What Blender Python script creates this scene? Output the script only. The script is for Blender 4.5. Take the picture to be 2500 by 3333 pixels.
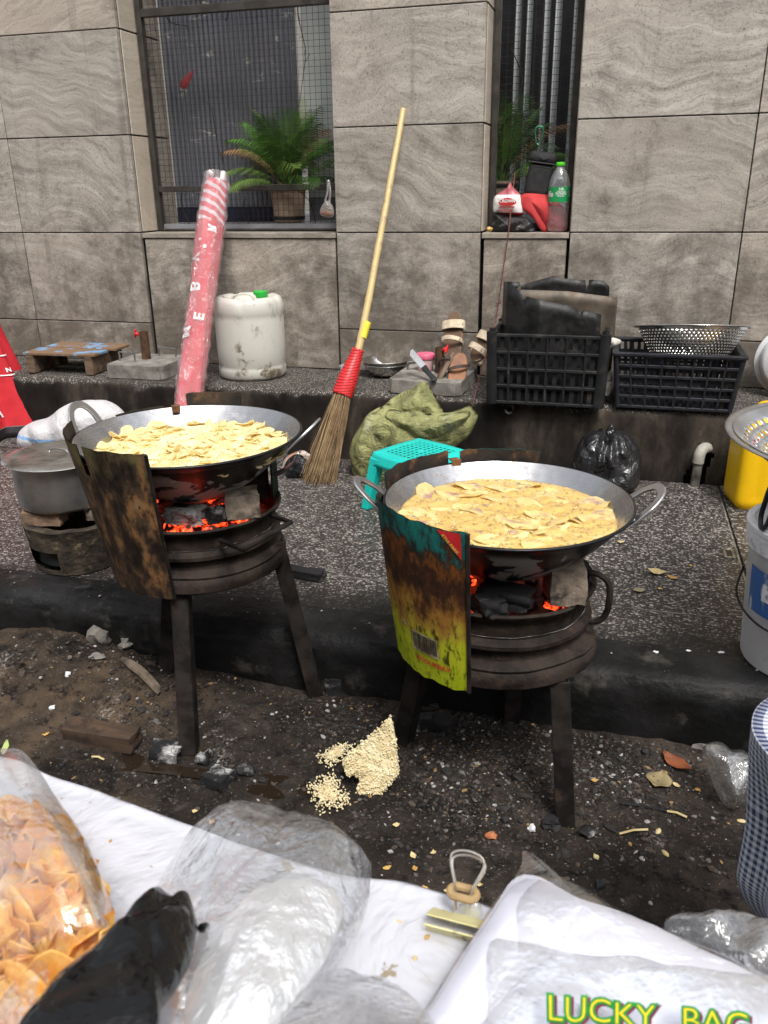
import bpy, bmesh, math, random
from math import sin, cos, pi, sqrt, atan2, radians, hypot, exp
from mathutils import Vector, Matrix, noise
random.seed(7)
for _o in list(bpy.data.objects): bpy.data.objects.remove(_o)
sc = bpy.context.scene
COL = sc.collection
V = Vector
# ------------------------------------------------------------------ camera
FPX, PITCH, ROLL, YAW, CAMH = 2671.9, 0.374862, -0.0143365, 0.2729386, 1.14
SC = 1.2                                   # plan units -> metres, applied to every top-level object at the end
_fw = V((-sin(YAW)*cos(PITCH), cos(YAW)*cos(PITCH), -sin(PITCH)))
_r0 = V((cos(YAW), sin(YAW), 0)); _u0 = _r0.cross(_fw)
_R = cos(ROLL)*_r0 + sin(ROLL)*_u0; _U = -sin(ROLL)*_r0 + cos(ROLL)*_u0
cam_d = bpy.data.cameras.new('camera'); cam = bpy.data.objects.new('camera', cam_d); COL.objects.link(cam)
cam.matrix_world = Matrix(((_R.x, _U.x, -_fw.x, 0), (_R.y, _U.y, -_fw.y, 0), (_R.z, _U.z, -_fw.z, CAMH*SC), (0, 0, 0, 1)))
cam_d.sensor_fit = 'HORIZONTAL'; cam_d.sensor_width = 36; cam_d.lens = 36*FPX/2500
cam_d.clip_start = 0.02; cam_d.clip_end = 200
cam_d.dof.use_dof = True; cam_d.dof.focus_distance = 2.3; cam_d.dof.aperture_fstop = 14
sc.camera = cam
# ------------------------------------------------------------------ sky, sun, exposure
SUN_EL, SUN_AZ = radians(58), radians(150)      # azimuth clockwise from +y
wd = bpy.data.worlds.new('World'); sc.world = wd; wd.use_nodes = True
wn = wd.node_tree; bg = wn.nodes['Background']
sk = wn.nodes.new('ShaderNodeTexSky'); sk.sky_type = 'NISHITA'; sk.sun_disc = False
sk.sun_elevation = SUN_EL; sk.sun_rotation = SUN_AZ; sk.air_density = 1.0; sk.dust_density = 4.0; sk.ozone_density = 1.0
hs = wn.nodes.new('ShaderNodeHueSaturation'); hs.inputs['Saturation'].default_value = 0.22   # cloud-veiled, nearly white sky
wn.links.new(sk.outputs[0], hs.inputs['Color']); wn.links.new(hs.outputs[0], bg.inputs['Color'])
bg.inputs['Strength'].default_value = 0.15
sd = bpy.data.lights.new('sun', 'SUN'); sun = bpy.data.objects.new('sun', sd); COL.objects.link(sun)
sd.energy = 1.5; sd.angle = radians(13); sd.color = (1, 0.965, 0.91)
_sd = V((sin(SUN_AZ)*cos(SUN_EL), cos(SUN_AZ)*cos(SUN_EL), sin(SUN_EL)))
sun.rotation_euler = _sd.to_track_quat('Z', 'Y').to_euler()
sc.view_settings.view_transform = 'Standard'; sc.view_settings.look = 'None'
sc.view_settings.exposure = 0.85; sc.view_settings.gamma = 1.0
sc.render.engine = 'CYCLES'; sc.cycles.transparent_max_bounces = 24; sc.cycles.max_bounces = 10
sc.render.resolution_x = 768; sc.render.resolution_y = 1024

# ------------------------------------------------------------------ plan: a photo pixel -> a point on a known plane of the place
def _ray(x, y): return _fw + _R*((x-1250)/FPX) - _U*((y-1666.5)/FPX)
def G(x, y, z=0.0):
    d = _ray(x, y); p = d*((z-CAMH)/d.z); return V((p.x, p.y, z))
def W(x, y, Y):
    d = _ray(x, y); p = d*(Y/d.y); return V((p.x, Y, p.z+CAMH))
ZP, ZL, YL, YW, YK = 0.164, 0.424, 2.90, 3.30, 1.60     # pavement, ledge top, ledge front, wall, kerb face

# ------------------------------------------------------------------ mesh helpers
def rotm(ax=None, ang=0): return Matrix.Rotation(ang, 3, ax)
def frame(z, x=None):
    z = V(z).normalized(); x = V(x) if x is not None else (V((1, 0, 0)) if abs(z.x) < .9 else V((0, 1, 0)))
    y = z.cross(x).normalized(); x = y.cross(z)
    return Matrix((x, y, z)).transposed()
class MB:
    def __init__(s): s.v = []; s.f = []; s.mi = []
    def add(s, vs, fs, mi=0):
        o = len(s.v); s.v += [tuple(p) for p in vs]; s.f += [tuple(i+o for i in f) for f in fs]; s.mi += [mi]*len(fs); return s
    def box(s, c, d, R=None, mi=0):
        vs = []
        for k in range(8):
            p = V(((k & 1)-.5, ((k >> 1) & 1)-.5, ((k >> 2) & 1)-.5)); p = V((p.x*d[0], p.y*d[1], p.z*d[2]))
            vs.append((R @ p if R else p) + V(c))
        return s.add(vs, [(0,2,3,1), (4,5,7,6), (0,1,5,4), (2,6,7,3), (0,4,6,2), (1,3,7,5)], mi)
    def bar(s, a, b, w, t, up=(0,0,1), mi=0):
        a, b = V(a), V(b); z = b-a; L = z.length; up = V(up)
        if abs(z.normalized().dot(up)) > .98: up = V((0, 1, 0))
        x = up.cross(z).normalized(); y = z.normalized().cross(x); R = Matrix((x, y, z.normalized())).transposed()
        return s.box((a+b)/2, (w, t, L), R, mi)
    def tube(s, path, r, n=8, mi=0, cap=True, closed=False, flat=1.0):
        P = [V(p) for p in path]; m = len(P); rr = r if hasattr(r, '__len__') else [r]*m
        vs = []; fs = []; prev = None
        for i in range(m):
            a = P[i-1] if (i or closed) else P[i]; b = P[(i+1) % m] if (i < m-1 or closed) else P[i]
            t = (b-a).normalized()
            if prev is None: x = t.orthogonal().normalized()
            else:
                x = prev - t*prev.dot(t); x = x.normalized() if x.length > 1e-6 else t.orthogonal().normalized()
            prev = x; y = t.cross(x)
            for k in range(n):
                th = 2*pi*k/n; vs.append(P[i] + (x*cos(th) + y*sin(th)*flat)*rr[i])
        for i in range(m if closed else m-1):
            j = (i+1) % m
            for k in range(n):
                l = (k+1) % n; fs.append((i*n+k, i*n+l, j*n+l, j*n+k))
        if cap and not closed: fs += [tuple(range(n-1, -1, -1)), tuple(range((m-1)*n, m*n))]
        return s.add(vs, fs, mi)
    def lathe(s, prof, n=32, c=(0,0,0), R=None, mi=0, a0=0, a1=2*pi, fn=None, skip=None):
        full = abs(a1-a0-2*pi) < 1e-6; na = n if full else n+1; vs = []; fs = []; c = V(c)
        for i, (r, z) in enumerate(prof):
            for k in range(na):
                a = a0+(a1-a0)*k/n; p = V((r*cos(a), r*sin(a), z))
                if fn: p = fn(p, a, i)
                vs.append((R @ p if R else p)+c)
        for i in range(len(prof)-1):
            for k in range(n):
                l = (k+1) % na if full else k+1
                if skip and skip(i, k): continue
                fs.append((i*na+k, i*na+l, (i+1)*na+l, (i+1)*na+k))
        return s.add(vs, fs, mi)
    def grid(s, fn, nu, nv, mi=0, cu=False, cv=False, skip=None):
        mu = nu if cu else nu+1; mv = nv if cv else nv+1
        vs = [fn(i/nu, j/nv) for j in range(mv) for i in range(mu)]; fs = []
        for j in range(nv):
            for i in range(nu):
                if skip and skip(i, j): continue
                i2 = (i+1) % mu; j2 = (j+1) % mv
                fs.append((j*mu+i, j*mu+i2, j2*mu+i2, j2*mu+i))
        return s.add(vs, fs, mi)
    def prism(s, poly, z0, z1, R=None, c=(0,0,0), mi=0):
        n = len(poly); c = V(c)
        vs = [((R @ V((x, y, z))) if R else V((x, y, z)))+c for z in (z0, z1) for x, y in poly]
        fs = [tuple(range(n-1, -1, -1)), tuple(range(n, 2*n))]+[(i, (i+1) % n, n+(i+1) % n, n+i) for i in range(n)]
        return s.add(vs, fs, mi)
    def build(s, name, mat, parent=None, smooth=40, bevel=0, solid=0, sub=0, origin='auto', loc=None, bseg=1, soff=0):
        vs = s.v; o = V((0, 0, 0))
        if parent is None and origin == 'auto' and vs:
            xs = [p[0] for p in vs]; ys = [p[1] for p in vs]; zs = [p[2] for p in vs]
            o = V(((min(xs)+max(xs))/2, (min(ys)+max(ys))/2, min(zs)))
            vs = [(p[0]-o.x, p[1]-o.y, p[2]-o.z) for p in vs]
        me = bpy.data.meshes.new(name); me.from_pydata(vs, [], s.f); me.update()
        for m in (mat if isinstance(mat, (list, tuple)) else [mat]): me.materials.append(m)
        if any(s.mi): me.polygons.foreach_set('material_index', s.mi)
        if smooth:
            me.polygons.foreach_set('use_smooth', [True]*len(me.polygons))
            if smooth < 180: me.set_sharp_from_angle(angle=radians(smooth))
        ob = bpy.data.objects.new(name, me); COL.objects.link(ob); ob.parent = parent; ob.location = o if loc is None else loc
        if solid: m = ob.modifiers.new('solid', 'SOLIDIFY'); m.thickness = solid; m.offset = soff
        if bevel: m = ob.modifiers.new('bevel', 'BEVEL'); m.width = bevel; m.segments = bseg; m.limit_method = 'ANGLE'
        if sub: m = ob.modifiers.new('sub', 'SUBSURF'); m.levels = sub; m.render_levels = sub
        return ob
def tag(o, label=None, cat=None, group=None, kind=None):
    for k, v in (('label', label), ('category', cat), ('group', group), ('kind', kind)):
        if v: o[k] = v
    return o
def thing(name, label, cat, loc=(0,0,0), rz=0, group=None, rot=None):
    o = bpy.data.objects.new(name, None); COL.objects.link(o); o.empty_display_size = .05
    o.location = loc; o.rotation_euler = (0, 0, rz)
    if rot is not None: o.rotation_euler = rot.to_euler()
    return tag(o, label, cat, group)
def dup(o, parent=None):
    c = o.copy(); COL.objects.link(c); c.parent = parent
    for ch in list(o.children): dup(ch, c)
    return c
def nz(p, s=1.0, o=0.0): return noise.noise(V((p[0]*s+o, p[1]*s+o*1.7, p[2]*s-o)))
def fbm(p, s=1.0, o=0.0, n=4):
    a = 1; t = 0
    for _ in range(n): t += a*nz(p, s, o); s *= 2.1; a *= .5; o += 3.1
    return t
def ridge(p, s=1.0, o=0.0, n=3):
    a = 1; t = 0
    for _ in range(n): t += a*(1-2*abs(nz(p, s, o))); s *= 2.0; a *= .5; o += 5.3
    return t
def smooth01(x, a, b):
    t = min(1, max(0, (x-a)/(b-a))); return t*t*(3-2*t)
def lerp(a, b, t): return a+(b-a)*t
def catmull(pts, n=6, closed=False):
    P = [V(p) for p in pts]; m = len(P); out = []
    for i in range(m if closed else m-1):
        p0 = P[(i-1) % m] if (closed or i) else P[0]; p1 = P[i]; p2 = P[(i+1) % m]
        p3 = P[(i+2) % m] if (closed or i < m-2) else P[-1]
        for k in range(n):
            t = k/n
            out.append(.5*((2*p1)+(p2-p0)*t+(2*p0-5*p1+4*p2-p3)*t*t+(3*p1-p0-3*p2+p3)*t*t*t))
    if not closed: out.append(P[-1])
    return out
def pillow(mb, outline, thick, disp=None, rings=10, n=72, back=1.0, centre=None, mi=0, pw=.5):
    """a stuffed body with a real outline: outline = loop of 3D points lying roughly in a plane"""
    L = [V(p) for p in outline]; c = sum(L, V((0,0,0)))/len(L) if centre is None else V(centre)
    nrm = V((0,0,0))
    for i in range(len(L)): nrm += (L[i]-c).cross(L[(i+1) % len(L)]-c)
    nrm.normalize()
    if nrm.dot(c-V((0, 0, CAMH))) > 0: nrm = -nrm       # front side looks towards the street
    Q = catmull(L, max(2, n//len(L)), True); n = len(Q); vs = []; fs = []
    def P(t, k, s):
        b = c+(Q[k]-c)*t; h = thick*(max(0, 1-t*t)**pw)*(s if s > 0 else s*back); p = b+nrm*h
        return p+disp(p, nrm*s, t) if disp else p
    vs.append(P(0, 0, 1))
    for r in range(1, rings+1):
        for k in range(n): vs.append(P(r/rings, k, 1))
    for r in range(rings-1, 0, -1):
        for k in range(n): vs.append(P(r/rings, k, -1))
    vs.append(P(0, 0, -1)); R = 2*rings-1
    for k in range(n): fs.append((0, 1+k, 1+(k+1) % n)); fs.append((len(vs)-1, 1+(R-1)*n+(k+1) % n, 1+(R-1)*n+k))
    for r in range(R-1):
        for k in range(n):
            l = (k+1) % n; fs.append((1+r*n+k, 1+(r+1)*n+k, 1+(r+1)*n+l, 1+r*n+l))
    mb.add(vs, fs, mi); return nrm
_fold = {}
def fold(p, f, seed, n=5, warp=.30):
    """creases of a thin sheet: straight folds with flat facets between them"""
    if seed not in _fold:
        q = random.Random(seed*31+7); _fold[seed] = [(V((q.gauss(0, 1), q.gauss(0, 1), q.gauss(0, 1))).normalized(), q.random(), q.uniform(.6, 1.7)) for _ in range(9)]
    t = 0; a = 1; wv = warp*nz(p, f*.45, seed*1.3)
    for d, ph, k in _fold[seed][:n]:
        w = (p[0]*d.x+p[1]*d.y+p[2]*d.z)*f*k+ph+wv; t += a*(2*abs(w-math.floor(w)-.5)-.5); a *= .75; wv *= 1.5
    return t
def lump(mb, c, d, R=None, seed=0, n=1, rough=.25, mi=0):
    """a broken chunk (stone, charcoal): icosphere with facets"""
    bm = bmesh.new(); bmesh.ops.create_icosphere(bm, subdivisions=n, radius=1)
    bm.verts.ensure_lookup_table(); vs = []
    for v in bm.verts:
        p = v.co*(1+rough*nz(v.co, 1.3, seed*7.7)+rough*.7*nz(v.co, 3.1, seed*3.1)); p = V((p.x*d[0], p.y*d[1], p.z*d[2])); vs.append((R @ p if R else p)+V(c))
    fs = [[x.index for x in f.verts] for f in bm.faces]; bm.free(); return mb.add(vs, fs, mi)
def text_mesh(txt, size=1.0, bold=0.0, sx=1.0):
    cu = bpy.data.curves.new('t', 'FONT'); cu.body = txt; cu.size = size; cu.align_x = 'CENTER'; cu.align_y = 'CENTER'; cu.offset = bold; cu.resolution_u = 3
    ob = bpy.data.objects.new('t', cu); COL.objects.link(ob); dg = bpy.context.evaluated_depsgraph_get(); dg.update()
    me = bpy.data.meshes.new_from_object(ob.evaluated_get(dg)); vs = [(v.co.x*sx, v.co.y) for v in me.vertices]; fs = [tuple(p.vertices) for p in me.polygons]
    bpy.data.objects.remove(ob); bpy.data.curves.remove(cu); bpy.data.meshes.remove(me); return vs, fs
def text_on(name, txt, size, fn, mat, parent, bold=0.0, sx=1.0):
    vs, fs = text_mesh(txt, size, bold, sx); mb = MB(); mb.add([fn(x, y) for x, y in vs], fs)
    return mb.build(name, mat, parent, smooth=0, origin=None)

# ------------------------------------------------------------------ materials
class NT:
    def __init__(s, name):
        s.m = bpy.data.materials.new(name); s.m.use_nodes = True; s.t = s.m.node_tree; s.t.nodes.clear()
        s.out = s.t.nodes.new('ShaderNodeOutputMaterial')
    def n(s, typ, **kw):
        nd = s.t.nodes.new('ShaderNode'+typ)
        for k, v in kw.items():
            if k[0].islower() and hasattr(nd, k): setattr(nd, k, v)
            else: s.put(nd.inputs[int(k[1:])] if k[0] == 'i' and k[1:].isdigit() else nd.inputs[k.replace('_', ' ')], v)
        return nd
    def put(s, sock, v):
        if isinstance(v, bpy.types.NodeSocket): s.t.links.new(v, sock)
        elif hasattr(v, 'outputs'): s.t.links.new(v.outputs[0], sock)
        else:
            if isinstance(v, (tuple, list)) and len(v) == 3 and sock.type == 'RGBA': v = (*v, 1)
            sock.default_value = v
    def mix(s, f, a, b, bt='MIX'):
        nd = s.t.nodes.new('ShaderNodeMix'); nd.data_type = 'RGBA'; nd.blend_type = bt
        s.put(nd.inputs[0], f); s.put(nd.inputs[6], a); s.put(nd.inputs[7], b); return nd.outputs[2]
    def ma(s, op, a, b=0.0, c=0.0, cl=False):
        nd = s.t.nodes.new('ShaderNodeMath'); nd.operation = op; nd.use_clamp = cl
        s.put(nd.inputs[0], a); s.put(nd.inputs[1], b); s.put(nd.inputs[2], c); return nd.outputs[0]
    def ramp(s, f, pts, ip='LINEAR'):
        nd = s.t.nodes.new('ShaderNodeValToRGB'); s.put(nd.inputs[0], f); e = nd.color_ramp.elements; nd.color_ramp.interpolation = ip
        while len(e) < len(pts): e.new(.5)
        for q, (p, c) in zip(e, pts): q.position = p; q.color = (c, c, c, 1) if not hasattr(c, '__len__') else (*c, 1)
        return nd.outputs[0]
    def step(s, f, a, b): return s.n('MapRange', Value=f, From_Min=a, From_Max=b, interpolation_type='SMOOTHSTEP').outputs[0]
    def co(s, scale=(1,1,1), rnd=0.0, loc=(0,0,0), rot=(0,0,0), kind='Object'):
        v = s.n('TexCoord').outputs[kind]
        if rnd:
            r = s.n('ObjectInfo').outputs['Random']; c = s.n('CombineXYZ', X=s.ma('MULTIPLY', r, rnd), Y=s.ma('MULTIPLY', r, rnd*1.7), Z=s.ma('MULTIPLY', r, rnd*.6))
            v = s.n('VectorMath', operation='ADD', i0=v, i1=c).outputs[0]
        return s.n('Mapping', Vector=v, Scale=scale, Location=loc, Rotation=rot).outputs[0]
    def noise(s, scale, detail=5, rough=.55, v=None, dist=0.0):
        kw = dict(Scale=scale, Detail=detail, Roughness=rough, Distortion=dist)
        if v is not None: kw['Vector'] = v
        return s.n('TexNoise', **kw).outputs[0]
    def vor(s, scale, v=None, feature='F1', out='Distance', rnd=1.0):
        kw = dict(feature=feature, Scale=scale, Randomness=rnd)
        if v is not None: kw['Vector'] = v
        return s.n('TexVoronoi', **kw).outputs[out]
    def bump(s, h, st=.3, d=.01, n=None):
        kw = dict(Height=h, Strength=st, Distance=d)
        if n is not None: kw['Normal'] = n
        return s.n('Bump', **kw).outputs[0]
    def bsdf(s, **kw): return s.n('BsdfPrincipled', **kw)
    def end(s, sh): s.t.links.new(sh.outputs[0] if hasattr(sh, 'outputs') else sh, s.out.inputs['Surface']); return s.m
_cache = {}
def basic(name, c1, c2=None, scale=12, rough=.6, metal=0.0, bump=0.0, bscale=None, dirt=None, stretch=(1,1,1), rv=.12, spec=.3, rnd=5.0, lo=.35, hi=.65, bd=.003, **kw):
    """two-tone procedural surface with grain, optional dirt = (colour, scale, threshold_lo, threshold_hi)"""
    if name in _cache: return _cache[name]
    t = NT(name); v = t.co(stretch, rnd); f = t.noise(scale, 6, .6, v)
    c2 = c2 or tuple(x*.72 for x in c1); col = t.mix(t.step(f, lo, hi), c2, c1)
    r = t.ma('ADD', rough-rv/2, t.ma('MULTIPLY', t.noise(scale*2.3, 4, .6, v), rv))
    if dirt:
        dm = t.step(t.noise(dirt[1], 7, .65, t.co((1,1,1), rnd, (3,1,2))), dirt[2], dirt[3]); col = t.mix(dm, col, dirt[0]); r = t.ma('ADD', r, t.ma('MULTIPLY', dm, .2), cl=True)
    kk = dict(Base_Color=col, Roughness=r, Metallic=metal, Specular_IOR_Level=spec)
    if bump: kk['Normal'] = t.bump(t.noise(bscale or scale*3, 6, .6, v), bump, bd)
    kk.update(kw); _cache[name] = t.end(t.bsdf(**kk)); return _cache[name]
def film(name, tint=(.9,.92,.95), haze=.12, bscale=40, bump=.6, rough=.12, hz=(.75,.77,.8), ior=1.5, gl=1.0, stretch=(1,1,1), crease=1.0):
    """thin clear plastic: see-through sheet, a milky share, and sky reflections broken up by creases"""
    if name in _cache: return _cache[name]
    t = NT(name); v = t.co(stretch, 5); h = t.ma('ADD', t.noise(bscale, 5, .6, v, 1.5), t.ma('MULTIPLY', t.ma('ABSOLUTE', t.ma('SUBTRACT', t.noise(bscale*.6, 4, .6, v, .8), .5)), -2.5*crease))
    nb = t.bump(h, bump*.42, .012)
    f = t.ma('MULTIPLY', t.n('Fresnel', IOR=ior, Normal=nb).outputs[0], gl*.75)
    cr = t.step(t.ma('ABSOLUTE', t.ma('SUBTRACT', t.noise(bscale*.6, 4, .6, v, .8), .5)), .030, .002)
    f = t.ma('MINIMUM', t.ma('ADD', f, t.ma('MULTIPLY', cr, .10*crease)), .45)
    hm = t.ma('MULTIPLY', t.ma('ADD', .6, t.noise(bscale*.4, 4, .6, v)), haze, cl=True)
    dif = t.n('MixShader', i0=.5, i1=t.n('BsdfDiffuse', Color=hz, Normal=nb).outputs[0], i2=t.n('BsdfTranslucent', Color=hz, Normal=nb).outputs[0])
    base = t.n('MixShader', i0=hm, i1=t.n('BsdfTransparent', Color=tint).outputs[0], i2=dif.outputs[0])
    _cache[name] = t.end(t.n('MixShader', i0=f, i1=base.outputs[0], i2=t.n('BsdfGlossy', Color=(1,1,1), Roughness=rough, Normal=nb).outputs[0])); return _cache[name]
def emit(name, col, st):
    if name in _cache: return _cache[name]
    t = NT(name); _cache[name] = t.end(t.n('Emission', Color=col, Strength=st)); return _cache[name]

def m_stone(name, base=1.0, warm=0.0, dirt=.55):
    t = NT(name); v = t.co((1,1,1), 41.0)
    rnd_ = t.n('ObjectInfo').outputs['Random']; v = t.n('VectorRotate', rotation_type='Y_AXIS', Vector=v, Angle=t.ma('MULTIPLY', t.ma('SUBTRACT', rnd_, .5), .7)).outputs[0]; warp = t.n('TexNoise', Scale=1.7, Detail=4, Vector=v).outputs[1]
    v2 = t.n('VectorMath', operation='ADD', i0=v, i1=t.n('VectorMath', operation='SCALE', i0=warp, Scale=.42).outputs[0]).outputs[0]
    vb = t.n('Mapping', Vector=v2, Scale=(1.6, 1, 15), Rotation=(0, .18, 0)).outputs[0]
    band = t.noise(2.2, 9, .68, vb); fine = t.noise(9, 8, .78, vb)
    c = t.ramp(band, [(.28, (.19*base, .170*base, .147*base)), (.42, (.29*base, .263*base, .231*base)), (.53, (.36*base, .329*base, .291*base)), (.66, (.46*base, .424*base, .380*base))])
    c = t.mix(t.ma('MULTIPLY', t.step(fine, .50, .68), .62), c, (.105, .095, .085))
    c = t.mix(t.ma('MULTIPLY', t.step(t.noise(1.7, 3, .5, v), .45, .7), .45), c, (.38*base, .33*base, .285*base))
    spk = t.noise(150, 4, .75, v); c = t.mix(t.ma('MULTIPLY', t.step(spk, .55, .68), .7), c, (.06, .055, .05))
    c = t.mix(t.ma('MULTIPLY', t.step(spk, .44, .32), .45), c, (.56*base, .52*base, .46*base))
    pz = t.n('SeparateXYZ', Vector=t.n('NewGeometry').outputs['Position']).outputs[2]
    dn = t.ma('ADD', t.noise(4.2, 10, .76, t.co((1,1,1), 11.0, (9,2,4))), t.ma('MULTIPLY', t.step(pz, 1.55, .60), .20))
    c = t.mix(t.ma('MULTIPLY', t.step(dn, .50, .76), dirt), c, (.060, .047, .034))
    drip = t.noise(5.5, 6, .6, t.co((2.2, 1, .16), 3.0)); c = t.mix(t.ma('MULTIPLY', t.step(drip, .54, .72), .42), c, (.075, .062, .05))
    pits = t.step(t.vor(26, t.co((1,1,1), 23.0)), .07, .03); c = t.mix(t.ma('MULTIPLY', t.ma('MULTIPLY', pits, t.step(t.noise(5, 2, .5, v), .55, .66)), .85), c, (.035, .03, .027))
    c = t.mix(1.0, c, t.ramp(t.n('ObjectInfo').outputs['Random'], [(0, (.82, .81, .79)), (.5, (1, 1, 1)), (1, (1.0, .95, .90))]), 'MULTIPLY')
    if warm: c = t.mix(warm, c, (.58, .49, .38))
    return t.end(t.bsdf(Base_Color=c, Roughness=.62, Specular_IOR_Level=.2, Normal=t.bump(t.ma('ADD', t.noise(90, 5, .7, v), t.ma('MULTIPLY', band, .6)), .22, .003)))
def m_terrazzo():
    t = NT('terrazzo'); v = t.co((.82, 1.25, 1), 0); vw = t.n('VectorMath', operation='ADD', i0=v, i1=t.n('VectorMath', operation='SCALE', i0=t.n('TexNoise', Scale=70, Vector=v).outputs[1], Scale=.011).outputs[0]).outputs[0]
    vn = t.n('TexVoronoi', feature='F1', Scale=140, Randomness=1.0, Vector=vw); rc = t.n('SeparateColor', Color=vn.outputs['Color'])
    chip = t.step(t.ma('SUBTRACT', vn.outputs['Distance'], t.ma('MULTIPLY', rc.outputs[0], .40)), .20, .10)
    keep = t.step(rc.outputs[1], .16, .22); chip = t.ma('MULTIPLY', chip, keep)
    ccol = t.mix(rc.outputs[2], (.10, .09, .082), (.52, .475, .425))
    vs = t.n('TexVoronoi', feature='F1', Scale=190, Vector=vw); rs = t.n('SeparateColor', Color=vs.outputs['Color']); small = t.ma('MULTIPLY', t.step(vs.outputs['Distance'], .32, .22), t.step(rs.outputs[0], .62, .7))
    mtx = t.mix(t.noise(22, 5, .65, v), (.015, .013, .0125), (.058, .052, .049))
    c = t.mix(t.ma('MULTIPLY', small, .8), mtx, (.36, .33, .30)); c = t.mix(t.ma('MULTIPLY', chip, t.ma('ADD', .55, t.ma('MULTIPLY', t.noise(4, 5, .6, v), .5))), c, ccol)
    P = t.n('SeparateXYZ', Vector=t.n('NewGeometry').outputs['Position']); n1 = t.noise(2.6, 6, .62, t.n('NewGeometry').outputs['Position'])
    d = t.ma('ADD', n1, t.ma('MULTIPLY', t.step(P.outputs[1], 2.30, 1.98), .40))
    d = t.ma('ADD', d, t.ma('MULTIPLY', t.step(P.outputs[0], -.9, -1.9), -.10))
    soot = t.step(d, .47, .86); c = t.mix(t.ma('MULTIPLY', soot, .90), c, (.013, .012, .012))
    rg = t.ma('ADD', .42, t.ma('MULTIPLY', soot, .1))
    return t.end(t.bsdf(Base_Color=c, Roughness=rg, Specular_IOR_Level=.16, Normal=t.bump(t.ma('ADD', chip, t.noise(160, 3, .6, v)), .12, .002)))
def m_ledge():
    t = NT('ledge_concrete'); v = t.co(); P = t.n('SeparateXYZ', Vector=v)
    n1 = t.noise(3.2, 8, .66, t.n('Mapping', Vector=v, Scale=(1.2, 1.2, .45)).outputs[0]); n2 = t.noise(34, 6, .7, v)
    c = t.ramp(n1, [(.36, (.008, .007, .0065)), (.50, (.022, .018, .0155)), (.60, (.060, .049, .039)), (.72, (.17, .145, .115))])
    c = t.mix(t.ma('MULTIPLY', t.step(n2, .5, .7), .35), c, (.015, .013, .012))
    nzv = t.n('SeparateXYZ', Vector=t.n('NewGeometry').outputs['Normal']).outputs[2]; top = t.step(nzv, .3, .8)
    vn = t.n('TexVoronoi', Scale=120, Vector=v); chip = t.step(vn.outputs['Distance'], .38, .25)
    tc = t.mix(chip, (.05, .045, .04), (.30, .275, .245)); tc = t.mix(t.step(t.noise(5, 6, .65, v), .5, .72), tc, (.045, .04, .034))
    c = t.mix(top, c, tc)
    return t.end(t.bsdf(Base_Color=c, Roughness=.78, Specular_IOR_Level=.1, Normal=t.bump(t.ma('ADD', n2, t.ma('MULTIPLY', n1, 1.5)), .5, .006)))
def m_ground():
    t = NT('dirt'); v = t.n('NewGeometry').outputs['Position']; P = t.n('SeparateXYZ', Vector=v)
    n1 = t.noise(3.0, 8, .65, v); n2 = t.noise(26, 8, .7, v); n3 = t.noise(120, 5, .7, v)
    c = t.ramp(n1, [(.34, (.009, .0075, .0065)), (.52, (.030, .024, .020)), (.68, (.075, .058, .046))])
    br = t.ma('MULTIPLY', t.step(P.outputs[0], -.85, -1.25), t.step(n1, .40, .62)); c = t.mix(t.ma('MULTIPLY', br, .8), c, (.105, .072, .046))
    c = t.mix(t.ma('MULTIPLY', t.step(n2, .54, .72), .45), c, (.10, .083, .070)); c = t.mix(t.ma('MULTIPLY', t.step(n2, .49, .36), .85), c, (.006, .0055, .005))
    c = t.mix(t.ma('MULTIPLY', t.step(n3, .62, .70), .7), c, (.30, .275, .25))
    ash = t.ma('MULTIPLY', t.step(t.noise(6, 5, .6, t.n('Mapping', Vector=v, Location=(4, 2, 0)).outputs[0]), .60, .72), t.step(n3, .48, .60)); c = t.mix(t.ma('MULTIPLY', ash, .75), c, (.36, .33, .315))
    wet = t.step(t.noise(2.1, 3, .5, t.n('Mapping', Vector=v, Location=(1.4, 7.3, 0)).outputs[0]), .52, .62)
    rg = t.ma('SUBTRACT', .85, t.ma('MULTIPLY', wet, .42))
    return t.end(t.bsdf(Base_Color=c, Roughness=rg, Specular_IOR_Level=.12, Normal=t.bump(t.ma('ADD', n2, t.ma('MULTIPLY', n3, .5)), .9, .012)))
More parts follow.
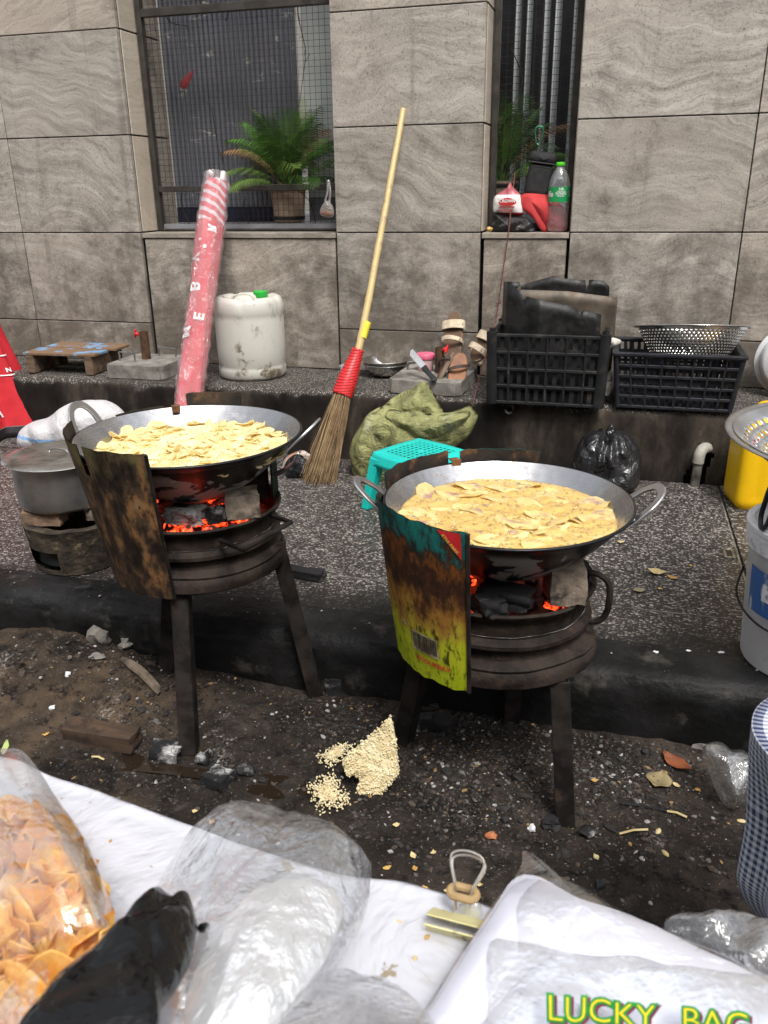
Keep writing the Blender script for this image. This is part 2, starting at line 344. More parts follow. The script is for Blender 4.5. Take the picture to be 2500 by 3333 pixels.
def m_burnt(name, paint=False):
    """flattened oil-can sheet, scorched by the fire; with printed colours left on it where paint is set"""
    t = NT(name); v = t.co(); P = t.n('SeparateXYZ', Vector=t.n('TexCoord').outputs['UV']) if False else t.n('SeparateXYZ', Vector=v)
    st = t.noise(26, 7, .65, t.n('Mapping', Vector=v, Scale=(1.2, 1.2, .55)).outputs[0]); bl = t.noise(8, 7, .66, v); fn = t.noise(90, 5, .7, t.n('Mapping', Vector=v, Scale=(1, 1, .35)).outputs[0])
    if paint:
        h = t.ma('ADD', P.outputs[2], t.ma('MULTIPLY', t.ma('SUBTRACT', st, .5), .22)); h = t.ma('ADD', h, t.ma('MULTIPLY', t.ma('SUBTRACT', bl, .5), .13))
        c = t.ramp(t.ma('MULTIPLY', h, 3.0), [(.0, (.33, .40, .012)), (.20, (.42, .46, .02)), (.33, (.34, .24, .03)), (.45, (.26, .12, .025)), (.55, (.075, .028, .012)), (.65, (.03, .014, .01)), (.74, (.16, .055, .014)), (.80, (.035, .02, .014)), (.86, (.012, .11, .10)), (1.0, (.015, .19, .17))])
        c = t.mix(t.ma('MULTIPLY', t.step(fn, .50, .66), .9), c, (.022, .014, .007)); c = t.mix(t.ma('MULTIPLY', t.ma('MULTIPLY', t.step(bl, .50, .62), t.step(P.outputs[2], .10, .17)), .75), c, (.012, .009, .007))
        c = t.mix(t.ma('MULTIPLY', t.step(t.noise(34, 6, .7, v), .60, .70), .8), c, (.012, .010, .008))
    else:
        c = t.ramp(t.ma('ADD', t.ma('MULTIPLY', st, .6), t.ma('MULTIPLY', bl, .4)), [(.38, (.010, .008, .007)), (.46, (.032, .021, .015)), (.51, (.075, .046, .028)), (.58, (.21, .105, .042)), (.70, (.20, .165, .10))])
        up = t.ma('MULTIPLY', t.step(P.outputs[2], .25, .32), t.step(bl, .36, .56)); c = t.mix(t.ma('MULTIPLY', up, .75), c, (.13, .115, .048)); c = t.mix(t.ma('MULTIPLY', t.step(fn, .50, .66), .8), c, (.014, .010, .008)); c = t.mix(t.ma('MULTIPLY', t.step(t.noise(11, 6, .66, v), .57, .67), .8), c, (.010, .008, .007))
    return t.end(t.bsdf(Base_Color=c, Roughness=t.ma('ADD', .38, t.ma('MULTIPLY', bl, .3)), Metallic=.0, Specular_IOR_Level=.2, Normal=t.bump(t.ma('ADD', st, t.ma('MULTIPLY', fn, .5)), .35, .004)))
def m_wok_in(nm='wok_aluminium', rusty=.7):
    t = NT(nm); v = t.co(); P = t.n('SeparateXYZ', Vector=v)
    r = t.ma('SQRT', t.ma('ADD', t.ma('MULTIPLY', P.outputs[0], P.outputs[0]), t.ma('MULTIPLY', P.outputs[1], P.outputs[1])))
    ringv = t.n('CombineXYZ', X=t.ma('MULTIPLY', r, 240), Y=t.ma('MULTIPLY', P.outputs[2], 6)); rg = t.noise(1, 4, .6, ringv); ham = t.vor(46, v)
    c = t.mix(t.noise(9, 5, .6, v), (.34, .345, .355), (.54, .54, .55))
    rust = t.ma('MULTIPLY', t.step(t.noise(20, 7, .7, v), .54, .68), t.step(t.ma('ADD', P.outputs[1], t.ma('MULTIPLY', P.outputs[0], -.7)), .15, .24)); c = t.mix(t.ma('MULTIPLY', rust, rusty), c, (.20, .085, .025))
    return t.end(t.bsdf(Base_Color=c, Metallic=t.ma('SUBTRACT', .93, t.ma('MULTIPLY', rust, .5)), Roughness=t.ma('ADD', .20, t.ma('MULTIPLY', rg, .14)), Normal=t.bump(t.ma('ADD', t.ma('MULTIPLY', rg, .35), t.ma('MULTIPLY', ham, .9)), .25, .003)))
def m_wok_out():
    t = NT('wok_soot'); v = t.co(); P = t.n('SeparateXYZ', Vector=v)
    n = t.noise(13, 4, .55, t.n('Mapping', Vector=v, Scale=(1, 1, .6)).outputs[0], .5); low = t.step(P.outputs[2], .10, .05)
    bare = t.ma('MULTIPLY', t.step(t.ma('ADD', n, t.ma('MULTIPLY', low, .04)), .555, .57), t.step(P.outputs[2], .135, .115))
    c = t.mix(bare, (.009, .009, .010), (.42, .41, .385)); c = t.mix(t.ma('MULTIPLY', t.step(t.noise(60, 5, .6, v), .55, .75), .3), c, (.05, .045, .04))
    return t.end(t.bsdf(Base_Color=c, Metallic=t.ma('MULTIPLY', bare, .2), Roughness=t.ma('ADD', .30, t.ma('MULTIPLY', bare, .2)), Specular_IOR_Level=.25, Normal=t.bump(t.noise(55, 5, .7, v), .25, .003)))
def m_oil(name, c1, c2):
    t = NT(name); v = t.co(); vo = t.vor(70, v); n = t.noise(9, 5, .6, v); fz = t.noise(26, 5, .62, v)
    foam = t.ma('MULTIPLY', t.step(fz, .54, .68), t.step(n, .42, .62)); c = t.mix(t.noise(7, 4, .6, v), c1, c2); c = t.mix(t.ma('MULTIPLY', foam, .65), c, (.86, .74, .44))
    return t.end(t.bsdf(Base_Color=c, Roughness=.08, IOR=1.47, Coat_Weight=.6, Coat_Roughness=.04, Normal=t.bump(t.ma('ADD', t.ma('MULTIPLY', vo, -.8), t.ma('MULTIPLY', fz, .8)), .45, .006)))
def m_chip(name, a, b, core=None, tr=.25):
    t = NT(name); v = t.co((1,1,1), 20.0); c = t.mix(t.step(t.noise(38, 6, .66, v), .40, .66), a, b)
    c = t.mix(t.n('ObjectInfo').outputs['Random'], c, t.mix(.45, c, b))
    if core:
        o = t.n('TexCoord').outputs['Object']; d = t.n('VectorMath', operation='LENGTH', i0=t.n('Mapping', Vector=o, Scale=(1, 1.6, 0)).outputs[0]).outputs['Value']
        c = t.mix(t.ma('MULTIPLY', t.ma('MULTIPLY', t.step(d, .040, .012), t.step(t.noise(50, 4, .6, v), .35, .6)), t.step(t.n('ObjectInfo').outputs['Random'], .25, .75)), c, core)
    p = t.bsdf(Base_Color=c, Roughness=.36, Coat_Weight=.18, Coat_Roughness=.2, Normal=t.bump(t.noise(70, 4, .6, v), .4, .003))
    return t.end(t.n('MixShader', i0=tr, i1=p.outputs[0], i2=t.n('BsdfTranslucent', Color=c).outputs[0]))
def m_ember():
    t = NT('ember'); v = t.co((1,1,1), 9.0); n = t.noise(38, 5, .65, v); g = t.step(n, .47, .60); g2 = t.step(n, .58, .74)
    e = t.mix(g2, (1.0, .055, .012), (1.0, .30, .07))
    return t.end(t.bsdf(Base_Color=(.03, .02, .018), Roughness=.9, Emission_Color=e, Emission_Strength=t.ma('MULTIPLY', g, 2.4), Normal=t.bump(n, .6, .01)))
def m_charcoal():
    t = NT('charcoal'); v = t.co((1,1,1), 9.0); n = t.noise(14, 6, .65, v); g = t.noise(70, 5, .6, t.n('Mapping', Vector=v, Scale=(.25, 1, 1)).outputs[0])
    c = t.mix(t.step(n, .60, .74), t.mix(g, (.008, .008, .009), (.035, .034, .035)), (.42, .40, .385))
    return t.end(t.bsdf(Base_Color=c, Roughness=.55, Specular_IOR_Level=.15, Normal=t.bump(g, .7, .006)))
def m_ash():
    t = NT('ashen_charcoal'); v = t.co((1,1,1), 9.0); n = t.noise(10, 5, .65, v); g = t.noise(60, 5, .6, t.n('Mapping', Vector=v, Scale=(.2, 1, 1)).outputs[0]); cr = t.ma('MULTIPLY', t.step(t.vor(85, t.n('Mapping', Vector=v, Scale=(.5, 1, 1)).outputs[0], 'DISTANCE_TO_EDGE'), .05, .015), .6)
    c = t.mix(t.step(n, .45, .58), (.016, .016, .017), t.mix(g, (.24, .235, .23), (.60, .59, .575))); c = t.mix(cr, c, (.03, .03, .03))
    return t.end(t.bsdf(Base_Color=c, Roughness=.9, Specular_IOR_Level=.15, Normal=t.bump(t.ma('SUBTRACT', g, cr), .7, .006)))
def m_check():
    t = NT('gingham'); v = t.co((1,1,1)); P = t.n('SeparateXYZ', Vector=t.n('TexCoord').outputs['UV'])
    a = t.ma('GREATER_THAN', t.ma('FRACT', P.outputs[0]), .5); b = t.ma('GREATER_THAN', t.ma('FRACT', P.outputs[1]), .5); s = t.ma('MULTIPLY', t.ma('ADD', a, b), .5)
    c = t.mix(s, (.56, .58, .63), (.022, .038, .115))
    return t.end(t.bsdf(Base_Color=c, Roughness=.85, Normal=t.bump(t.noise(500, 3, .6, v), .3, .002)))
def m_bag(name='black_bag_film', c=(.011, .011, .013), sc_=34, rough=.22, bump=.8, spec=.5):
    t = NT(name); v = t.co((1,1,1), 5); h = t.ma('ADD', t.noise(sc_, 4, .55, v, 1.2), t.ma('MULTIPLY', t.ma('ABSOLUTE', t.ma('SUBTRACT', t.noise(sc_*.55, 4, .55, v, 1.0), .5)), -3.0))
    return t.end(t.bsdf(Base_Color=c, Roughness=rough, Specular_IOR_Level=spec, Normal=t.bump(h, bump, .012)))
STONE = m_stone('stone_tile', 1.05, 0.0, .72); STONE_W = m_stone('stone_reveal', 1.15, .40, .30); STONE_L = m_stone('stone_sill', .85, .1, .5)
TERR = m_terrazzo(); LEDGE = m_ledge(); DIRT = m_ground(); BURNT = m_burnt('scorched_tin'); PAINTED = m_burnt('scorched_painted_tin', True)
WOKI = m_wok_in(); WOKI2 = m_wok_in('wok_aluminium_clean', .0); WOKO = m_wok_out(); EMBER = m_ember(); COALM = m_charcoal(); ASHM = m_ash()
BAGB = m_bag()
IRON = basic('sooty_iron', (.026, .022, .020), (.009, .008, .0075), 22, .60, .0, .5, 60, ((.060, .036, .024), 16, .58, .78), spec=.1)
RIM = basic('rusty_wheel_iron', (.036, .0265, .022), (.011, .009, .008), 13, .62, .0, .9, 60, ((.062, .038, .026), 24, .55, .74), spec=.1, bd=.005)
FRAMEM = basic('window_frame_metal', (.075, .066, .058), (.045, .04, .035), 20, .5, .4, .2, 60)
ALU = basic('aluminium', (.60, .60, .605), (.46, .46, .465), 14, .30, .93, .08, 90, ((.25, .24, .22), 7, .60, .8))
STEEL = basic('stainless', (.58, .57, .55), (.46, .45, .43), 10, .20, .96, .05, 60, ((.30, .24, .14), 9, .58, .8))
WIRE = basic('galvanised_wire', (.36, .36, .36), (.2, .2, .2), 40, .4, .8)
BLKP = basic('black_crate_plastic', (.017, .017, .018), (.010, .010, .011), 18, .5, 0, .15, 70, ((.085, .075, .062), 8, .54, .78))
CONC = basic('rough_concrete', (.25, .235, .21), (.15, .14, .125), 20, .88, 0, .6, 70, ((.06, .052, .043), 6, .5, .75), bd=.005)
BRICK = basic('sooted_brick', (.25, .20, .155), (.10, .08, .065), 34, .9, 0, .9, 60, ((.040, .031, .026), 15, .50, .66), bd=.006)
REDP = basic('red_plastic', (.62, .022, .025), (.5, .018, .02), 12, .35)
WHITEP = basic('white_plastic', (.72, .73, .74), (.66, .67, .68), 6, .4)
INKW = basic('white_print', (.78, .76, .75), (.7, .68, .67), 30, .5)
INKR = basic('red_print', (.58, .03, .03), (.45, .02, .02), 40, .45)
INKK = basic('black_print', (.02, .02, .02), (.012, .012, .012), 40, .5)
WOOD = basic('weathered_wood', (.17, .115, .075), (.075, .05, .034), 30, .8, 0, .5, 60, ((.025, .02, .016), 7, .5, .7), stretch=(.15, 1, 1))
# ================================================================== THE SETTING
# ---- road: uneven trodden dirt
def road_h(x, y):
    p = V((x, y, 0)); h = .010*fbm(p, 5, 1.0, 4)+.004*fbm(p, 26, 4.0, 3)
    m = exp(-((x+1.32)/.36)**2-((y-1.52)/.20)**2); h += m*(.085+.022*fbm(p, 14, 2, 3))
    h += .022*exp(-((x+1.15)/.22)**2-((y-1.16)/.13)**2)
    h -= .010*exp(-((x+.62)/.22)**2-((y-1.13)/.05)**2)
    h += .014*exp(-((x+.15)/.28)**2-((y-1.38)/.16)**2)
    return h-.004
mb = MB(); X0, X1, Y0, Y1 = -2.4, 1.1, .35, 1.615
def _rd(u, v):
    x = X0+(X1-X0)*u; y = Y0+(Y1-Y0)*v; return (x, y, road_h(x, y))
mb.grid(_rd, 330, 130)
NB = 20
def _far(u, v):
    x = -14+28*u; y = -12+13.6*v; return (x, y, -.035)
mb.grid(_far, 8, 6)
road = tag(mb.build('road', DIRT, None, 180, origin=None), kind='structure')
def RG(px, py):          # a point on the road seen at a pixel
    p = G(px, py, 0)
    for _ in range(6): p = G(px, py, road_h(p.x, p.y))
    return p
# ---- kerb: rounded sooty nosing
KERBM = basic('sooted_kerb', (.018, .0175, .018), (.007, .007, .007), 7, .50, 0, .8, 34, ((.060, .053, .047), 11, .56, .74), spec=.14, bd=.008)
kp = [(YK+.012, -.06), (YK+.004, .02), (YK, .08), (YK-.002, .115), (YK+.004, .135), (YK+.014, .149), (YK+.030, .158), (YK+.055, .162), (YK+.09, .1635), (YK+.135, .1637)]
mb = MB(); NX = 260
def _kb(u, v):
    x = -4+6.2*u; i = min(len(kp)-2, int(v*(len(kp)-1)+1e-6)); t = v*(len(kp)-1)-i
    y = lerp(kp[i][0], kp[i+1][0], t); z = lerp(kp[i][1], kp[i+1][1], t); w = 1-smooth01(v, .75, 1)
    d = (.008*fbm((x, z, y), 7, 3, 4)+.004*nz((x, z*2, y), 40, 1)+.006*max(0, fbm((x, z, y), 16, 8, 3)-.35))*w; return (x, y-d, z+d*.5*(1 if z > .1 else 0))
mb.grid(_kb, NX, 27); tag(mb.build('kerb', KERBM, None, 180, origin=None), kind='structure')
# ---- pavement: terrazzo slabs with thin metal divider strips
pav = tag(bpy.data.objects.new('pavement', None), kind='structure'); COL.objects.link(pav); pav.location = (0, 0, 0)
MORT = basic('joint_filler', (.045, .042, .04), (.02, .019, .018), 30, .9)
mb = MB(); mb.box((-1, 2.30, ZP-.06), (6, 1.15, .10)); mb.build('slab_bed', MORT, pav, 0)
ysl = [(1.722, 1.901, (-3.92, -.025, .3995, 1.9)), (1.904, 2.732, (-3.92, .3995, 1.9)), (2.741, 2.905, (-3.92, -1.2, .3995, 1.9))]
for j, (ya, yb, xs) in enumerate(ysl):
    for a, b in zip(xs[:-1], xs[1:]):
        mb = MB(); tilt = random.uniform(-.0006, .0006); mb.box(((a+b)/2, (ya+yb)/2, ZP-.02+tilt), (b-a-.004, yb-ya-(0 if j else .001), .04)); mb.build('slab', TERR, pav, 0, bevel=.0015)
STRIP = basic('divider_strip', (.33, .31, .28), (.12, .11, .10), 30, .5, .4)
for a, b in ((-3.9, .397), (.402, 1.9)):
    mb = MB(); mb.box(((a+b)/2, 1.9025, ZP-.01), (b-a, .0022, .0215)); mb.build('divider_strip', STRIP, pav, 0)
mb = MB(); mb.box((-.025, 1.81, ZP-.01), (.0022, .178, .0215)); mb.build('divider_strip', STRIP, pav, 0)
mb = MB(); mb.box((.392, 2.318, ZP-.01), (.0030, .826, .022)); mb.build('divider_strip', STRIP, pav, 0)
hf = G(2372, 1803, ZP)      # little cast lifting-eye frame let into the slab
mb = MB()
for dx, dy, w, l in ((-.011, 0, .008, .062), (.011, 0, .008, .062), (0, -.027, .014, .008), (0, .027, .014, .008)): mb.box((hf.x+dx, hf.y+dy, ZP+.001), (w, l, .006))
lf = mb.build('lifting_frame', basic('brass_worn', (.22, .19, .14), (.1, .09, .07), 30, .5, .5), pav, 0, bevel=.001)
mb = MB(); mb.box((hf.x, hf.y, ZP+.0005), (.014, .046, .002)); mb.build('slot', INKK, lf, 0)
# ---- ledge along the foot of the wall (hollow, with a broken drain hole)
ledge = tag(bpy.data.objects.new('ledge', None), kind='structure'); COL.objects.link(ledge)
hole = [W(x, y, YL) for x, y in ((2228, 1590), (2222, 1560), (2240, 1535), (2258, 1500), (2270, 1455), (2290, 1440), (2318, 1445), (2322, 1480), (2300, 1530), (2292, 1575), (2285, 1598))]
hp = [(p.x, p.z) for p in hole]
def inside(x, z, poly):
    c = False; j = len(poly)-1
    for i in range(len(poly)):
        if (poly[i][1] > z) != (poly[j][1] > z) and x < (poly[j][0]-poly[i][0])*(z-poly[i][1])/(poly[j][1]-poly[i][1])+poly[i][0]: c = not c
        j = i
    return c
LX0, LX1 = -3.6, 1.5; nu, nv = 560, 44
lp = [(YL, ZP-.05), (YL, ZP+.1), (YL, ZL-.03), (YL+.003, ZL-.012), (YL+.012, ZL-.002), (YL+.03, ZL), (YL+.2, ZL), (YW+.03, ZL)]
ls = [0]
for a, b in zip(lp[:-1], lp[1:]): ls.append(ls[-1]+hypot(b[0]-a[0], b[1]-a[1]))
def lpt(v):
    s = v*ls[-1]
    for i in range(len(lp)-1):
        if s <= ls[i+1]+1e-9:
            t = (s-ls[i])/(ls[i+1]-ls[i]); return lerp(lp[i][0], lp[i+1][0], t), lerp(lp[i][1], lp[i+1][1], t)
    return lp[-1]
def _ld(u, v):
    x = LX0+(LX1-LX0)*u; y, z = lpt(v); ed = exp(-((z-ZL)/.03)**2-((y-YL)/.05)**2); p = (x, y, z)
    chip = ed*max(0, fbm(p, 7, 2.2, 4)-.15)*.035; d = .004*fbm(p, 9, 1, 4)+.0015*fbm(p, 50, 2, 2)
    if y > YL+.03: return (x, y, z+d*.5-chip)
    return (x, y+d+chip*.6, z-chip)
def _lskip(i, j):
    x = LX0+(LX1-LX0)*(i+.5)/nu; y, z = lpt((j+.5)/nv); return y < YL+.01 and inside(x, z, hp)
mb = MB(); mb.grid(_ld, nu, nv, skip=_lskip); mb.build('ledge_render', LEDGE, ledge, 180)
mb = MB(); mb.box((-1, YL+.20, ZL-.14), (5.2, .22, .25)); mb.build('ledge_core', MORT, ledge, 0)
pc = W(1660, 1328, YL); mb = MB()
mb.lathe([(.012, .03), (.012, -.012), (.015, -.012), (.015, .03)], 14, (pc.x, YL, pc.z), rotm('X', pi/2)); mb.build('weep_pipe', basic('old_pvc', (.16, .15, .135), (.08, .075, .065), 30, .6, dirt=((.03, .026, .02), 14, .5, .7)), ledge)
# ---- clad wall of the building
bw = thing('building_wall', 'wall clad in grey veined stone tiles with two recessed windows', 'wall', (0, YW, ZL))
OFF = V((0, YW, ZL))
def wbox(name, x0, x1, y0, y1, z0, z1, mat, parent=bw, bevel=.0015, gap=.0022, off=OFF):
    mb = MB(); mb.box((0, 0, 0), (x1-x0-2*gap, y1-y0, z1-z0-2*gap))
    o = mb.build(name, mat, parent, 0, bevel=bevel); o.location = V(((x0+x1)/2, (y0+y1)/2, (z0+z1)/2))-off; return o
rows = [ZL+.001, .598, .98, 1.3615, 1.745, 2.12, 2.5]
def pier(xs_, top=6):
    for i in range(len(rows)-1):
        for a, b in zip(xs_[:-1], xs_[1:]): wbox('tile', a, b, YW+random.uniform(-.0015, .0015), YW+.022, rows[i], rows[i+1], STONE)
pier([-3.78, -3.18, -2.581, -1.990]); pier([-1.107, -.523]); pier([-.188, .411, 1.01, 1.6])
DARKJ = basic('dark_joint', (.02, .018, .016), (.01, .009, .008), 30, .95)
for a, b in ((-3.8, -1.992), (-1.105, -.525), (-.186, 1.62)): wbox('pier_core', a, b, YW+.020, YW+.148, ZL-.02, 2.52, DARKJ, gap=0, bevel=0)
wbox('spandrel_core', -1.99, -1.105, YW+.045, YW+.14, ZL-.02, .945, DARKJ, gap=0, bevel=0); wbox('spandrel_core', -.525, -.186, YW+.045, YW+.14, ZL-.02, .945, DARKJ, gap=0, bevel=0)
wbox('tile', -1.980, -1.113, YW+.010, YW+.045, ZL+.001, .957, STONE); wbox('tile', -.513, -.196, YW+.010, YW+.045, ZL+.001, .957, STONE)
for a, b in ((-1.986, -1.110), (-.520, -.190)):
    sill = wbox('window_sill', a, b, YW+.004, YW+.15, .957, .979, STONE_L, gap=.001)
# left reveals: tiles lining the opening, running back to the inner screen
for x, depth in ((-1.990, .33), (-.523, .30)):
    for i in range(2, len(rows)-1):
        for ya, yb in ((YW+.024, YW+.148), (YW+.152, YW+depth)):
            o = wbox('reveal_tile', x-.012, x+.004, ya, yb, rows[i]+.001, rows[i+1]-.001, STONE_W if ya < YW+.1 else STONE_L)
for x in (-1.107, -.188): wbox('reveal_lining', x-.004, x+.012, YW+.024, YW+.33, .98, 2.5, STONE_W)
# unseen masonry overhead and building opposite, added to shape the street's light
wbox('added_upper_masonry', -9, 7, YW-.01, YW+.4, 2.5, 3.45, STONE_L, bevel=0)
ob_ = thing('added_opposite_building', 'unseen plastered building added across the narrow street to shape its light', 'building', (0, -4.6, 0)); OPP = basic('bounce_plaster', (.58, .55, .50), (.48, .45, .40), 4, .85)  # added out of view; pale plaster bounces light onto upright faces
mb = MB(); mb.box((0, -.5, 3.2), (20, 1, 6.4)); mb.build('wall', OPP, ob_, 0)
for k in range(8):
    for zq in (1.4, 4.2): mb = MB(); mb.box((-8.4+2.4*k, .012, zq), (1.1, .05, 1.5)); mb.build('window', INKK, ob_, 0)
# ---- metal window frames with welded mesh
def window(x0, x1, rails, name):
    w_ = MB(); yf = YW+.15; c0 = V(((x0+x1)/2, yf, .98)); o = bpy.data.objects.new(name, None); COL.objects.link(o); o.parent = bw; o.location = c0-OFF
    def bb(nm, ax, bx, az, bz, ty=.03, dy=0):
        mb = MB(); mb.box(((ax+bx)/2-c0.x, dy, (az+bz)/2-c0.z), (bx-ax, ty, bz-az)); return mb.build(nm, FRAMEM, o, 0, bevel=.002)
    bb('stile', x0+.005, x0+.027, .981, 2.49); bb('stile', x1-.027, x1-.005, .981, 2.49)
    for z, h in rails: bb('rail', x0+.028, x1-.028, z-h/2, z+h/2, .026)
    bb('rail', x0+.028, x1-.028, .9812, .990, .03)
    mb = MB(); s = .0232; n = int((x1-x0-.05)/s)
    for i in range(n+1):
        x = x0+.025+i*(x1-x0-.05)/n; mb.tube([(x-c0.x, .020, .012), (x-c0.x+.001*sin(i), .020, 1.5)], .0009, 4, cap=False)
    for i in range(int(1.5/s)):
        z = .012+i*s; mb.tube([(x0+.02-c0.x, .0225, z), (x1-.02-c0.x, .0225, z+.0008*sin(i*2))], .0009, 4, cap=False)
    tag(mb.build('wire_mesh', basic('dark_wire', (.028, .026, .025), (.05, .03, .02), 30, .6, .3), o), kind='stuff')
    return o
zr1 = W(760, 22, YW+.15).z; zr2 = W(800, 612, YW+.15).z
window(-1.986, -1.111, [(zr1, .030), (zr2, .024)], 'window'); window(-.519, -.192, [(zr2-.045, .03)], 'window')
# ---- the room behind
room = tag(bpy.data.objects.new('interior_room', None), kind='structure'); COL.objects.link(room)
INT = basic('interior_plaster', (.30, .29, .27), (.24, .23, .21), 8, .85)
INTD = basic('interior_floor', (.22, .225, .24), (.17, .17, .18), 12, .35)
def rbox(nm, a, b, m):
    mb = MB(); mb.box([(p+q)/2 for p, q in zip(a, b)], [q-p for p, q in zip(a, b)]); return mb.build(nm, m, room, 0)
rbox('room_floor', (-3.4, YW+.152, .90), (1.4, 5.6, 1.008), INTD)
rbox('back_wall', (-3.5, 5.6, .8), (1.5, 5.66, 2.6), INT); rbox('open_roof_lintel', (-3.4, YW+.02, 2.505), (1.4, 3.70, 2.56), INT)  # roof left off behind the lintel to let daylight brighten the room
rbox('side_wall', (-3.5, 3.72, .8), (-3.44, 5.6, 2.5), INT); rbox('side_wall', (1.44, 3.72, .8), (1.5, 5.6, 2.5), INT)
rbox('return_wall', (-2.34, YW+.332, .8), (-2.004, 3.66, 2.5), INT)
# dark fluted marble screen behind the big window
t = NT('dark_marble'); v = t.co(); n = t.noise(5, 6, .6, v)
vm = t.n('Mapping', Vector=v, Rotation=(0, radians(-38), 0), Scale=(4.0, 1, 13)).outputs[0]; vein = t.step(t.ma('ABSOLUTE', t.ma('SUBTRACT', t.noise(1.0, 3, .5, vm, .2), .5)), .016, .004)
c = t.mix(n, (.060, .062, .074), (.15, .155, .175)); c = t.mix(t.ma('MULTIPLY', vein, t.step(t.noise(9, 3, .5, v), .56, .64)), c, (.36, .35, .32))
MARB = t.end(t.bsdf(Base_Color=c, Roughness=.30, Specular_IOR_Level=.6))
scr = thing('marble_screen', 'dark fluted marble panel with white flecks behind the wire mesh', 'screen', (-1.68, 3.645, 1.01))
mb = MB(); xa, xb = -1.982, -1.374; nfl = 27
def _fl(u, v):
    ph = (u*nfl) % 1; return (xa+(xb-xa)*u+1.68, -.012-.012*abs(sin(pi*ph))**.6, .065+1.42*v)
mb.grid(_fl, nfl*6, 1); mb.build('fluted_panel', MARB, scr, 60)
mb = MB(); mb.box(((xa+xb)/2+1.68, 0, .76), (xb-xa, .022, 1.49)); mb.build('panel_back', MARB, scr, 0)
mb = MB(); mb.box(((xa+xb)/2+1.68, -.014, .032), (xb-xa, .012, .064)); mb.build('plinth', basic('navy_plinth', (.016, .018, .032), None, 10, .35), scr, 0)
PALE = basic('pale_panel', (.62, .64, .62), (.52, .55, .54), 7, .4)
pp = thing('upright_board', 'pale glossy upright panel beside the dark marble', 'panel', (-1.25, 3.73, 1.01)); mb = MB(); mb.box((0, 0, .75), (.24, .02, 1.48)); mb.build('sheet', PALE, pp, 0)
mb = MB(); mb.box((0, -.011, .05), (.24, .004, .1)); mb.build('skirting', INTD, pp, 0)
ps = thing('dark_post', 'slim black upright post at the right of the big window', 'post', (-1.175, 3.66, 1.01)); mb = MB(); mb.box((0, 0, .75), (.026, .026, 1.49)); mb.box((0, 0, .004), (.05, .05, .008)); mb.build('shaft', basic('black_lacquer', (.012, .013, .016), None, 10, .25), ps, 0, bevel=.002)
gp = thing('upright_board', 'pale green edge panel behind the black post', 'panel', (-1.06, 3.74, 1.01)); mb = MB(); mb.box((0, 0, .75), (.13, .018, 1.48)); mb.build('sheet', basic('pale_green', (.50, .60, .53), (.42, .52, .46), 7, .4), gp, 0)
# striped screen behind the narrow window
ss = thing('striped_screen', 'screen of dark upright slats over a pale blue panel behind narrow window', 'screen', (-.35, 4.75, 1.01))
mb = MB(); mb.box((-.1, .04, .76), (1.6, .02, 1.5)); mb.build('pale_panel', basic('pale_blue_panel', (.90, .95, .97), (.84, .90, .92), 5, .5), ss, 0)
SLAT = basic('black_slat', (.012, .012, .014), (.02, .02, .023), 12, .4)
edges = [(1590, 1676), (1696, 1713), (1733, 1769), (1790, 1804), (1827, 1864), (1880, 1935)]
for a, b in edges:
    p = W(a, 120, 4.75).x+.35; q = W(b, 120, 4.75).x+.35; mb = MB(); mb.box(((p+q)/2, 0, .75), (q-p, .03, 1.48)); mb.build('slat', SLAT, ss, 0, bevel=.002)
# ================================================================== STOVES, WOKS AND FOOD
def CY(px, py, c, r, far=False):
    d = _ray(px, py); a = d.x**2+d.y**2; b = -2*(d.x*c[0]+d.y*c[1]); k = c[0]**2+c[1]**2-r*r; D = b*b-4*a*k
    t = (-b+(sqrt(D) if far else -sqrt(D)))/(2*a) if D > 0 else -b/(2*a)
    return d*t+V((0, 0, CAMH))
def ribbon(mb, path, side, w, t, mi=0, closed=False):
    P = [V(p) for p in path]; n = len(P); vs = []; fs = []
    for i in range(n):
        a = P[i-1] if (i or closed) else P[i]; b = P[(i+1) % n] if (i < n-1 or closed) else P[i]; tg = (b-a).normalized()
        s = V(side(i/(n-1)) if callable(side) else side); s = (s-tg*s.dot(tg)).normalized(); nn = tg.cross(s)
        ww = w(i/(n-1)) if callable(w) else w
        for x, y in ((-1, -1), (1, -1), (1, 1), (-1, 1)): vs.append(P[i]+s*(x*ww/2)+nn*(y*t/2))
    for i in range(n if closed else n-1):
        j = (i+1) % n
        for k in range(4): l = (k+1) % 4; fs.append((i*4+k, i*4+l, j*4+l, j*4+k))
    if not closed: fs += [(3, 2, 1, 0), tuple((n-1)*4+k for k in range(4))]
    return mb.add(vs, fs, mi)
def angle_leg(parent, a, b, w=.036, t=.004, facing=(0, -1, 0)):
    a, b = V(a), V(b); ax = (b-a).normalized(); f = V(facing); f = (f-ax*f.dot(ax)).normalized(); s = ax.cross(f); R = Matrix((s, f, ax)).transposed(); L = (b-a).length
    mb = MB(); mb.box((a+b)/2, (w, t, L), R); mb.box((a+b)/2-s*(w/2-t/2)-f*(w/2+.0005), (t, w-t, L), R)
    return mb.build('leg', IRON, parent, 0, bevel=.0012)
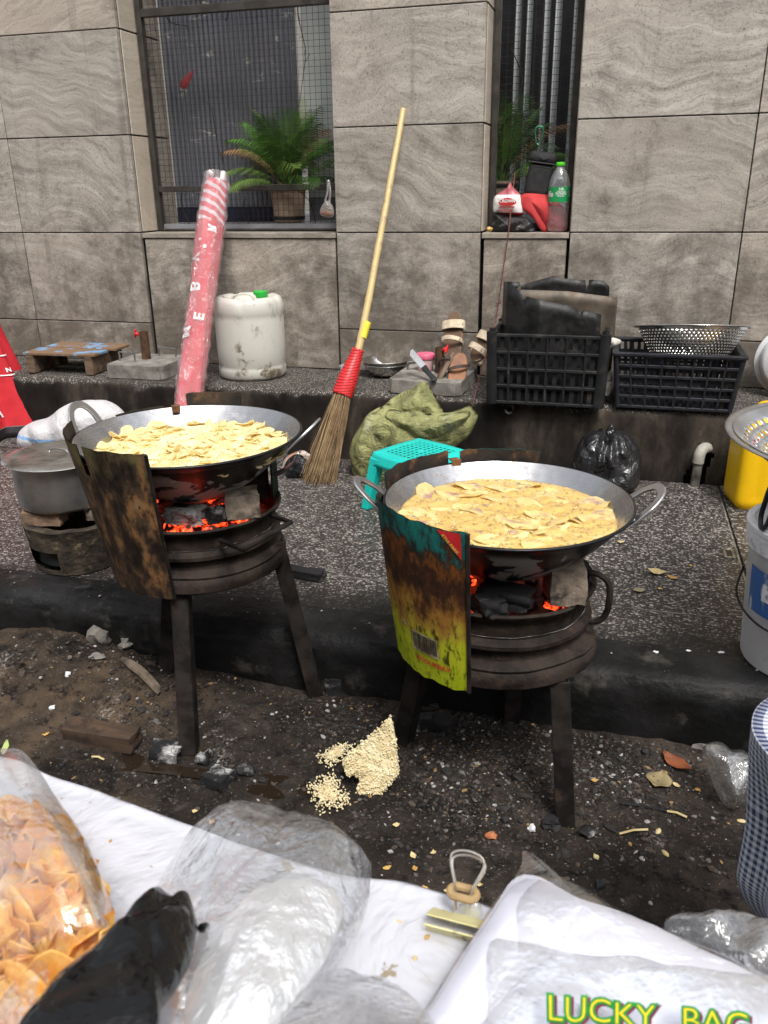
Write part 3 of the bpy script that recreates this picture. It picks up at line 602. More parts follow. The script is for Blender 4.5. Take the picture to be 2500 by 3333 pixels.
def stove(cx, cy, zt, zb, rr, legs, label, dents):
    c = V((cx, cy, 0)); s = thing('charcoal_stove', label, 'stove', c, group='wheel rim charcoal stoves')
    h = zt-zb
    pr = [(rr-.012, zt-.012), (rr-.006, zt-.002), (rr, zt), (rr+.003, zt-.004), (rr, zt-.011), (rr-.010, zt-.018), (rr-.014, zt-.030), (rr-.014, zt-h*.36), (rr-.010, zt-h*.385), (rr-.002, zt-h*.42), (rr-.002, zt-h*.47), (rr-.014, zt-h*.50), (rr-.016, zt-h*.60), (rr-.014, zt-h*.645), (rr-.004, zt-h*.68), (rr+.003, zt-h*.72), (rr+.001, zt-h*.76), (rr+.006, zt-h*.80), (rr+.008, zt-h*.86), (rr+.007, zt-h*.95), (rr-.004, zb), (rr-.03, zb-.004), (rr-.06, zb+.002), (.05, zb+.004)]
    def fn(p, a, i):
        d = 1+.012*nz((cos(a)*2, sin(a)*2, p.z*14), 1.6, cx*9)+.006*nz((cos(a)*6, sin(a)*6, p.z*40), 1.6, cx*5)
        for da, dz, am, wd in dents:
            d += am*exp(-(((a-da+pi) % (2*pi)-pi)/wd)**2-((p.z-dz)/.03)**2)
        return V((p.x*d, p.y*d, p.z))
    mb = MB(); mb.lathe(pr, 72, fn=fn); mb.build('drum', RIM, s, 40)
    mb = MB(); mb.lathe([(.001, zt-.072), (.06, zt-.070), (.12, zt-.060), (rr-.012, zt-.050)], 40, fn=lambda p, a, i: V((p.x, p.y, p.z+.006*nz(p, 40, 2)))); mb.build('ash_bed', basic('ash', (.30, .285, .27), (.045, .04, .038), 24, .95, 0, .7, 80), s)
    for a, b, f in legs: angle_leg(s, V(a)-c, V(b)-c, facing=f)
    return s
B1 = V((-.866, 1.545, 0)); B2 = V((-.172, 1.434, 0))
f1 = G(612, 2465); f2 = G(1030, 2265); f3 = G(545, 2212)
f1.z += road_h(f1.x, f1.y); f2.z += road_h(f2.x, f2.y)-.004; f3.z += road_h(f3.x, f3.y)
s1 = stove(B1.x, B1.y, .497, .352, .183, [((-.838, 1.378, .362), f1, (.25, -1, 0)), (CY(912, 1770, B1, .186)+V((-.008, 0, 0)), f2, (.6, -1, 0)), ((-.99, 1.62, .362), f3, (.2, -1, 0))],
           'rust brown wheel rim charcoal stove at left with scorched brown tin shield', [(radians(-30), .39, .02, .5)])
mb = MB(); hp_ = [CY(717, 1760, B1, .18), W(790, 1789, 1.33), W(947, 1700, 1.44), CY(885, 1678, B1, .178)]
mb.tube([p-B1 for p in hp_], .0055, 7); mb.build('handle', IRON, s1)
g1 = G(1842, 2698); g2 = G(1300, 2425); g3 = G(1665, 2357)
for g_ in (g1, g2, g3): g_.z += road_h(g_.x, g_.y)-.004
s2 = stove(B2.x, B2.y, .452, .300, .179, [((-.040, 1.310, .302), g1, (.15, -1, 0)), ((-.318, 1.40, .302), g2, (-.3, -1, 0)), ((-.15, 1.575, .302), g3, (.2, -1, 0))],
           'sooty wheel rim charcoal stove at right with lime green printed tin shield', [(radians(-12), .34, .045, .22), (radians(-25), .325, .03, .12)])
mb = MB(); hp_ = [W(x, y, 1.40) for x, y in ((1905, 1862), (1945, 1868), (1975, 1890), (1985, 1920), (1980, 1975), (1968, 2005), (1948, 2020), (1920, 2022), (1855, 2002), (1830, 1990))]
mb.tube([p-B2 for p in catmull(hp_, 4)], .006, 8); mb.build('handle', IRON, s2)
mb = MB(); a_, b_ = V(g2)+V((0, 0, .09)), G(1420, 2320, .05); mb.tube([a_-B2, V((b_.x, b_.y, .06))-B2], .005, 6); mb.build('stay_rod', IRON, s2)
def shield(parent, c, a0, a1, rb, rt, zb, zt, mat, notch, name='wind_shield', wob=0.0):
    mb = MB(); na, nh = 170, 26
    def R_(a, t): return lerp(rb, rt, t)*(1+.012*nz((a*2.2, t*2, 0), 1, zb*30)+wob*sin(a*3))
    def fn(u, v):
        a = lerp(a0, a1, u); r = R_(a, v); e = .004*nz((a*9, 0, 0), 1, 3); z = (zt-zb)*v+(e if v > .98 else 0)+(e*1.5 if v < .02 else 0)
        return (r*cos(a), r*sin(a), z)
    mb.grid(fn, na, nh, skip=lambda i, j: any(min(n0, n1) <= lerp(a0, a1, (i+.5)/na) <= max(n0, n1) and (j+.5)/nh > nt for n0, n1, nt in notch))
    sk_ = lambda i, j: any(min(n0, n1) <= lerp(a0, a1, (i+.5)/na) <= max(n0, n1) and (j+.5)/nh > nt for n0, n1, nt in notch)
    def fin(u, v): x, y, z = fn(u, v); r = hypot(x, y); k = (r-.0018)/r; return (x*k, y*k, z)
    mb.grid(fin, na, nh, mi=1, skip=sk_)
    o = mb.build(name, [mat, SOOTIN], parent, 60, loc=(c.x-parent.location.x, c.y-parent.location.y, zb)); return o, R_
SOOTIN = basic('burnt_tin_inside', (.030, .022, .017), (.010, .008, .007), 14, .6, .0, .6, 50, ((.14, .065, .025), 12, .54, .68), spec=.3)
D = radians
sh1, R1 = shield(s1, B1, D(-80), D(-272), .198, .256, .352, .684, BURNT, [(D(-115), D(-119.5), .80), (D(-166), D(-200), .84), (D(-228), D(-240), .90), (D(-200), D(-228), .935)])
sh2, R2 = shield(s2, B2, D(-96), D(-281), .200, .237, .303, .626, PAINTED, [(D(-158), D(-186), .90), (D(-233), D(-240), .91)])
# folded black seam at the front edge of each shield
for s_, b_, a_, r0, r1, z0, z1 in ((s1, B1, -80, .199, .257, .352, .684), (s2, B2, -96, .201, .238, .303, .626)):
    mb = MB(); mb.bar((r0*cos(D(a_)), r0*sin(D(a_)), z0), (r1*cos(D(a_)), r1*sin(D(a_)), z1), .007, .004, (0, 1, 0)); mb.build('folded_seam', IRON, s_, 0, bevel=.001)
# print left on the green shield
def on2(a_c, z_c, dr=.0016):
    def f(x, y):
        t = (z_c+y-.303)/(.626-.303); r = R2(D(a_c), t)+dr; a = D(a_c)+x/r; r = R2(a, t)+dr; return (r*cos(a), r*sin(a), y+z_c-.303)
    return f
mb = MB(); f = on2(-121, .378, .0015); mb.grid(lambda u, v: f((u-.5)*.064, (v-.5)*.042), 6, 1); mb.build('print_patch', basic('faded_label', (.42, .36, .22), (.20, .15, .07), 40, .6, dirt=((.05, .03, .015), 40, .5, .7)), sh2)
mb = MB(); f = on2(-121, .379, .0022); x = -.028; rb_ = random.Random(5)
while x < .028:
    w_ = rb_.choice((.0008, .0009, .0014, .002)); z0 = -.016; mb.add([f(x, z0), f(x+w_, z0), f(x+w_, .018), f(x, .018)], [(0, 1, 2, 3)]); x += w_+rb_.choice((.0008, .0011, .0016))
mb.build('barcode', INKK, sh2, 0)
text_on('lettering', '18 L', .018, on2(-122, .408, .0022), INKK, sh2, .0002)
text_on('lettering', 'KUGUKBAY', .0145, on2(-116.5, .342, .0022), INKR, sh2, .0004)
mb = MB(); f = on2(-135, .404, .0018); mb.add([f(0, 0)]+[f(.006*cos(i*pi/6), .006*sin(i*pi/6)) for i in range(12)], [(0, 1+i, 1+(i+1) % 12) for i in range(12)]); mb.build('emblem', basic('faded_emblem', (.45, .42, .28), (.25, .2, .1), 60, .5), sh2, 0)
text_on('lettering', '21', .007, on2(-135, .404, .0024), INKK, sh2, .0002)
mb = MB(); f = on2(-104, .603, .0019); mb.add([f(-.022, .021), f(.022, .021), f(.022, -.028)], [(0, 2, 1)]); mb.build('red_corner', INKR, sh2, 0)
def _rc(x, y):
    f = on2(-104, .603, .0025); q = D(-48); X, Y = x*cos(q)-y*sin(q)+.003, x*sin(q)+y*cos(q)-.001; return f(X, Y)
text_on('lettering', 'ETHI PARK', .0085, _rc, basic('yellow_print', (.7, .5, .1), (.5, .35, .08), 40, .5), sh2, .0002)
# bent rusty tabs hooked over the wok rims
TAB = basic('rusted_tab', (.20, .085, .035), (.05, .03, .02), 30, .75, .2, .5)
for s_, b_, a_, r_, z_ in ((s1, B1, 126, .240, .652), (s2, B2, 124, .226, .604)):
    mb = MB(); ca, sa = cos(D(a_)), sin(D(a_)); R = rotm('Z', D(a_)); mb.box((r_*ca, r_*sa, z_+.006), (.022, .020, .002), R); mb.box(((r_-.011)*ca, (r_-.011)*sa, z_), (.002, .020, .014), R); mb.build('rim_tab', TAB, s_, 0)
# ---- woks
def wok(c, z, Rm, dep, hand, label, inner):
    w = thing('wok', label, 'wok', V((c[0], c[1], z-dep)), group='frying woks on the stoves')
    def zz(r): return dep*(r/Rm)**1.9
    o = [(.001, 0)]+[(Rm*k/18, zz(Rm*k/18)) for k in range(1, 19)]; i_ = [(r, zz(r)+.0035) for r, _ in reversed(o)]
    n = 96; fn = lambda p, a, i: V((p.x, p.y, p.z+.0012*sin(2*a+1)*(hypot(p.x, p.y)/Rm)**2))
    mb = MB(); mb.lathe(o+[(Rm+.004, dep), (Rm+.005, dep+.002), (Rm+.003, dep+.0045), (Rm, dep+.0045)], n, mi=1, fn=fn); mb.lathe([(Rm, dep+.0045)]+i_[1:], n, mi=0, fn=fn)
    mb.build('bowl', [inner, WOKO], w, 70)
    for a, out, up, hw in hand:
        ca, sa = cos(a), sin(a); tg = V((-sa, ca, 0)); dr = V((ca*out, sa*out, up)); b = V((ca*(Rm-.006), sa*(Rm-.006), dep-.014)); nrm = tg.cross(dr).normalized()
        P = catmull([b+tg*k*hw+dr*q for k, q in ((-1.05, -.12), (-1, .25), (-.88, .62), (-.5, .93), (0, 1.02), (.5, .93), (.88, .62), (1, .25), (1.05, -.12))], 5)
        mb = MB(); ctr = b+dr*.4
        vs = []
        ribbon(mb, P, lambda u, P=P, ctr=ctr: (P[min(len(P)-1, int(round(u*(len(P)-1))))]-ctr), lambda u: .016+.008*abs(2*u-1)**3, .005)
        h = mb.build('handle', ALU, w, 0, bevel=.0016, bseg=2)
        for k in (-1.02, 1.02):
            q = b+tg*k*hw+dr*.06-V((ca, sa, 0))*.002; mb = MB(); mb.lathe([(.0005, .004), (.003, .0035), (.0045, .001), (.0048, -.001)], 8, q, frame((-ca, -sa, .3))); mb.build('rivet', ALU, h)
    return w, zz
w1, zz1 = wok(B1-V((.005, -.004, 0)), .650, .2405, .150, [(D(183), .030, .066, .048), (D(5), .052, .050, .048)], 'big aluminium wok on the left stove, full of pale yellow chips', WOKI2)
w2, zz2 = wok((-.163, 1.430, 0), .600, .2255, .148, [(D(192), .058, .050, .044), (D(8), .052, .044, .050)], 'big aluminium wok on the right stove frying larger purplish slices in golden oil', WOKI)
def oil(c, z, r, mat, label):
    mb = MB(); mb.lathe([(.0005, 0)]+[(r*k/34, 0) for k in range(1, 35)]+[(r*.92, -.012)], 120, fn=lambda p, a, i: V((p.x, p.y, p.z+(.0034*nz(p, 34, 1)+.0030*abs(nz(p, 70, 2)) if i < 34 else 0))))
    o = mb.build('frying_oil', mat, None, 180); o.location = (c[0], c[1], z-.0); return tag(o, label, 'oil')
c1 = V((B1.x-.005, B1.y+.004, 0)); c2 = V((-.163, 1.430, 0))
OIL1 = m_oil('chip_oil', (.84, .72, .40), (.92, .83, .55)); OIL2 = m_oil('golden_oil', (.54, .34, .085), (.70, .49, .17))
o1 = oil(c1, .650-.0335-.012, .2090, OIL1, 'pale bubbling oil between the chips in the left wok'); o2 = oil(c2, .600-.0265-.012, .2010, OIL2, 'golden brown bubbling oil in the right wok')
ZO1, ZO2 = .614, .572
def chip_mesh(seed, a, b, bend, wave, mat, name='potato_chip', n=14, th=.0006):
    rr = random.Random(seed); ph = [rr.uniform(0, 6.28) for _ in range(6)]; vs = []; fs = []
    def P(k, q, s):
        an = 2*pi*k/n; e = 1+.10*sin(2*an+ph[0])+.08*sin(3*an+ph[1])+.05*sin(5*an+ph[2]); x = a*q*e*cos(an); y = b*q*e*sin(an)
        z = bend*(x/a)**2*a+wave*a*(.5*sin(x/a*3+ph[3])*cos(y/b*2.4+ph[4])+.30*q*q*sin(3*an+ph[5])); return (x, y, z+s*th)
    rings = (.0, .4, .75, 1.0)
    for s in (1, -1):
        o = len(vs); vs.append(P(0, 0, s))
        for q in rings[1:]: vs += [P(k, q, s) for k in range(n)]
        for k in range(n):
            l = (k+1) % n; f = [(o, o+1+k, o+1+l)]
            for r in range(2): f.append((o+1+r*n+k, o+1+(r+1)*n+k, o+1+(r+1)*n+l, o+1+r*n+l))
            fs += f if s > 0 else [tuple(reversed(x)) for x in f]
    t_ = 1+2*n; u_ = 1+3*n+1+2*n
    for k in range(n): l = (k+1) % n; fs.append((t_+k, u_+k, u_+l, t_+l))
    me = bpy.data.meshes.new(name); me.from_pydata(vs, [], fs); me.update(); me.materials.append(mat); me.polygons.foreach_set('use_smooth', [True]*len(me.polygons)); me.set_sharp_from_angle(angle=radians(70)); return me
CH1 = m_chip('chip_pale', (.96, .88, .60), (.94, .80, .46), None, .55); CH2 = m_chip('slice_yellow', (.92, .79, .42), (.84, .66, .28), (.50, .31, .26), .4); CH3 = m_chip('chip_fried', (.93, .66, .21), (.80, .36, .06), None, .45)
ms1 = [chip_mesh(i, random.uniform(.019, .030), random.uniform(.014, .020), random.uniform(-.15, .30), random.uniform(.12, .34), CH1) for i in range(9)]
rr = random.Random(3)
for i in range(290):
    r = sqrt(rr.random())*.203; a = rr.uniform(0, 2*pi); me = ms1[i % 9]; o = bpy.data.objects.new('frying_chip', me); COL.objects.link(o)
    hmp = rr.uniform(-.004, .0035)+(.006 if r > .190 else 0)
    o.location = (c1.x+r*cos(a), c1.y+r*sin(a), ZO1+hmp+.001); o.rotation_euler = (rr.gauss(0, .20), rr.gauss(0, .20), rr.uniform(0, 6.28)); o.scale = [rr.uniform(.75, 1.2)]*3
    tag(o, 'pale yellow chip frying among many others in the left wok', 'chip', 'chips frying in the left wok')
ms2 = [chip_mesh(40+i, random.uniform(.038, .054), random.uniform(.018, .026), random.uniform(-.08, .18), random.uniform(.08, .20), CH2, 'slice', 18) for i in range(8)]
pts = []
for i in range(600):
    r = sqrt(rr.random())*.178; a = rr.uniform(0, 2*pi); p = V((r*cos(a), r*sin(a), 0))
    if all((p-q).length > .030 for q in pts): pts.append(p)
    if len(pts) >= 44: break
for i, p in enumerate(pts):
    o = bpy.data.objects.new('frying_slice', ms2[i % 8]); COL.objects.link(o); o.location = (c2.x+p.x, c2.y+p.y, ZO2+rr.uniform(-.0032, .0022))
    o.rotation_euler = (rr.gauss(0, .09), rr.gauss(0, .08), rr.uniform(-.9, .9)); o.scale = [rr.uniform(.75, 1.12)]*3
    tag(o, 'large yellow slice with purplish flesh frying in the right wok', 'chip', 'slices frying in the right wok')
BUB = NT('oil_bubble'); BUBM = BUB.end(BUB.bsdf(Base_Color=(.88, .72, .40), Roughness=.03, IOR=1.33, Transmission_Weight=.85, Coat_Weight=.6))
for c_, zo, rm, nb, lab in ((c1, ZO1, .200, 700, 'left'), (c2, ZO2, .192, 900, 'right')):
    mb = MB()
    for i in range(nb):
        r = sqrt(rr.random())*rm; a = rr.uniform(0, 2*pi); q = rr.uniform(.0012, .0030)*(1.6 if rr.random() < .18 else 1); x, y = c_.x+r*cos(a), c_.y+r*sin(a)
        mb.lathe([(q, 0), (q*.86, q*.5), (q*.5, q*.87), (.0002, q)], 7, (x, y, zo+.0018+.0034*nz((x-c_.x, y-c_.y, 0), 34, 1)))
    tag(mb.build('oil_bubbles', BUBM, None, 180), 'froth of bubbles on the oil in the %s wok' % lab, 'bubbles', kind='stuff')
# ---- fire: charcoal and embers, bricks under the woks
def chunk(name, p, d, rz, mat, label, cat, group=None, seed=0, n=2, rough=.35, tilt=0.0, box=False):
    mb = MB(); R = rotm('Z', rz) @ rotm('Y', tilt)
    if box:
        nseg = 5
        for fc in range(1):
            bm = bmesh.new(); bmesh.ops.create_cube(bm, size=2); bmesh.ops.subdivide_edges(bm, edges=bm.edges[:], cuts=5, use_grid_fill=True); bm.verts.ensure_lookup_table(); vs = []
            for v in bm.verts:
                q = v.co.copy(); q *= 1+rough*.30*fbm(q, 1.3, seed*3.3, 4); q = V((q.x*d[0]/2, q.y*d[1]/2, q.z*d[2]/2)); vs.append(R @ q+V(p))
            bm.faces.ensure_lookup_table(); mb.add(vs, [[x.index for x in f.verts] for f in bm.faces]); bm.free()
    else: lump(mb, p, V(d)/2, R, seed, n, rough)
    return tag(mb.build(name, mat, None, 35), label, cat, group)
for k_, (b_, zt, rng) in enumerate(((B1, .497, 11), (B2, .452, 12))):
    rr = random.Random(rng); side = 'left' if k_ == 0 else 'right'
    for i in range(34):
        r = sqrt(rr.random())*.150; a = rr.uniform(0, 2*pi); em = rr.random() < .42
        chunk('ember' if em else 'charcoal_lump', (b_.x+r*cos(a), b_.y+r*sin(a), zt-.040+rr.uniform(0, .016)-(.016 if r < .09 else 0)+(.012 if r > .12 else 0)), (rr.uniform(.03, .055), rr.uniform(.022, .034), rr.uniform(.018, .030)), rr.uniform(0, 3), EMBER if em else COALM,
              ('glowing red ember in the fire of the %s stove' if em else 'unburnt black charcoal lump in the fire of the %s stove') % side, 'ember' if em else 'charcoal', '%s in the %s stove' % ('embers' if em else 'charcoal', side), i)
def block(name, p, d, rz, mat, label, cat, group=None, seed=1): return chunk(name, p, d, rz, mat, label, cat, group, seed, box=True, rough=.30 if cat == 'brick' else .85)
q = G(778, 1683, .500); block('brick', (q.x, q.y+.02, .525), (.070, .062, .052), .5, BRICK, 'grey brown brick propping the left wok at the right of its fire', 'brick')
q = G(1815, 1960, .455); block('brick', (q.x+.008, q.y+.030, .487), (.062, .080, .066), .25, BRICK, 'sooty brick propping the right wok beside the handle', 'brick', seed=4)
for b_, zt, s_ in ((B1, .497, 'left'), (B2, .452, 'right')):
    block('brick', (b_.x-.06, b_.y+.115, zt+.022), (.07, .06, .062), .4, BRICK, 'sooty brick under the back of the %s wok' % s_, 'brick', seed=6)
q = G(575, 1705, .497); block('charcoal_log', (q.x, q.y+.035, .506), (.085, .05, .030), -.15, ASHM, 'dark charcoal log with ashy end at the front of the left fire', 'charcoal', seed=3)
q = G(705, 1700, .497); block('charcoal_log', (q.x, q.y+.028, .506), (.065, .036, .028), .5, ASHM, 'ash white charcoal log beside the brick in the left fire', 'charcoal', seed=5)
q = G(1640, 1985, .452); block('charcoal_log', (q.x, q.y+.04, .462), (.09, .05, .032), -.2, COALM, 'black charcoal log in the middle of the right fire', 'charcoal', seed=8)
q = G(1590, 1990, .452); block('charcoal_log', (q.x, q.y+.01, .460), (.045, .05, .030), .7, COALM, 'short black charcoal log beside the green shield', 'charcoal', seed=9)
q = W(1880, 1855, 1.44); block('charcoal_log', (q.x-.012, q.y, q.z-.01), (.06, .07, .045), .3, COALM, 'black burnt log poking out behind the brick of the right stove', 'charcoal', seed=10)
# burnt can wall standing at the right of the left fire
mb = MB(); p0 = W(845, 1660, 1.60); mb.box((p0.x+.0, p0.y, .545), (.050, .004, .105), rotm('Z', .5)); mb.box((p0.x+.028, p0.y+.03, .545), (.004, .06, .105), rotm('Z', .2)); tag(mb.build('scorched_can_wall', IRON, None, 0, bevel=.001), 'black scorched tin corner standing under the right rim of the left wok', 'tin')
mb = MB(); pts_ = [W(x, y, 1.60) for x, y in ((975, 1470), (960, 1500), (925, 1530), (890, 1545))]; ribbon(mb, catmull(pts_, 4), (0, 1, .3), .022, .004); tag(mb.build('metal_strip', ALU, None, 0, bevel=.001), 'bent bright metal strip under the right handle of the left wok', 'strip')
# ---- clay stove with lidded pot
PC = V((-1.418, 1.838, ZP)); cs = thing('clay_stove', 'squat crusted clay stove with square fire door on the pavement', 'stove', PC)
CLAY = basic('crusted_clay', (.075, .058, .040), (.018, .0145, .011), 16, .9, 0, 1.0, 40, ((.19, .15, .095), 28, .57, .68), bd=.010)
n_ = 72
def cfn(p, a, i): d = 1+.014*fbm((p.x, p.y, p.z), 16, 2, 3); return V((p.x*d, p.y*d, p.z+(.004*nz((cos(a), sin(a), 0), 3, 1) if p.z > .1 else 0)))
da = D(-105)
def cskip(i, k): a = 2*pi*(k+.5)/n_; dd = (a-da+pi) % (2*pi)-pi; return 2 <= i <= 5 and abs(dd) < .42
mb = MB(); mb.lathe([(.11, .001), (.122, .004), (.124, .020), (.126, .032), (.128, .046), (.130, .060), (.131, .072), (.133, .09), (.136, .11), (.139, .130), (.141, .136), (.136, .139), (.12, .134), (.10, .130), (.095, .11), (.08, .03)], n_, fn=cfn, skip=cskip); mb.build('body', CLAY, cs, 60)
mb = MB(); mb.lathe([(.001, .025), (.112, .025), (.112, .10), (.105, .115)], 40); mb.build('fire_chamber', INKK, cs)
block('brick', PC+V((-.045, -.068, .152)), (.11, .055, .034), .15, basic('orange_brick', (.27, .165, .11), (.19, .125, .09), 24, .9, 0, .5, 60, ((.08, .06, .045), 10, .5, .7)), 'pale orange brick wedged under the lidded pot at left', 'brick', seed=12)
block('brick', PC+V((.075, .02, .152)), (.05, .10, .034), .15, BRICK, 'sooty brick under the right of the lidded pot', 'brick', seed=13)
block('brick', PC+V((-.06, .07, .152)), (.06, .05, .034), .5, BRICK, 'sooty brick under the back of the lidded pot', 'brick', seed=14)
pt = thing('cooking_pot', 'wide aluminium cooking pot with flat lid on the clay stove', 'pot', PC+V((-.03, .012, .170)))
mb = MB(); mb.lathe([(.001, 0), (.105, 0), (.117, .004), (.123, .014), (.126, .05), (.1265, .13), (.130, .132), (.130, .135), (.122, .135), (.121, .02), (.001, .015)], 72); mb.build('body', ALU, pt, 50)
LID = basic('stained_aluminium', (.50, .49, .47), (.36, .34, .31), 12, .30, .9, .1, 50, ((.13, .105, .08), 9, .46, .68))
mb = MB(); mb.lathe([(.001, .141), (.05, .1405), (.095, .138), (.104, .1365), (.112, .140), (.128, .1395), (.146, .136), (.1475, .1345), (.146, .1335), (.12, .137), (.001, .138)], 80); ld = mb.build('lid', [LID], pt, 50)
mb = MB(); mb.tube(catmull([(-.03, 0, .1405), (-.025, 0, .149), (0, 0, .152), (.025, 0, .149), (.03, 0, .1405)], 3), .003, 6); mb.build('lid_grip', LID, ld)
# ================================================================== THINGS ON THE LEDGE, AGAINST THE WALL AND IN THE WINDOWS
def PLN(px, py, y0, z0, k):         # point on the leaning plane y = y0 + (z-z0)*k
    d = _ray(px, py); t = (y0+(CAMH-z0)*k)/(d.y-k*d.z); return d*t+V((0, 0, CAMH))
# ---- rolled parasol wrapped in film
T_ = W(706, 585, 3.225); Bm = G(619, 1269, .45); ax = (T_-Bm).normalized(); foot = Bm-ax*((Bm.z-ZP-.006)/ax.z); Lp = (T_-foot).length; Ra = frame(ax, (1, 0, 0))
um = thing('rolled_parasol', 'red parasol rolled up in clear film leaning on the wall beside the jerrycan', 'parasol', foot, rot=Ra)
t = NT('red_canvas'); v = t.co(); P = t.n('SeparateXYZ', Vector=v); an = t.ma('ARCTAN2', P.outputs[1], P.outputs[0])
st = t.step(t.ma('FRACT', t.ma('ADD', t.ma('MULTIPLY', P.outputs[2], 26.0), t.ma('MULTIPLY', an, .62))), .55, .60); st = t.ma('MULTIPLY', st, t.step(P.outputs[2], Lp*.83, Lp*.84))
c = t.mix(t.noise(9, 5, .6, v), (.70, .10, .12), (.58, .055, .075)); c = t.mix(st, c, (.70, .66, .68))
REDC = t.end(t.bsdf(Base_Color=c, Roughness=.75, Normal=t.bump(t.noise(30, 4, .6, v), .3, .004)))
def upr(z):
    q = z/Lp; return .031+.018*smooth01(q, 0, .35)-.004*smooth01(q, .8, 1)+.003*sin(q*9)
def ufn(p, a, i): d = 1+.07*cos(7*a+p.z*6)+.05*nz((cos(a), sin(a), p.z*3), 2, 1); return V((p.x*d, p.y*d, p.z))
mb = MB(); mb.lathe([(.004, .004)]+[(upr(Lp*k/40)*.95, .02+(Lp-.04)*k/40) for k in range(41)]+[(.02, Lp-.012)], 56, fn=ufn); mb.build('canopy', REDC, um, 180)
PF = film('parasol_film', (.97, .95, .96), .22, 40, 2.2, .10, (.86, .74, .76), 1.5, 1.2, (1, 1, .5), 2.2)
mb = MB(); mb.lathe([(upr(Lp*k/90)*1.06+.002, .0+(Lp+.012)*k/90) for k in range(91)], 84, fn=lambda p, a, i: V((p.x, p.y, p.z))*1.0+V((cos(a), sin(a), 0))*(.0045*fold((cos(a)*.05, sin(a)*.05, p.z*.7), 17, 2, 6)+.001)); mb.build('film_wrap', PF, um, 180)
mb = MB(); mb.tube([(.022, .0, Lp-.05), (.024, 0, Lp+.032)], .0105, 16); po = mb.build('pole', WHITEP, um, 50, bevel=.001)
mb = MB(); mb.tube([(-.022, -.012, Lp-.03), (-.026, -.016, Lp+.012)], .013, 14); mb.lathe([(.0005, .013), (.008, .0105), (.0125, .004), (.0135, -.004), (.01, -.012)], 16, (-.016, -.032, Lp+.008), frame((-.1, -.9, .4))); mb.build('rib_cap', WHITEP, um)
def onU(zc, ac):
    def f(x, y):
        z = zc+x; a = ac+y/.06; r = upr(z)*1.03+.0052; return (r*cos(a), r*sin(a), z)
    return f
for tx, zq, aq, sz in (('B', .60, -1.75, .066), ('E', .50, -1.15, .060), ('V', .70, -2.0, .056), ('M', .45, -2.05, .060), ('R', .80, -1.0, .045), ('o', .735, -1.3, .022), ('s', .76, -1.7, .020)):
    text_on('lettering', tx, sz, onU(Lp*zq, aq), INKW, um, .002)
# ---- white jerrycan
jl, jr = W(722, 1190, 3.13), W(926, 1190, 3.13); jx = (jl.x+jr.x)/2; jR = (jr.x-jl.x)/2*.985
jc = thing('jerrycan', 'dirty white plastic jerrycan with green cap on the ledge', 'jerrycan', (jx, 3.13, ZL+.004), rz=-.1)
t = NT('dirty_white_plastic'); v = t.co(); n1 = t.noise(11, 7, .68, v); n2 = t.noise(5, 3, .5, v); P = t.n('SeparateXYZ', Vector=v)
c = t.mix(t.noise(5, 4, .5, v), (.66, .645, .59), (.57, .55, .49)); c = t.mix(t.ma('MULTIPLY', t.step(n1, .555, .63), t.step(n2, .46, .56)), c, (.14, .105, .06))
c = t.mix(t.ma('MULTIPLY', t.step(t.noise(17, 6, .65, v), .52, .66), t.step(P.outputs[2], .055, .03)), c, (.11, .095, .065)); c = t.mix(t.ma('MULTIPLY', t.step(t.noise(26, 6, .7, t.n('Mapping', Vector=v, Scale=(1, 1, .5)).outputs[0]), .55, .70), .6), c, (.27, .23, .17))
p = t.bsdf(Base_Color=c, Roughness=.42, Subsurface_Weight=.0, Normal=t.bump(t.noise(14, 4, .5, v), .2, .006)); JM = t.end(t.n('MixShader', i0=.18, i1=p.outputs[0], i2=t.n('BsdfTranslucent', Color=(.8, .8, .76)).outputs[0]))
HJ = .325
def jfn(p, a, i):
    d = 1+.006*nz((cos(a), sin(a), p.z*4), 2, 2); z = p.z; r = hypot(p.x, p.y)
    if p.z > HJ*.80: z += -.010*max(0, cos(5*a))**8*(p.z-HJ*.80)/(HJ*.2); d *= 1-.03*max(0, cos(5*a))**10
    return V((p.x*d, p.y*d, z))
mb = MB(); mb.lathe([(.001, .004), (jR*.8, .004), (jR*.93, 0), (jR*.985, .010), (jR*.99, .040), (jR*.965, .047), (jR*.985, .054), (jR, .12), (jR, HJ*.72), (jR*.985, HJ*.765), (jR*1.005, HJ*.79), (jR*1.01, HJ*.86), (jR*.99, HJ*.92), (jR*.94, HJ*.965), (jR*.86, HJ*.985), (jR*.74, HJ*.98), (jR*.64, HJ*.94), (jR*.5, HJ*.90), (.001, HJ*.895)], 80, fn=jfn); mb.build('body', JM, jc, 180)
mb = MB(); ribbon(mb, catmull([(-.055, -.035, HJ*.90), (-.045, -.03, HJ*.985), (0, -.022, HJ*1.01), (.035, -.016, HJ*.985), (.04, -.014, HJ*.9)], 5), (.3, 1, 0), .018, .007); mb.build('handle', JM, jc, 0, bevel=.002, bseg=2)
GRN = basic('green_plastic', (.03, .42, .05), (.02, .33, .04), 10, .35)
mb = MB(); mb.lathe([(.022, HJ*.9), (.022, HJ*.96)], 20, (.042, .03, 0)); mb.build('neck', JM, jc)
mb = MB(); mb.lathe([(.028, HJ*.955), (.029, HJ*.96), (.029, HJ*1.025), (.026, HJ*1.035), (.001, HJ*1.035)], 40, (.042, .03, 0), fn=lambda p, a, i: V((p.x*(1+.02*(1 if int(a*40/6.2832) % 2 else 0)*(i < 3)), p.y, p.z))); mb.build('cap', GRN, jc, 40)
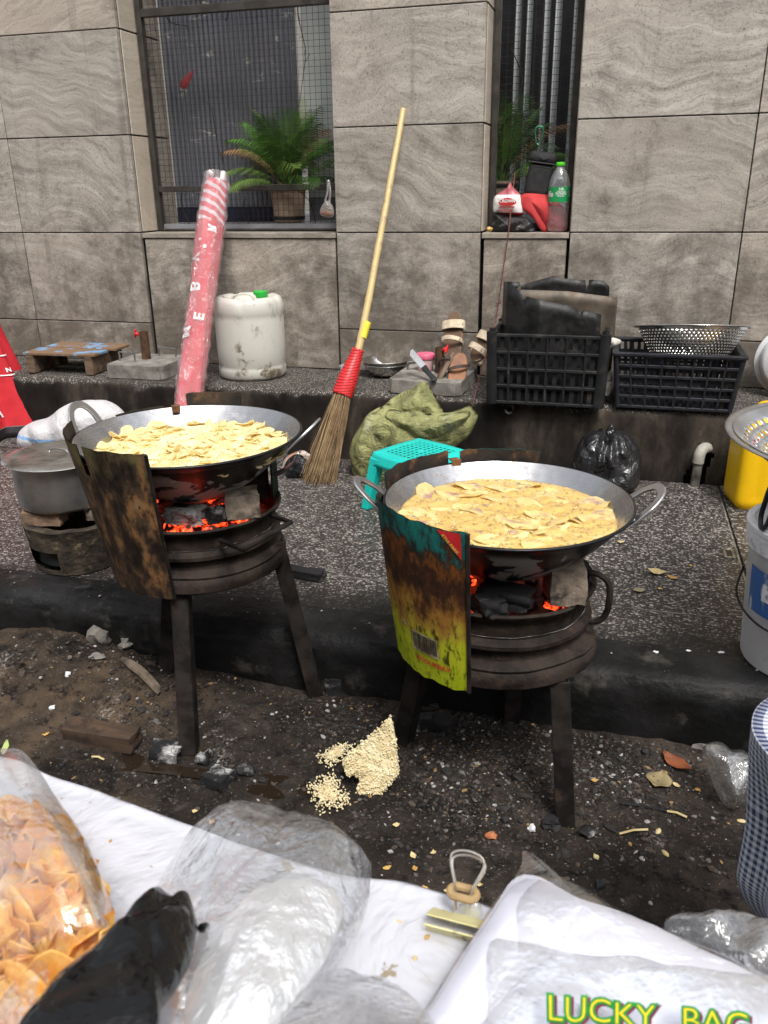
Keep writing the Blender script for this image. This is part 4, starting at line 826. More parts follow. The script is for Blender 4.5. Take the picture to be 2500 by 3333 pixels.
# ---- broom
k_ = .515; pb = lambda x, y: PLN(x, y, 2.625, ZP, k_)
br = thing('broom', 'long bamboo broom with red binding leaning on the wall', 'broom', pb(1040, 1568)); bo = br.location.copy()
t = NT('bamboo'); v = t.co(); P = t.n('SeparateXYZ', Vector=v); c = t.mix(t.noise(20, 5, .6, t.n('Mapping', Vector=v, Scale=(3, 3, .5)).outputs[0]), (.42, .30, .12), (.60, .46, .22)); c = t.mix(t.step(t.noise(11, 6, .65, v), .55, .7), c, (.22, .15, .08))
BAM = t.end(t.bsdf(Base_Color=c, Roughness=.45, Normal=t.bump(t.noise(60, 4, .6, v), .2, .002)))
pp_ = catmull([pb(x, y) for x, y in ((1313, 355), (1296, 452), (1276, 560), (1249, 710), (1222, 855), (1203, 960), (1188, 1035), (1170, 1125), (1150, 1190))], 6)
rad = [(.0105+.0035*i/len(pp_))*(1.10 if i % 9 == 4 else 1.0) for i in range(len(pp_))]
mb = MB(); mb.tube([p-bo for p in pp_], rad, 12); mb.build('handle', BAM, br)
b0, b1 = pb(1166, 1138), pb(1113, 1287); mb = MB(); n_ = 36
mb.tube([b0.lerp(b1, i/n_)-bo for i in range(n_+1)], [lerp(.022, .036, smooth01(i/n_, 0, .8))*(1+.07*(i % 2)) for i in range(n_+1)], 20); t = NT('red_twine'); v = t.co(); zz_ = t.n('SeparateXYZ', Vector=v).outputs[2]; gp = t.step(t.ma('ABSOLUTE', t.ma('SUBTRACT', t.ma('FRACT', t.ma('MULTIPLY', zz_, 105.0)), .5)), .30, .44); mb.build('binding', t.end(t.bsdf(Base_Color=t.mix(gp, (.62, .020, .022), (.20, .006, .008)), Roughness=.35, Normal=t.bump(t.ma('MULTIPLY', gp, -1.0), .6, .004))), br, 60)  # darker red lines paint the shade between the windings
t1, t2 = pb(987, 1562)-bo, pb(1092, 1578)-bo; mb = MB(); rr = random.Random(9); s0 = b1-bo; dirb = (b1-b0).normalized(); sx_ = dirb.cross(V((0, -1, .3))).normalized(); sy_ = dirb.cross(sx_)
for i in range(620):
    a = rr.uniform(0, 2*pi); q = sqrt(rr.random()); st_ = s0-dirb*.02+(sx_*cos(a)+sy_*sin(a))*.030*q; u = .5-.5*cos(a)*q+rr.gauss(0, .05)
    e = t2.lerp(t1, u) if sx_.x > 0 else t1.lerp(t2, u); e = e+V((0, .045*sin(a)*q, rr.uniform(-.002, .055)*rr.random())); m = st_.lerp(e, .5)+V((rr.gauss(0, .004), rr.gauss(0, .004), 0)); m += (st_-m)*0
    mb.tube([st_, st_.lerp(e, .35)+V((rr.gauss(0, .002), 0, 0)), st_.lerp(e, .7)+V((rr.gauss(0, .003), 0, 0)), e], [.0011, .001, .0009, .0005], 3, mi=rr.choice((0, 0, 1, 2)), cap=False)
tag(mb.build('bristles', [basic('straw_mid', (.25, .165, .085), (.16, .10, .05), 30, .7), basic('straw_light', (.40, .29, .16), (.3, .2, .1), 30, .7), basic('straw_dark', (.10, .06, .032), (.06, .035, .02), 30, .7)], br, 180), kind='stuff')
mb = MB(); q0, q1 = pb(1196, 1048), pb(1180, 1100); mb.tube([q0-bo, q1-bo], .0148, 12, cap=False); stx = mb.build('sticker', basic('yellow_sticker', (.72, .60, .05), (.62, .5, .04), 20, .4), br)
# ---- plank stand with flaking blue paint
BLUEW = basic('flaking_blue_paint', (.16, .32, .50), (.12, .25, .42), 14, .65, 0, .4, 50, ((.17, .105, .062), 8.5, .43, .50), stretch=(.5, 1, 1))
pl = thing('plank_stand', 'low wooden plank stand with flaking blue paint on the ledge', 'stand', (-2.245, 3.10, ZL+.002), rz=.05)
for j, (yy, dx, zz_) in enumerate(((-.075, -.005, 0), (.055, .018, .002))):
    mb = MB(); mb.box((dx, yy, .084+zz_), (.335+.01*j, .122, .012)); mb.build('plank', BLUEW, pl, 0, bevel=.002)
for xx in (-.145, .130):
    mb = MB(); mb.box((xx, -.01, .039), (.036, .255, .077)); mb.build('runner', WOOD, pl, 0, bevel=.004)
mb = MB(); mb.box((0, .112, .05), (.23, .014, .05)); mb.build('back_rail', WOOD, pl, 0, bevel=.002)
# ---- concrete parasol feet
RUST = basic('rusty_pipe', (.13, .065, .035), (.05, .03, .02), 24, .8, .2, .4, 70)
def foot_block(lab, loc, rz, sx, sy, h, tube_xy, tr, th, staples, knob_dir):
    o = thing('parasol_base', lab, 'parasol base', loc, rz); mb = MB(); bm = bmesh.new(); bmesh.ops.create_cube(bm, size=1); bmesh.ops.bevel(bm, geom=[e for e in bm.edges if abs(e.verts[0].co.z-e.verts[1].co.z) > .5], offset=.06, segments=3, affect='EDGES'); bmesh.ops.subdivide_edges(bm, edges=bm.edges[:], cuts=4, use_grid_fill=True); bm.verts.ensure_lookup_table()
    vs = []
    for v_ in bm.verts:
        q = V((v_.co.x*sx, v_.co.y*sy, (v_.co.z+.5)*h)); q += V((.0025*fbm(q, 40, 1, 3), .0025*fbm(q, 40, 5, 3), .0018*fbm(q, 40, 9, 3)))
        q.x *= 1-.03*(v_.co.z+.5); vs.append(q)
    mb.add(vs, [[x.index for x in f.verts] for f in bm.faces]); bm.free(); mb.build('slab', CONC, o, 40, bevel=.003)
    tx, ty = tube_xy; mb = MB(); mb.lathe([(tr, h-.004), (tr, h+th), (tr*.86, h+th), (tr*.86, h)], 20, (tx, ty, 0)); mb.lathe([(tr*.86, h+th*.3), (.0005, h+th*.3)], 12, (tx, ty, 0)); mb.build('socket_tube', RUST, o, 40)
    kd = V(knob_dir).normalized(); kc = V((tx, ty, h+th*.86)); mb = MB(); mb.tube([kc, kc+kd*(tr+.012)], .004, 8)
    R = frame(kd); mb.lathe([(.0005, .011), (.008, .010), (.009, .002), (.0085, -.004), (.0005, -.004)], 12, kc+kd*(tr+.010), R)
    for sg in (-1, 1): w0 = kc+kd*(tr+.014); mb.bar(w0, w0+(R @ V((sg*.004, sg*.017, .006))), .007, .009)
    mb.build('wing_screw', REDP, o, 40, bevel=.0012)
    for (x0, y0), (x1, y1), hh in staples:
        mb = MB(); mb.tube(catmull([(x0, y0, h-.004), (x0, y0, h+hh*.7), (lerp(x0, x1, .06), lerp(y0, y1, .06), h+hh), (lerp(x0, x1, .94), lerp(y0, y1, .94), h+hh), (x1, y1, h+hh*.7), (x1, y1, h-.004)], 3), .0036, 7); mb.build('lifting_staple', WIRE, o)
    return o
foot_block('square concrete parasol foot with rusty socket beside the blue plank stand', (-1.885, 3.075, ZL+.002), .02, .265, .255, .056, (-.015, .012), .0185, .115, [((-.105, -.048), (-.028, -.06), .038), ((.005, .085), (.088, .078), .034)], (-1, -.25, .25))
foot_block('square concrete parasol foot under the sandals on the ledge', (-.655, 3.085, ZL+.002), -.06, .285, .31, .05, (.018, .010), .0165, .098, [((-.115, .03), (-.045, .075), .030)], (1, -.4, .3))
# ---- bowls, tub, cup, knife
bc = G(1252, 1226, ZL); bx_ = V((bc.x, bc.y+.02, ZL))
for i, (dz, r, hh, lab) in enumerate(((.001, .096, .052, 'lower of two nested steel bowls on the ledge beside the broom'), (.018, .100, .050, 'upper of two nested steel bowls on the ledge beside the broom'))):
    o = thing('steel_bowl', lab, 'bowl', bx_+V((0, 0, dz)), group='nested steel bowls'); mb = MB()
    mb.lathe([(.001, 0), (r*.5, 0), (r*.72, hh*.25), (r*.86, hh*.62), (r*.90, hh*.93), (r*.99, hh*.97), (r, hh), (r*.985, hh+.0015), (r*.89, hh*.97), (r*.84, hh*.62), (r*.7, hh*.28), (r*.48, .003), (.001, .003)], 56); mb.build('bowl', STEEL, o, 50)
tb = G(1140, 1222, ZL); o = thing('plastic_tub', 'small clear plastic tub with pink lid inside beside the broom', 'tub', V((tb.x, tb.y, ZL+.001)))
mb = MB(); mb.lathe([(.001, .0005), (.036, .0005), (.038, .003), (.042, .038), (.0445, .0385), (.0445, .0405), (.041, .040), (.0365, .004), (.001, .0025)], 36); mb.build('shell', film('tub_plastic', (.95, .95, .96), .35, 10, .1, .2, (.8, .8, .82)), o, 50)
mb = MB(); mb.lathe([(.001, .003), (.022, .003), (.024, .008), (.023, .016), (.001, .017)], 24, (.004, 0, 0), rotm('X', .4)); mb.build('pink_lid', basic('pink_plastic', (.70, .16, .26), (.6, .12, .2), 10, .4), o, 50)
cp = G(1385, 1205, ZL+.052); o = thing('lidded_cup', 'pale pink plastic cup with a pink lid behind the knife', 'cup', V((cp.x, cp.y, ZL+.0525)))
mb = MB(); mb.lathe([(.001, 0), (.027, 0), (.029, .003), (.033, .048), (.001, .048)], 32); mb.build('cup', basic('pale_pink', (.72, .47, .46), (.66, .42, .42), 10, .4), o, 50)
mb = MB(); mb.lathe([(.036, .046), (.037, .048), (.037, .062), (.034, .066), (.001, .067)], 32); mb.build('lid', basic('pink_plastic', (.70, .16, .26)), o, 50)
ka, kb = W(1334, 1142, 3.03), G(1417, 1240, ZL+.060); kd = (kb-ka); kn = thing('kitchen_knife', 'kitchen knife with black handle propped on the concrete foot', 'knife', kb); L_ = kd.length; kdn = -kd.normalized(); kf = V((.35, -1, .35)).normalized(); kf = (kf-kdn*kf.dot(kdn)).normalized(); ks = kdn.cross(kf); KR = Matrix((kdn, ks, kf)).transposed()
mb = MB(); mb.prism([(L_*.44, -.011), (L_*.90, -.011), (L_*1.0, .004), (L_*.99, .013), (L_*.46, .013)], -.0008, .0008, KR); mb.build('blade', basic('polished_blade', (.78, .79, .80), (.66, .67, .68), 14, .25, .9), kn, 0)
mb = MB(); mb.prism([(0, -.008), (.006, -.011), (L_*.2, -.008), (L_*.45, -.0115), (L_*.46, .012), (L_*.2, .009), (.008, .012), (0, .008)], -.006, .006, KR); kh = mb.build('handle', basic('black_grip', (.02, .022, .025), None, 20, .45), kn, 0, bevel=.003, bseg=2)
# ---- sandals
def sandal(name, lab, loc, R, L, wd, sole_t, mats, straps, heel=0.0, group='sandals on the ledge'):
    o = thing(name, lab, 'sandal', loc, group=group, rot=R); out = []
    for i in range(28):
        a = 2*pi*i/28; x = cos(a); y = sin(a); w = wd*(.50+.10*x+.06*cos(2*a)-.09*max(0, -x)*0); out.append((L/2*x*(1 if x > 0 else 1)+L/2, y*w*(1-.10*cos(a+.6))-.004*sin(a*2)))
    mb = MB(); mb.prism(out, 0, sole_t); mb.build('sole', mats[0], o, 40, bevel=.002)
    mb = MB(); mb.prism([(L/2+(x-L/2)*.96, y*.93) for x, y in out], sole_t, sole_t+.003); mb.build('insole', mats[1], o, 40, bevel=.001)
    for x, hh, w_, yl, yr, dx in straps:
        mb = MB(); ribbon(mb, catmull([(x-dx, yl, sole_t*.5), (x-dx*.6, yl*.95, sole_t+hh*.55), (x, (yl+yr)/2, sole_t+hh), (x+dx*.6, yr*.95, sole_t+hh*.55), (x+dx, yr, sole_t*.5)], 5), (1, 0, 0), w_, .0028); st_ = mb.build('strap', mats[2], o, 60, bevel=.0008)
        if len(mats) > 3:
            mb = MB(); mb.lathe([(.005, -.0015), (.0065, 0), (.005, .0015)], 10, (x-dx*.6, yl*.98, sole_t+hh*.6), rotm('X', pi/2)); mb.build('buckle', mats[3], st_)
    if heel: mb = MB(); mb.prism([(.0, -wd*.36), (.055, -wd*.38), (.055, wd*.38), (0, wd*.36)], -heel, 0); mb.build('heel', mats[0], o, 0, bevel=.004)
    return o
BRN = basic('brown_insole', (.135, .082, .052), (.10, .06, .04), 22, .7); SOLE = basic('taupe_sole', (.19, .135, .095), (.14, .10, .07), 20, .75); BEI = basic('woven_beige', (.55, .46, .34), (.44, .36, .26), 60, .6, 0, .6, 160); LEA = basic('orange_leather', (.30, .115, .045), (.17, .065, .028), 16, .5, 0, .3, 60); DKS = basic('dark_strap', (.06, .036, .026), (.035, .022, .017), 20, .6); BUK = basic('gold_buckle', (.60, .50, .33), None, 20, .35, .7)
def stand(base, top, facing):
    x = (V(top)-V(base)).normalized(); z = V(facing); z = (z-x*z.dot(x)).normalized(); y = z.cross(x); return Matrix((x, y, z)).transposed(), (V(top)-V(base)).length
sb, st_ = W(1474, 1185, 3.14), W(1484, 1017, 3.265); R_, L_ = stand(sb, st_, (-.15, -1, .25))
sandal('sandal', 'beige sandal with woven straps standing upright on the concrete foot', sb, R_, L_, .088, .016, (SOLE, BRN, BEI, BUK), [(L_*.70, .022, .036, -.044, .044, .004), (L_*.40, .042, .017, -.040, .040, .010)])
sb, st_ = W(1480, 1268, 2.985), W(1502, 1150, 3.06); R_, L_ = stand(sb, st_, (.25, -1, .30))
sandal('flip_flop', 'orange brown leather flip flop propped on its heel at the front of the sandals', sb, R_, L_, .078, .010, (SOLE, LEA, DKS), [(L_*.55, .028, .012, -.036, .036, -.022)])
sb, st_ = W(1425, 1255, 2.99), W(1480, 1150, 3.07); R_, L_ = stand(sb, st_, (-1, -.25, .45))
sandal('flip_flop', 'brown flip flop standing on its side against the leather one', sb, R_, L_, .070, .014, (SOLE, BRN, DKS), [(L_*.62, .022, .012, -.032, .032, -.018)])
sb, st_ = W(1545, 1180, 3.14), W(1600, 1085, 3.2); R_, L_ = stand(sb, st_, (-.6, -1, .5))
sandal('sandal', 'beige block heeled sandal with gold buckle behind the crate corner', sb, R_, L_, .075, .014, (BEI, BRN, BEI, BUK), [(L_*.35, .045, .024, -.036, .036, .004), (L_*.80, .02, .035, -.038, .038, .004)], heel=.028)
# ---- brown string hanging from the narrow window down over the ledge
sp = [W(1676, 560, YW+.165), W(1668, 640, 3.38), W(1660, 712, 3.32), W(1656, 752, 3.296), W(1642, 850, 3.29), W(1616, 1028, 3.27), W(1598, 1100, 3.16), W(1572, 1190, 3.02), W(1545, 1290, 2.90), W(1536, 1335, 2.885)]
mb = MB(); mb.tube(catmull(sp, 5), .0022, 6); q = W(1623, 990, 3.278)
for i in range(5): mb.tube([q, q+V((random.uniform(-.014, .014), -.004, random.uniform(-.012, .014)))], .0017, 5)
tag(mb.build('string', basic('brown_string', (.16, .055, .04), (.11, .04, .03), 60, .8), None), 'knotted brown string hanging from the narrow window over the ledge', 'string')
# ---- crates
def crate(name, lab, x0, x1, y0, y1, z0, z1, fl, nx, nz_, mat, post=.018, lip=False, slots=12, rows_=4):
    cx, cy = (x0+x1)/2, (y0+y1)/2; o = thing(name, lab, 'crate', (cx, cy, z0)); h = z1-z0; w, d = (x1-x0)/2, (y1-y0)/2
    def pt(u, v, t, side):     # side 0 front 1 back 2 left 3 right ; u -1..1, t 0..1 height
        k = 1+fl*t
        if side == 0: return V((u*w*k, -d*k, t*h))
        if side == 1: return V((u*w*k, d*k, t*h))
        if side == 2: return V((-w*k, u*d*k, t*h))
        return V((w*k, u*d*k, t*h))
    for sx in (-1, 1):
        for sy in (-1, 1):
            a = V((sx*(w-post*.3), sy*(d-post*.3), 0)); b = V((sx*(w*(1+fl)-post*.3), sy*(d*(1+fl)-post*.3), h+(.006 if not lip else 0)))
            mb = MB(); mb.tube([a, b], post, 10); mb.build('corner_post', mat, o, 40)
            if not lip: mb = MB(); mb.lathe([(post*.55, .0), (post*.55, .012), (post*.35, .012), (post*.35, 0)], 10, b); mb.build('post_socket', mat, o)
    for side in range(4):
        for k in range(nz_+1):
            t = .02+.96*k/nz_; mb = MB(); mb.bar(pt(-1, 0, t, side), pt(1, 0, t, side), .009, .010, (0, 0, 1)); mb.build('rail', mat, o, 0, bevel=.0012)
        for k in range(1, nx):
            if side > 1 and k % 2: continue
            u = -1+2*k/nx; mb = MB(); mb.bar(pt(u, 0, .01, side), pt(u, 0, .99, side), .007, .009, (1, 0, 0) if side > 1 else (0, 1, 0)); mb.build('rib', mat, o, 0, bevel=.001)
        ns = slots*4; nr = rows_*6
        def fn(u, v): p = pt(-1+2*u, 0, v, side); return V((p.x*.955, p.y*.955, p.z))
        mb = MB(); mb.grid(fn, ns, nr, skip=lambda i, j: (i % 4) in (1, 2) and (j % 6) in (1, 2, 3, 4) and not (side == 0 and False)); mb.build('slotted_side', mat, o, 0, solid=.003)
        if lip:
            mb = MB(); a, b = pt(-1.03, 0, 1.0, side), pt(1.03, 0, 1.0, side); mb.bar(a, b, .022, .012, (0, 0, 1)); mb.build('rim', mat, o, 0, bevel=.003, bseg=2)
    mb = MB(); mb.box((0, 0, .004), (2*w*.95, 2*d*.95, .005)); mb.build('bottom', mat, o, 0)
    return o
ca, cb = G(1592, 1318, ZL), G(1955, 1336, ZL)
crate('plastic_crate', 'worn black plastic crate holding burnt tins on the ledge', ca.x, cb.x-.004, 2.86, 3.17, ZL+.003, .672, .035, 6, 4, BLKP, .020)
ca2, cb2 = G(2006, 1328, ZL), G(2378, 1348, ZL)
crate('plastic_crate', 'low black plastic crate holding a steel colander on the ledge', ca2.x, cb2.x, 2.895, 3.17, ZL+.003, .612, .105, 8, 5, basic('navy_black_plastic', (.020, .021, .027), (.011, .012, .016), 18, .42, 0, .1, 60, ((.075, .066, .055), 9, .58, .8)), .010, lip=True, slots=16, rows_=4)
# burnt tins standing in the crate
CHAR = basic('charred_tin', (.022, .021, .021), (.007, .007, .007), 20, .42, .0, .35, 70, ((.05, .045, .04), 24, .58, .72), bd=.003, spec=.25)
RTIN = basic('dull_rusty_tin', (.13, .11, .085), (.065, .052, .04), 12, .5, .25, .2, 50, ((.12, .065, .035), 9, .52, .72))
def curtain(mb, tops, zb, sub=3, jag=.0012, seed=1):
    P = []
    for a, b in zip(tops[:-1], tops[1:]):
        for k in range(sub): P.append(a.lerp(b, k/sub)+V((0, 0, jag*nz((a.lerp(b, k/sub)), 60, seed))))
    P.append(tops[-1]); n = len(P)-1
    mb.grid(lambda u, v: V((P[int(round(u*n))].x+.001*nz((P[int(round(u*n))].x, v, 0), 9, 2), P[int(round(u*n))].y+.002*nz((P[int(round(u*n))].x, v, 3), 12, 2), lerp(zb, P[int(round(u*n))].z, v))), n, 8)
tin = [((1640, 915), 3.06), ((1652, 920), 2.99), ((1692, 945), 2.955), ((1708, 978), 2.945), ((1714, 965), 2.942), ((1757, 976), 2.925), ((1800, 984), 2.935), ((1868, 998), 2.95), ((1890, 1018), 2.955), ((1900, 1008), 2.957), ((1958, 1024), 2.97)]
mb = MB(); curtain(mb, [W(x, y, yy) for (x, y), yy in tin], .45); tag(mb.build('burnt_tin', CHAR, None, 25, solid=.0016), 'torn soot black tin sheet folded upright in the front of the crate', 'tin')
ta, tb_ = W(1682, 942, 3.04), W(2006, 968, 3.07); mb = MB()
tops = [V((ta.x, 3.16, ta.z+.002)), V((ta.x, 3.04, ta.z)), W(1850, 948, 3.045), V((tb_.x, 3.07, tb_.z)), V((tb_.x+.004, 3.17, tb_.z-.004))]; curtain(mb, tops, .50, 8, .001, 2)
tt = thing('oil_tin', 'dull rusty cut open oil tin standing at the back of the crate', 'tin', (0, 0, 0)); cc = V(((ta.x+tb_.x)/2, 3.1, .50)); tt.location = cc
mb.v = [(p[0]-cc.x, p[1]-cc.y, p[2]-cc.z) for p in mb.v]; mb.build('shell', RTIN, tt, 50, solid=.003)
mb = MB(); pa, pb_, pc_, pd_ = [W(x, y, 3.038)-cc for x, y in ((1740, 960), (1975, 985), (1975, 1010), (1740, 1000))]
for a, b in ((pa, pb_), (pb_, pc_+V((0, 0, -.05))), (pc_+V((0, 0, -.05)), pd_+V((0, 0, -.05))), (pd_+V((0, 0, -.05)), pa)): mb.bar(a, b, .003, .003, (0, 1, 0))

mb = MB(); curtain(mb, [W(x, y, 3.205) for x, y in ((1648, 916), (1690, 918), (1693, 928), (1765, 908), (1800, 898), (1835, 906), (1905, 912), (1908, 930), (1916, 928), (1918, 910), (1965, 914), (1984, 932), (1984, 950))], .60, 2, .0015, 4); tag(mb.build('burnt_tin', CHAR, None, 25, solid=.0016), 'charred tin strip with ragged top against the wall behind the crate', 'tin')
# papers between the crates
PAPER = basic('grubby_paper', (.55, .53, .48), (.42, .40, .36), 16, .8, 0, .3, 40, ((.16, .15, .12), 30, .56, .66))
def crumple(name, lab, cat, outline, th, mat, seed=1, amp=.006, fs=40, n=64, rings=9, smooth=180, back=.4, solid=0, group=None):
    mb = MB(); pillow(mb, outline, th, lambda p, nn, t_: V((nz(p, fs*.8, seed+5), nz(p, fs*.8, seed+9), nz(p, fs*.8, seed+13)))*amp*.5+nn*(amp*1.1*fold(p, fs*.55, seed, 5)), rings*2, n*2, back)
    return tag(mb.build(name, mat, None, smooth, solid=solid), lab, cat, group)
crumple('crumpled_paper', 'crumpled printed paper wedged above the gap between the crates', 'paper', [W(x, y, 2.97) for x, y in ((1970, 1100), (2018, 1105), (2020, 1118), (1998, 1128), (1972, 1138))], .008, PAPER, 3, .004, 60, 40, 6, 30)
crumple('paper_scrap', 'scrap of white and yellow paper low in the gap between the crates', 'paper', [W(x, y, 2.93) for x, y in ((1966, 1235), (1990, 1205), (1996, 1240), (1985, 1282), (1964, 1284))], .006, PAPER, 4, .003, 60, 40, 6, 30)
# ---- perforated colanders
def colander(o, R, dep, rb, n, rows__, mat, lip, rot0=0, hole=(1, 3)):
    pr = [(.001, 0), (rb*.9, 0), (rb, .004)]; s0 = len(pr)-1
    for k in range(1, rows__*4+1):
        t_ = k/(rows__*4); pr.append((lerp(rb, R, t_**.80), .004+(dep-.004)*t_))
    mb = MB(); mb.lathe(pr, n, skip=lambda i, k: i >= s0+3 and i < s0+rows__*4-5 and (i-s0) % 4 in (1, 2) and (k+((i-s0)//4 % 2)*2) % 4 in (1, 2)); mb.build('perforated_bowl', mat, o, 180, solid=.0012)
    mb = MB(); mb.lathe([(R-.001, dep-.004), (R+lip*.5, dep+.001), (R+lip, dep), (R+lip, dep-.003), (R+lip*.5, dep-.003)], 72); mb.build('rolled_rim', mat, o, 180)
q = W(2250, 1120, 3.03); cl = thing('colander', 'stainless colander resting in the low black crate', 'colander', (q.x, 3.035, .572), rot=rotm('Y', -.02) @ rotm('X', -.19)); colander(cl, .180, .112, .115, 144*2, 11, STEEL, .016)
# ---- white enamel basin on edge at the far right
q = W(2573, 1195, 3.12); bs = thing('enamel_basin', 'white enamel basin standing on edge at the right end of the ledge', 'basin', (q.x, 3.13, ZL+.132), rot=rotm('Z', radians(-18)) @ rotm('X', radians(84)))
t = NT('white_enamel'); v = t.co(); P = t.n('SeparateXYZ', Vector=v); c = t.mix(t.ma('MULTIPLY', t.step(P.outputs[1], -.04, -.125), t.step(t.noise(9, 5, .6, v), .30, .55)), (.74, .75, .76), (.50, .27, .08)); c = t.mix(t.step(t.noise(14, 6, .7, v), .60, .72), c, (.45, .42, .36)); ENA = t.end(t.bsdf(Base_Color=c, Roughness=.3))
mb = MB(); mb.lathe([(.001, .0), (.085, 0), (.10, -.012), (.112, -.055), (.128, -.060), (.129, -.064), (.126, -.066), (.108, -.060), (.096, -.016), (.083, -.005), (.001, -.005)], 64); mb.build('basin', ENA, bs, 50)
# ---- things on the narrow window's sill
ZS = .9805
def outl(pts_, y): return [W(x, y_, y) for x, y_ in pts_]
BAGG = m_bag('dull_black_film', (.014, .013, .013), 42, .28, .7)
crumple('black_bag', 'flat black plastic bag lying at the bottom of the narrow window', 'bag', outl(((1594, 752), (1598, 715), (1606, 690), (1640, 702), (1690, 703), (1728, 718), (1740, 756), (1690, 757), (1640, 757)), 3.375), .045, BAGG, 2, .006, 34, 72, 10, 60)
sg = thing('sugar_bag', 'small white and red plastic food bag tied at the top on the black bag', 'food bag', W(1650, 702, 3.365)); so = sg.location.copy(); t = NT('sugar_film'); v = t.co(); P = t.n('SeparateXYZ', Vector=v)
zt_ = W(1650, 652, 3.365).z-so.z; c = t.mix(t.step(P.outputs[2], zt_*1.30, zt_*1.42), (.74, .72, .71), (.40, .10, .12)); c = t.mix(t.step(P.outputs[2], .013, .010), c, (.46, .02, .035)); SGM = t.end(t.bsdf(Base_Color=c, Roughness=.3, Normal=t.bump(t.noise(50, 4, .6, v, 1), .5, .006)))
mb = MB(); pillow(mb, [W(x, y, 3.365)-so for x, y in ((1605, 690), (1606, 650), (1618, 632), (1648, 612), (1660, 594), (1672, 612), (1694, 634), (1700, 660), (1700, 700), (1655, 700), (1620, 696))], .032, lambda p, nn, t_: nn*.0022*ridge(p, 40, 2, 2), 9, 66, .8); mb.build('packet', SGM, sg, 180)
def fronton(ox, oz, dy): return lambda x, y: (ox+x, -.034+dy+.35*max(0, abs(x)-.01)**1.4, oz+y)
mb = MB(); f = fronton(.004, .052, -.0025); mb.add([f(0, 0)]+[f(.034*cos(i*pi/12), .0135*sin(i*pi/12)-.004*abs(cos(i*pi/12))) for i in range(24)], [(0, 1+i, 1+(i+1) % 24) for i in range(24)]); mb.build('red_oval', INKR, sg, 0)
text_on('lettering', 'CROWN', .016, fronton(.004, .053, -.0036), INKW, sg, .0005, .95); text_on('lettering', 'NET WT. 908 GM.', .0075, fronton(.003, .031, -.003), INKR, sg, .0002); 
for i, (w_, zz_) in enumerate(((.062, .022), (.050, .0175))):
    mb = MB(); f = fronton(.003, zz_, -.003); mb.grid(lambda u, v: f((u-.5)*w_, (v-.5)*.0022), 12, 1, skip=lambda i_, j_: i_ % 4 == 3); mb.build('small_print', INKR, sg, 0)
# red cap
RCAP = basic('red_cloth', (.50, .050, .050), (.42, .038, .040), 14, .85, 0, .3, 160)
cpx = thing('baseball_cap', 'faded red baseball cap standing on its brim on the sill', 'cap', W(1750, 757, 3.385)); co_ = cpx.location.copy()
mb = MB(); bl = [W(x, y, 3.36)-co_ for x, y in ((1688, 652), (1692, 638), (1715, 632), (1740, 655), (1765, 700), (1780, 745), (1776, 757), (1758, 745), (1735, 712), (1710, 690), (1694, 672))]; pillow(mb, bl, .009, lambda p, nn, t_: V((0, -.012*(1-t_*t_), 0)), 6, 60, -.5, pw=.7); mb.build('brim', RCAP, cpx, 180)
mb = MB(); cl_ = [W(x, y, 3.405)-co_ for x, y in ((1700, 640), (1716, 628), (1760, 630), (1800, 640), (1830, 670), (1845, 720), (1842, 757), (1790, 757), (1760, 735), (1730, 690))]; pillow(mb, cl_, .055, lambda p, nn, t_: nn*.003*ridge(p, 22, 3, 2), 8, 60, .6); mb.build('crown', RCAP, cpx, 180)
# black camera pouch with carabiner
po_ = thing('camera_pouch', 'small black zipped camera pouch leaning on the mesh above the cap', 'pouch', W(1745, 642, 3.42), rot=rotm('Y', radians(8)) @ rotm('X', radians(-6))); BK = basic('black_nylon', (.014, .014, .015), (.022, .022, .023), 60, .7, 0, .4, 220)
mb = MB(); mb.box((0, 0, .058), (.098, .055, .116)); mb.build('body', BK, po_, 0, bevel=.020, bseg=4); mb = MB(); mb.box((0, -.003, .138), (.108, .064, .046)); lidp = mb.build('flap', BK, po_, 0, bevel=.021, bseg=4)
mb = MB(); mb.tube([(-.052, -.036, .119), (.052, -.036, .119), (.056, .02, .119)], .0022, 6); mb.build('zip', basic('zip_grey', (.05, .05, .05)), lidp); mb = MB(); mb.lathe([(.0005, .002), (.016, .0015), (.018, 0)], 20, (.006, -.036, .140), frame((0, -1, 0)) @ Matrix.Diagonal((1, .55, 1))); mb.build('badge', basic('badge_grey', (.06, .06, .065), None, 30, .3), lidp)
cr = [W(x, y, 3.435) for x, y in ((1745, 462), (1743, 430), (1748, 414), (1760, 411), (1769, 420), (1766, 445), (1757, 468), (1750, 470))]; mb = MB(); mb.tube(catmull(cr, 5, True), .0032, 8, closed=True); cb_ = mb.build('carabiner', basic('green_anodised', (.10, .34, .20), (.07, .26, .15), 20, .25, .8), None); tag(cb_, 'green carabiner hooked on the mesh above the pouch', 'carabiner')
mb = MB(); ribbon(mb, catmull([cr[6], W(1758, 485, 3.425), W(1762, 505, 3.42)], 3), (1, 0, 0), .008, .0015); tag(mb.build('webbing_loop', BK, None, 0), 'short black webbing loop between carabiner and pouch', 'strap')
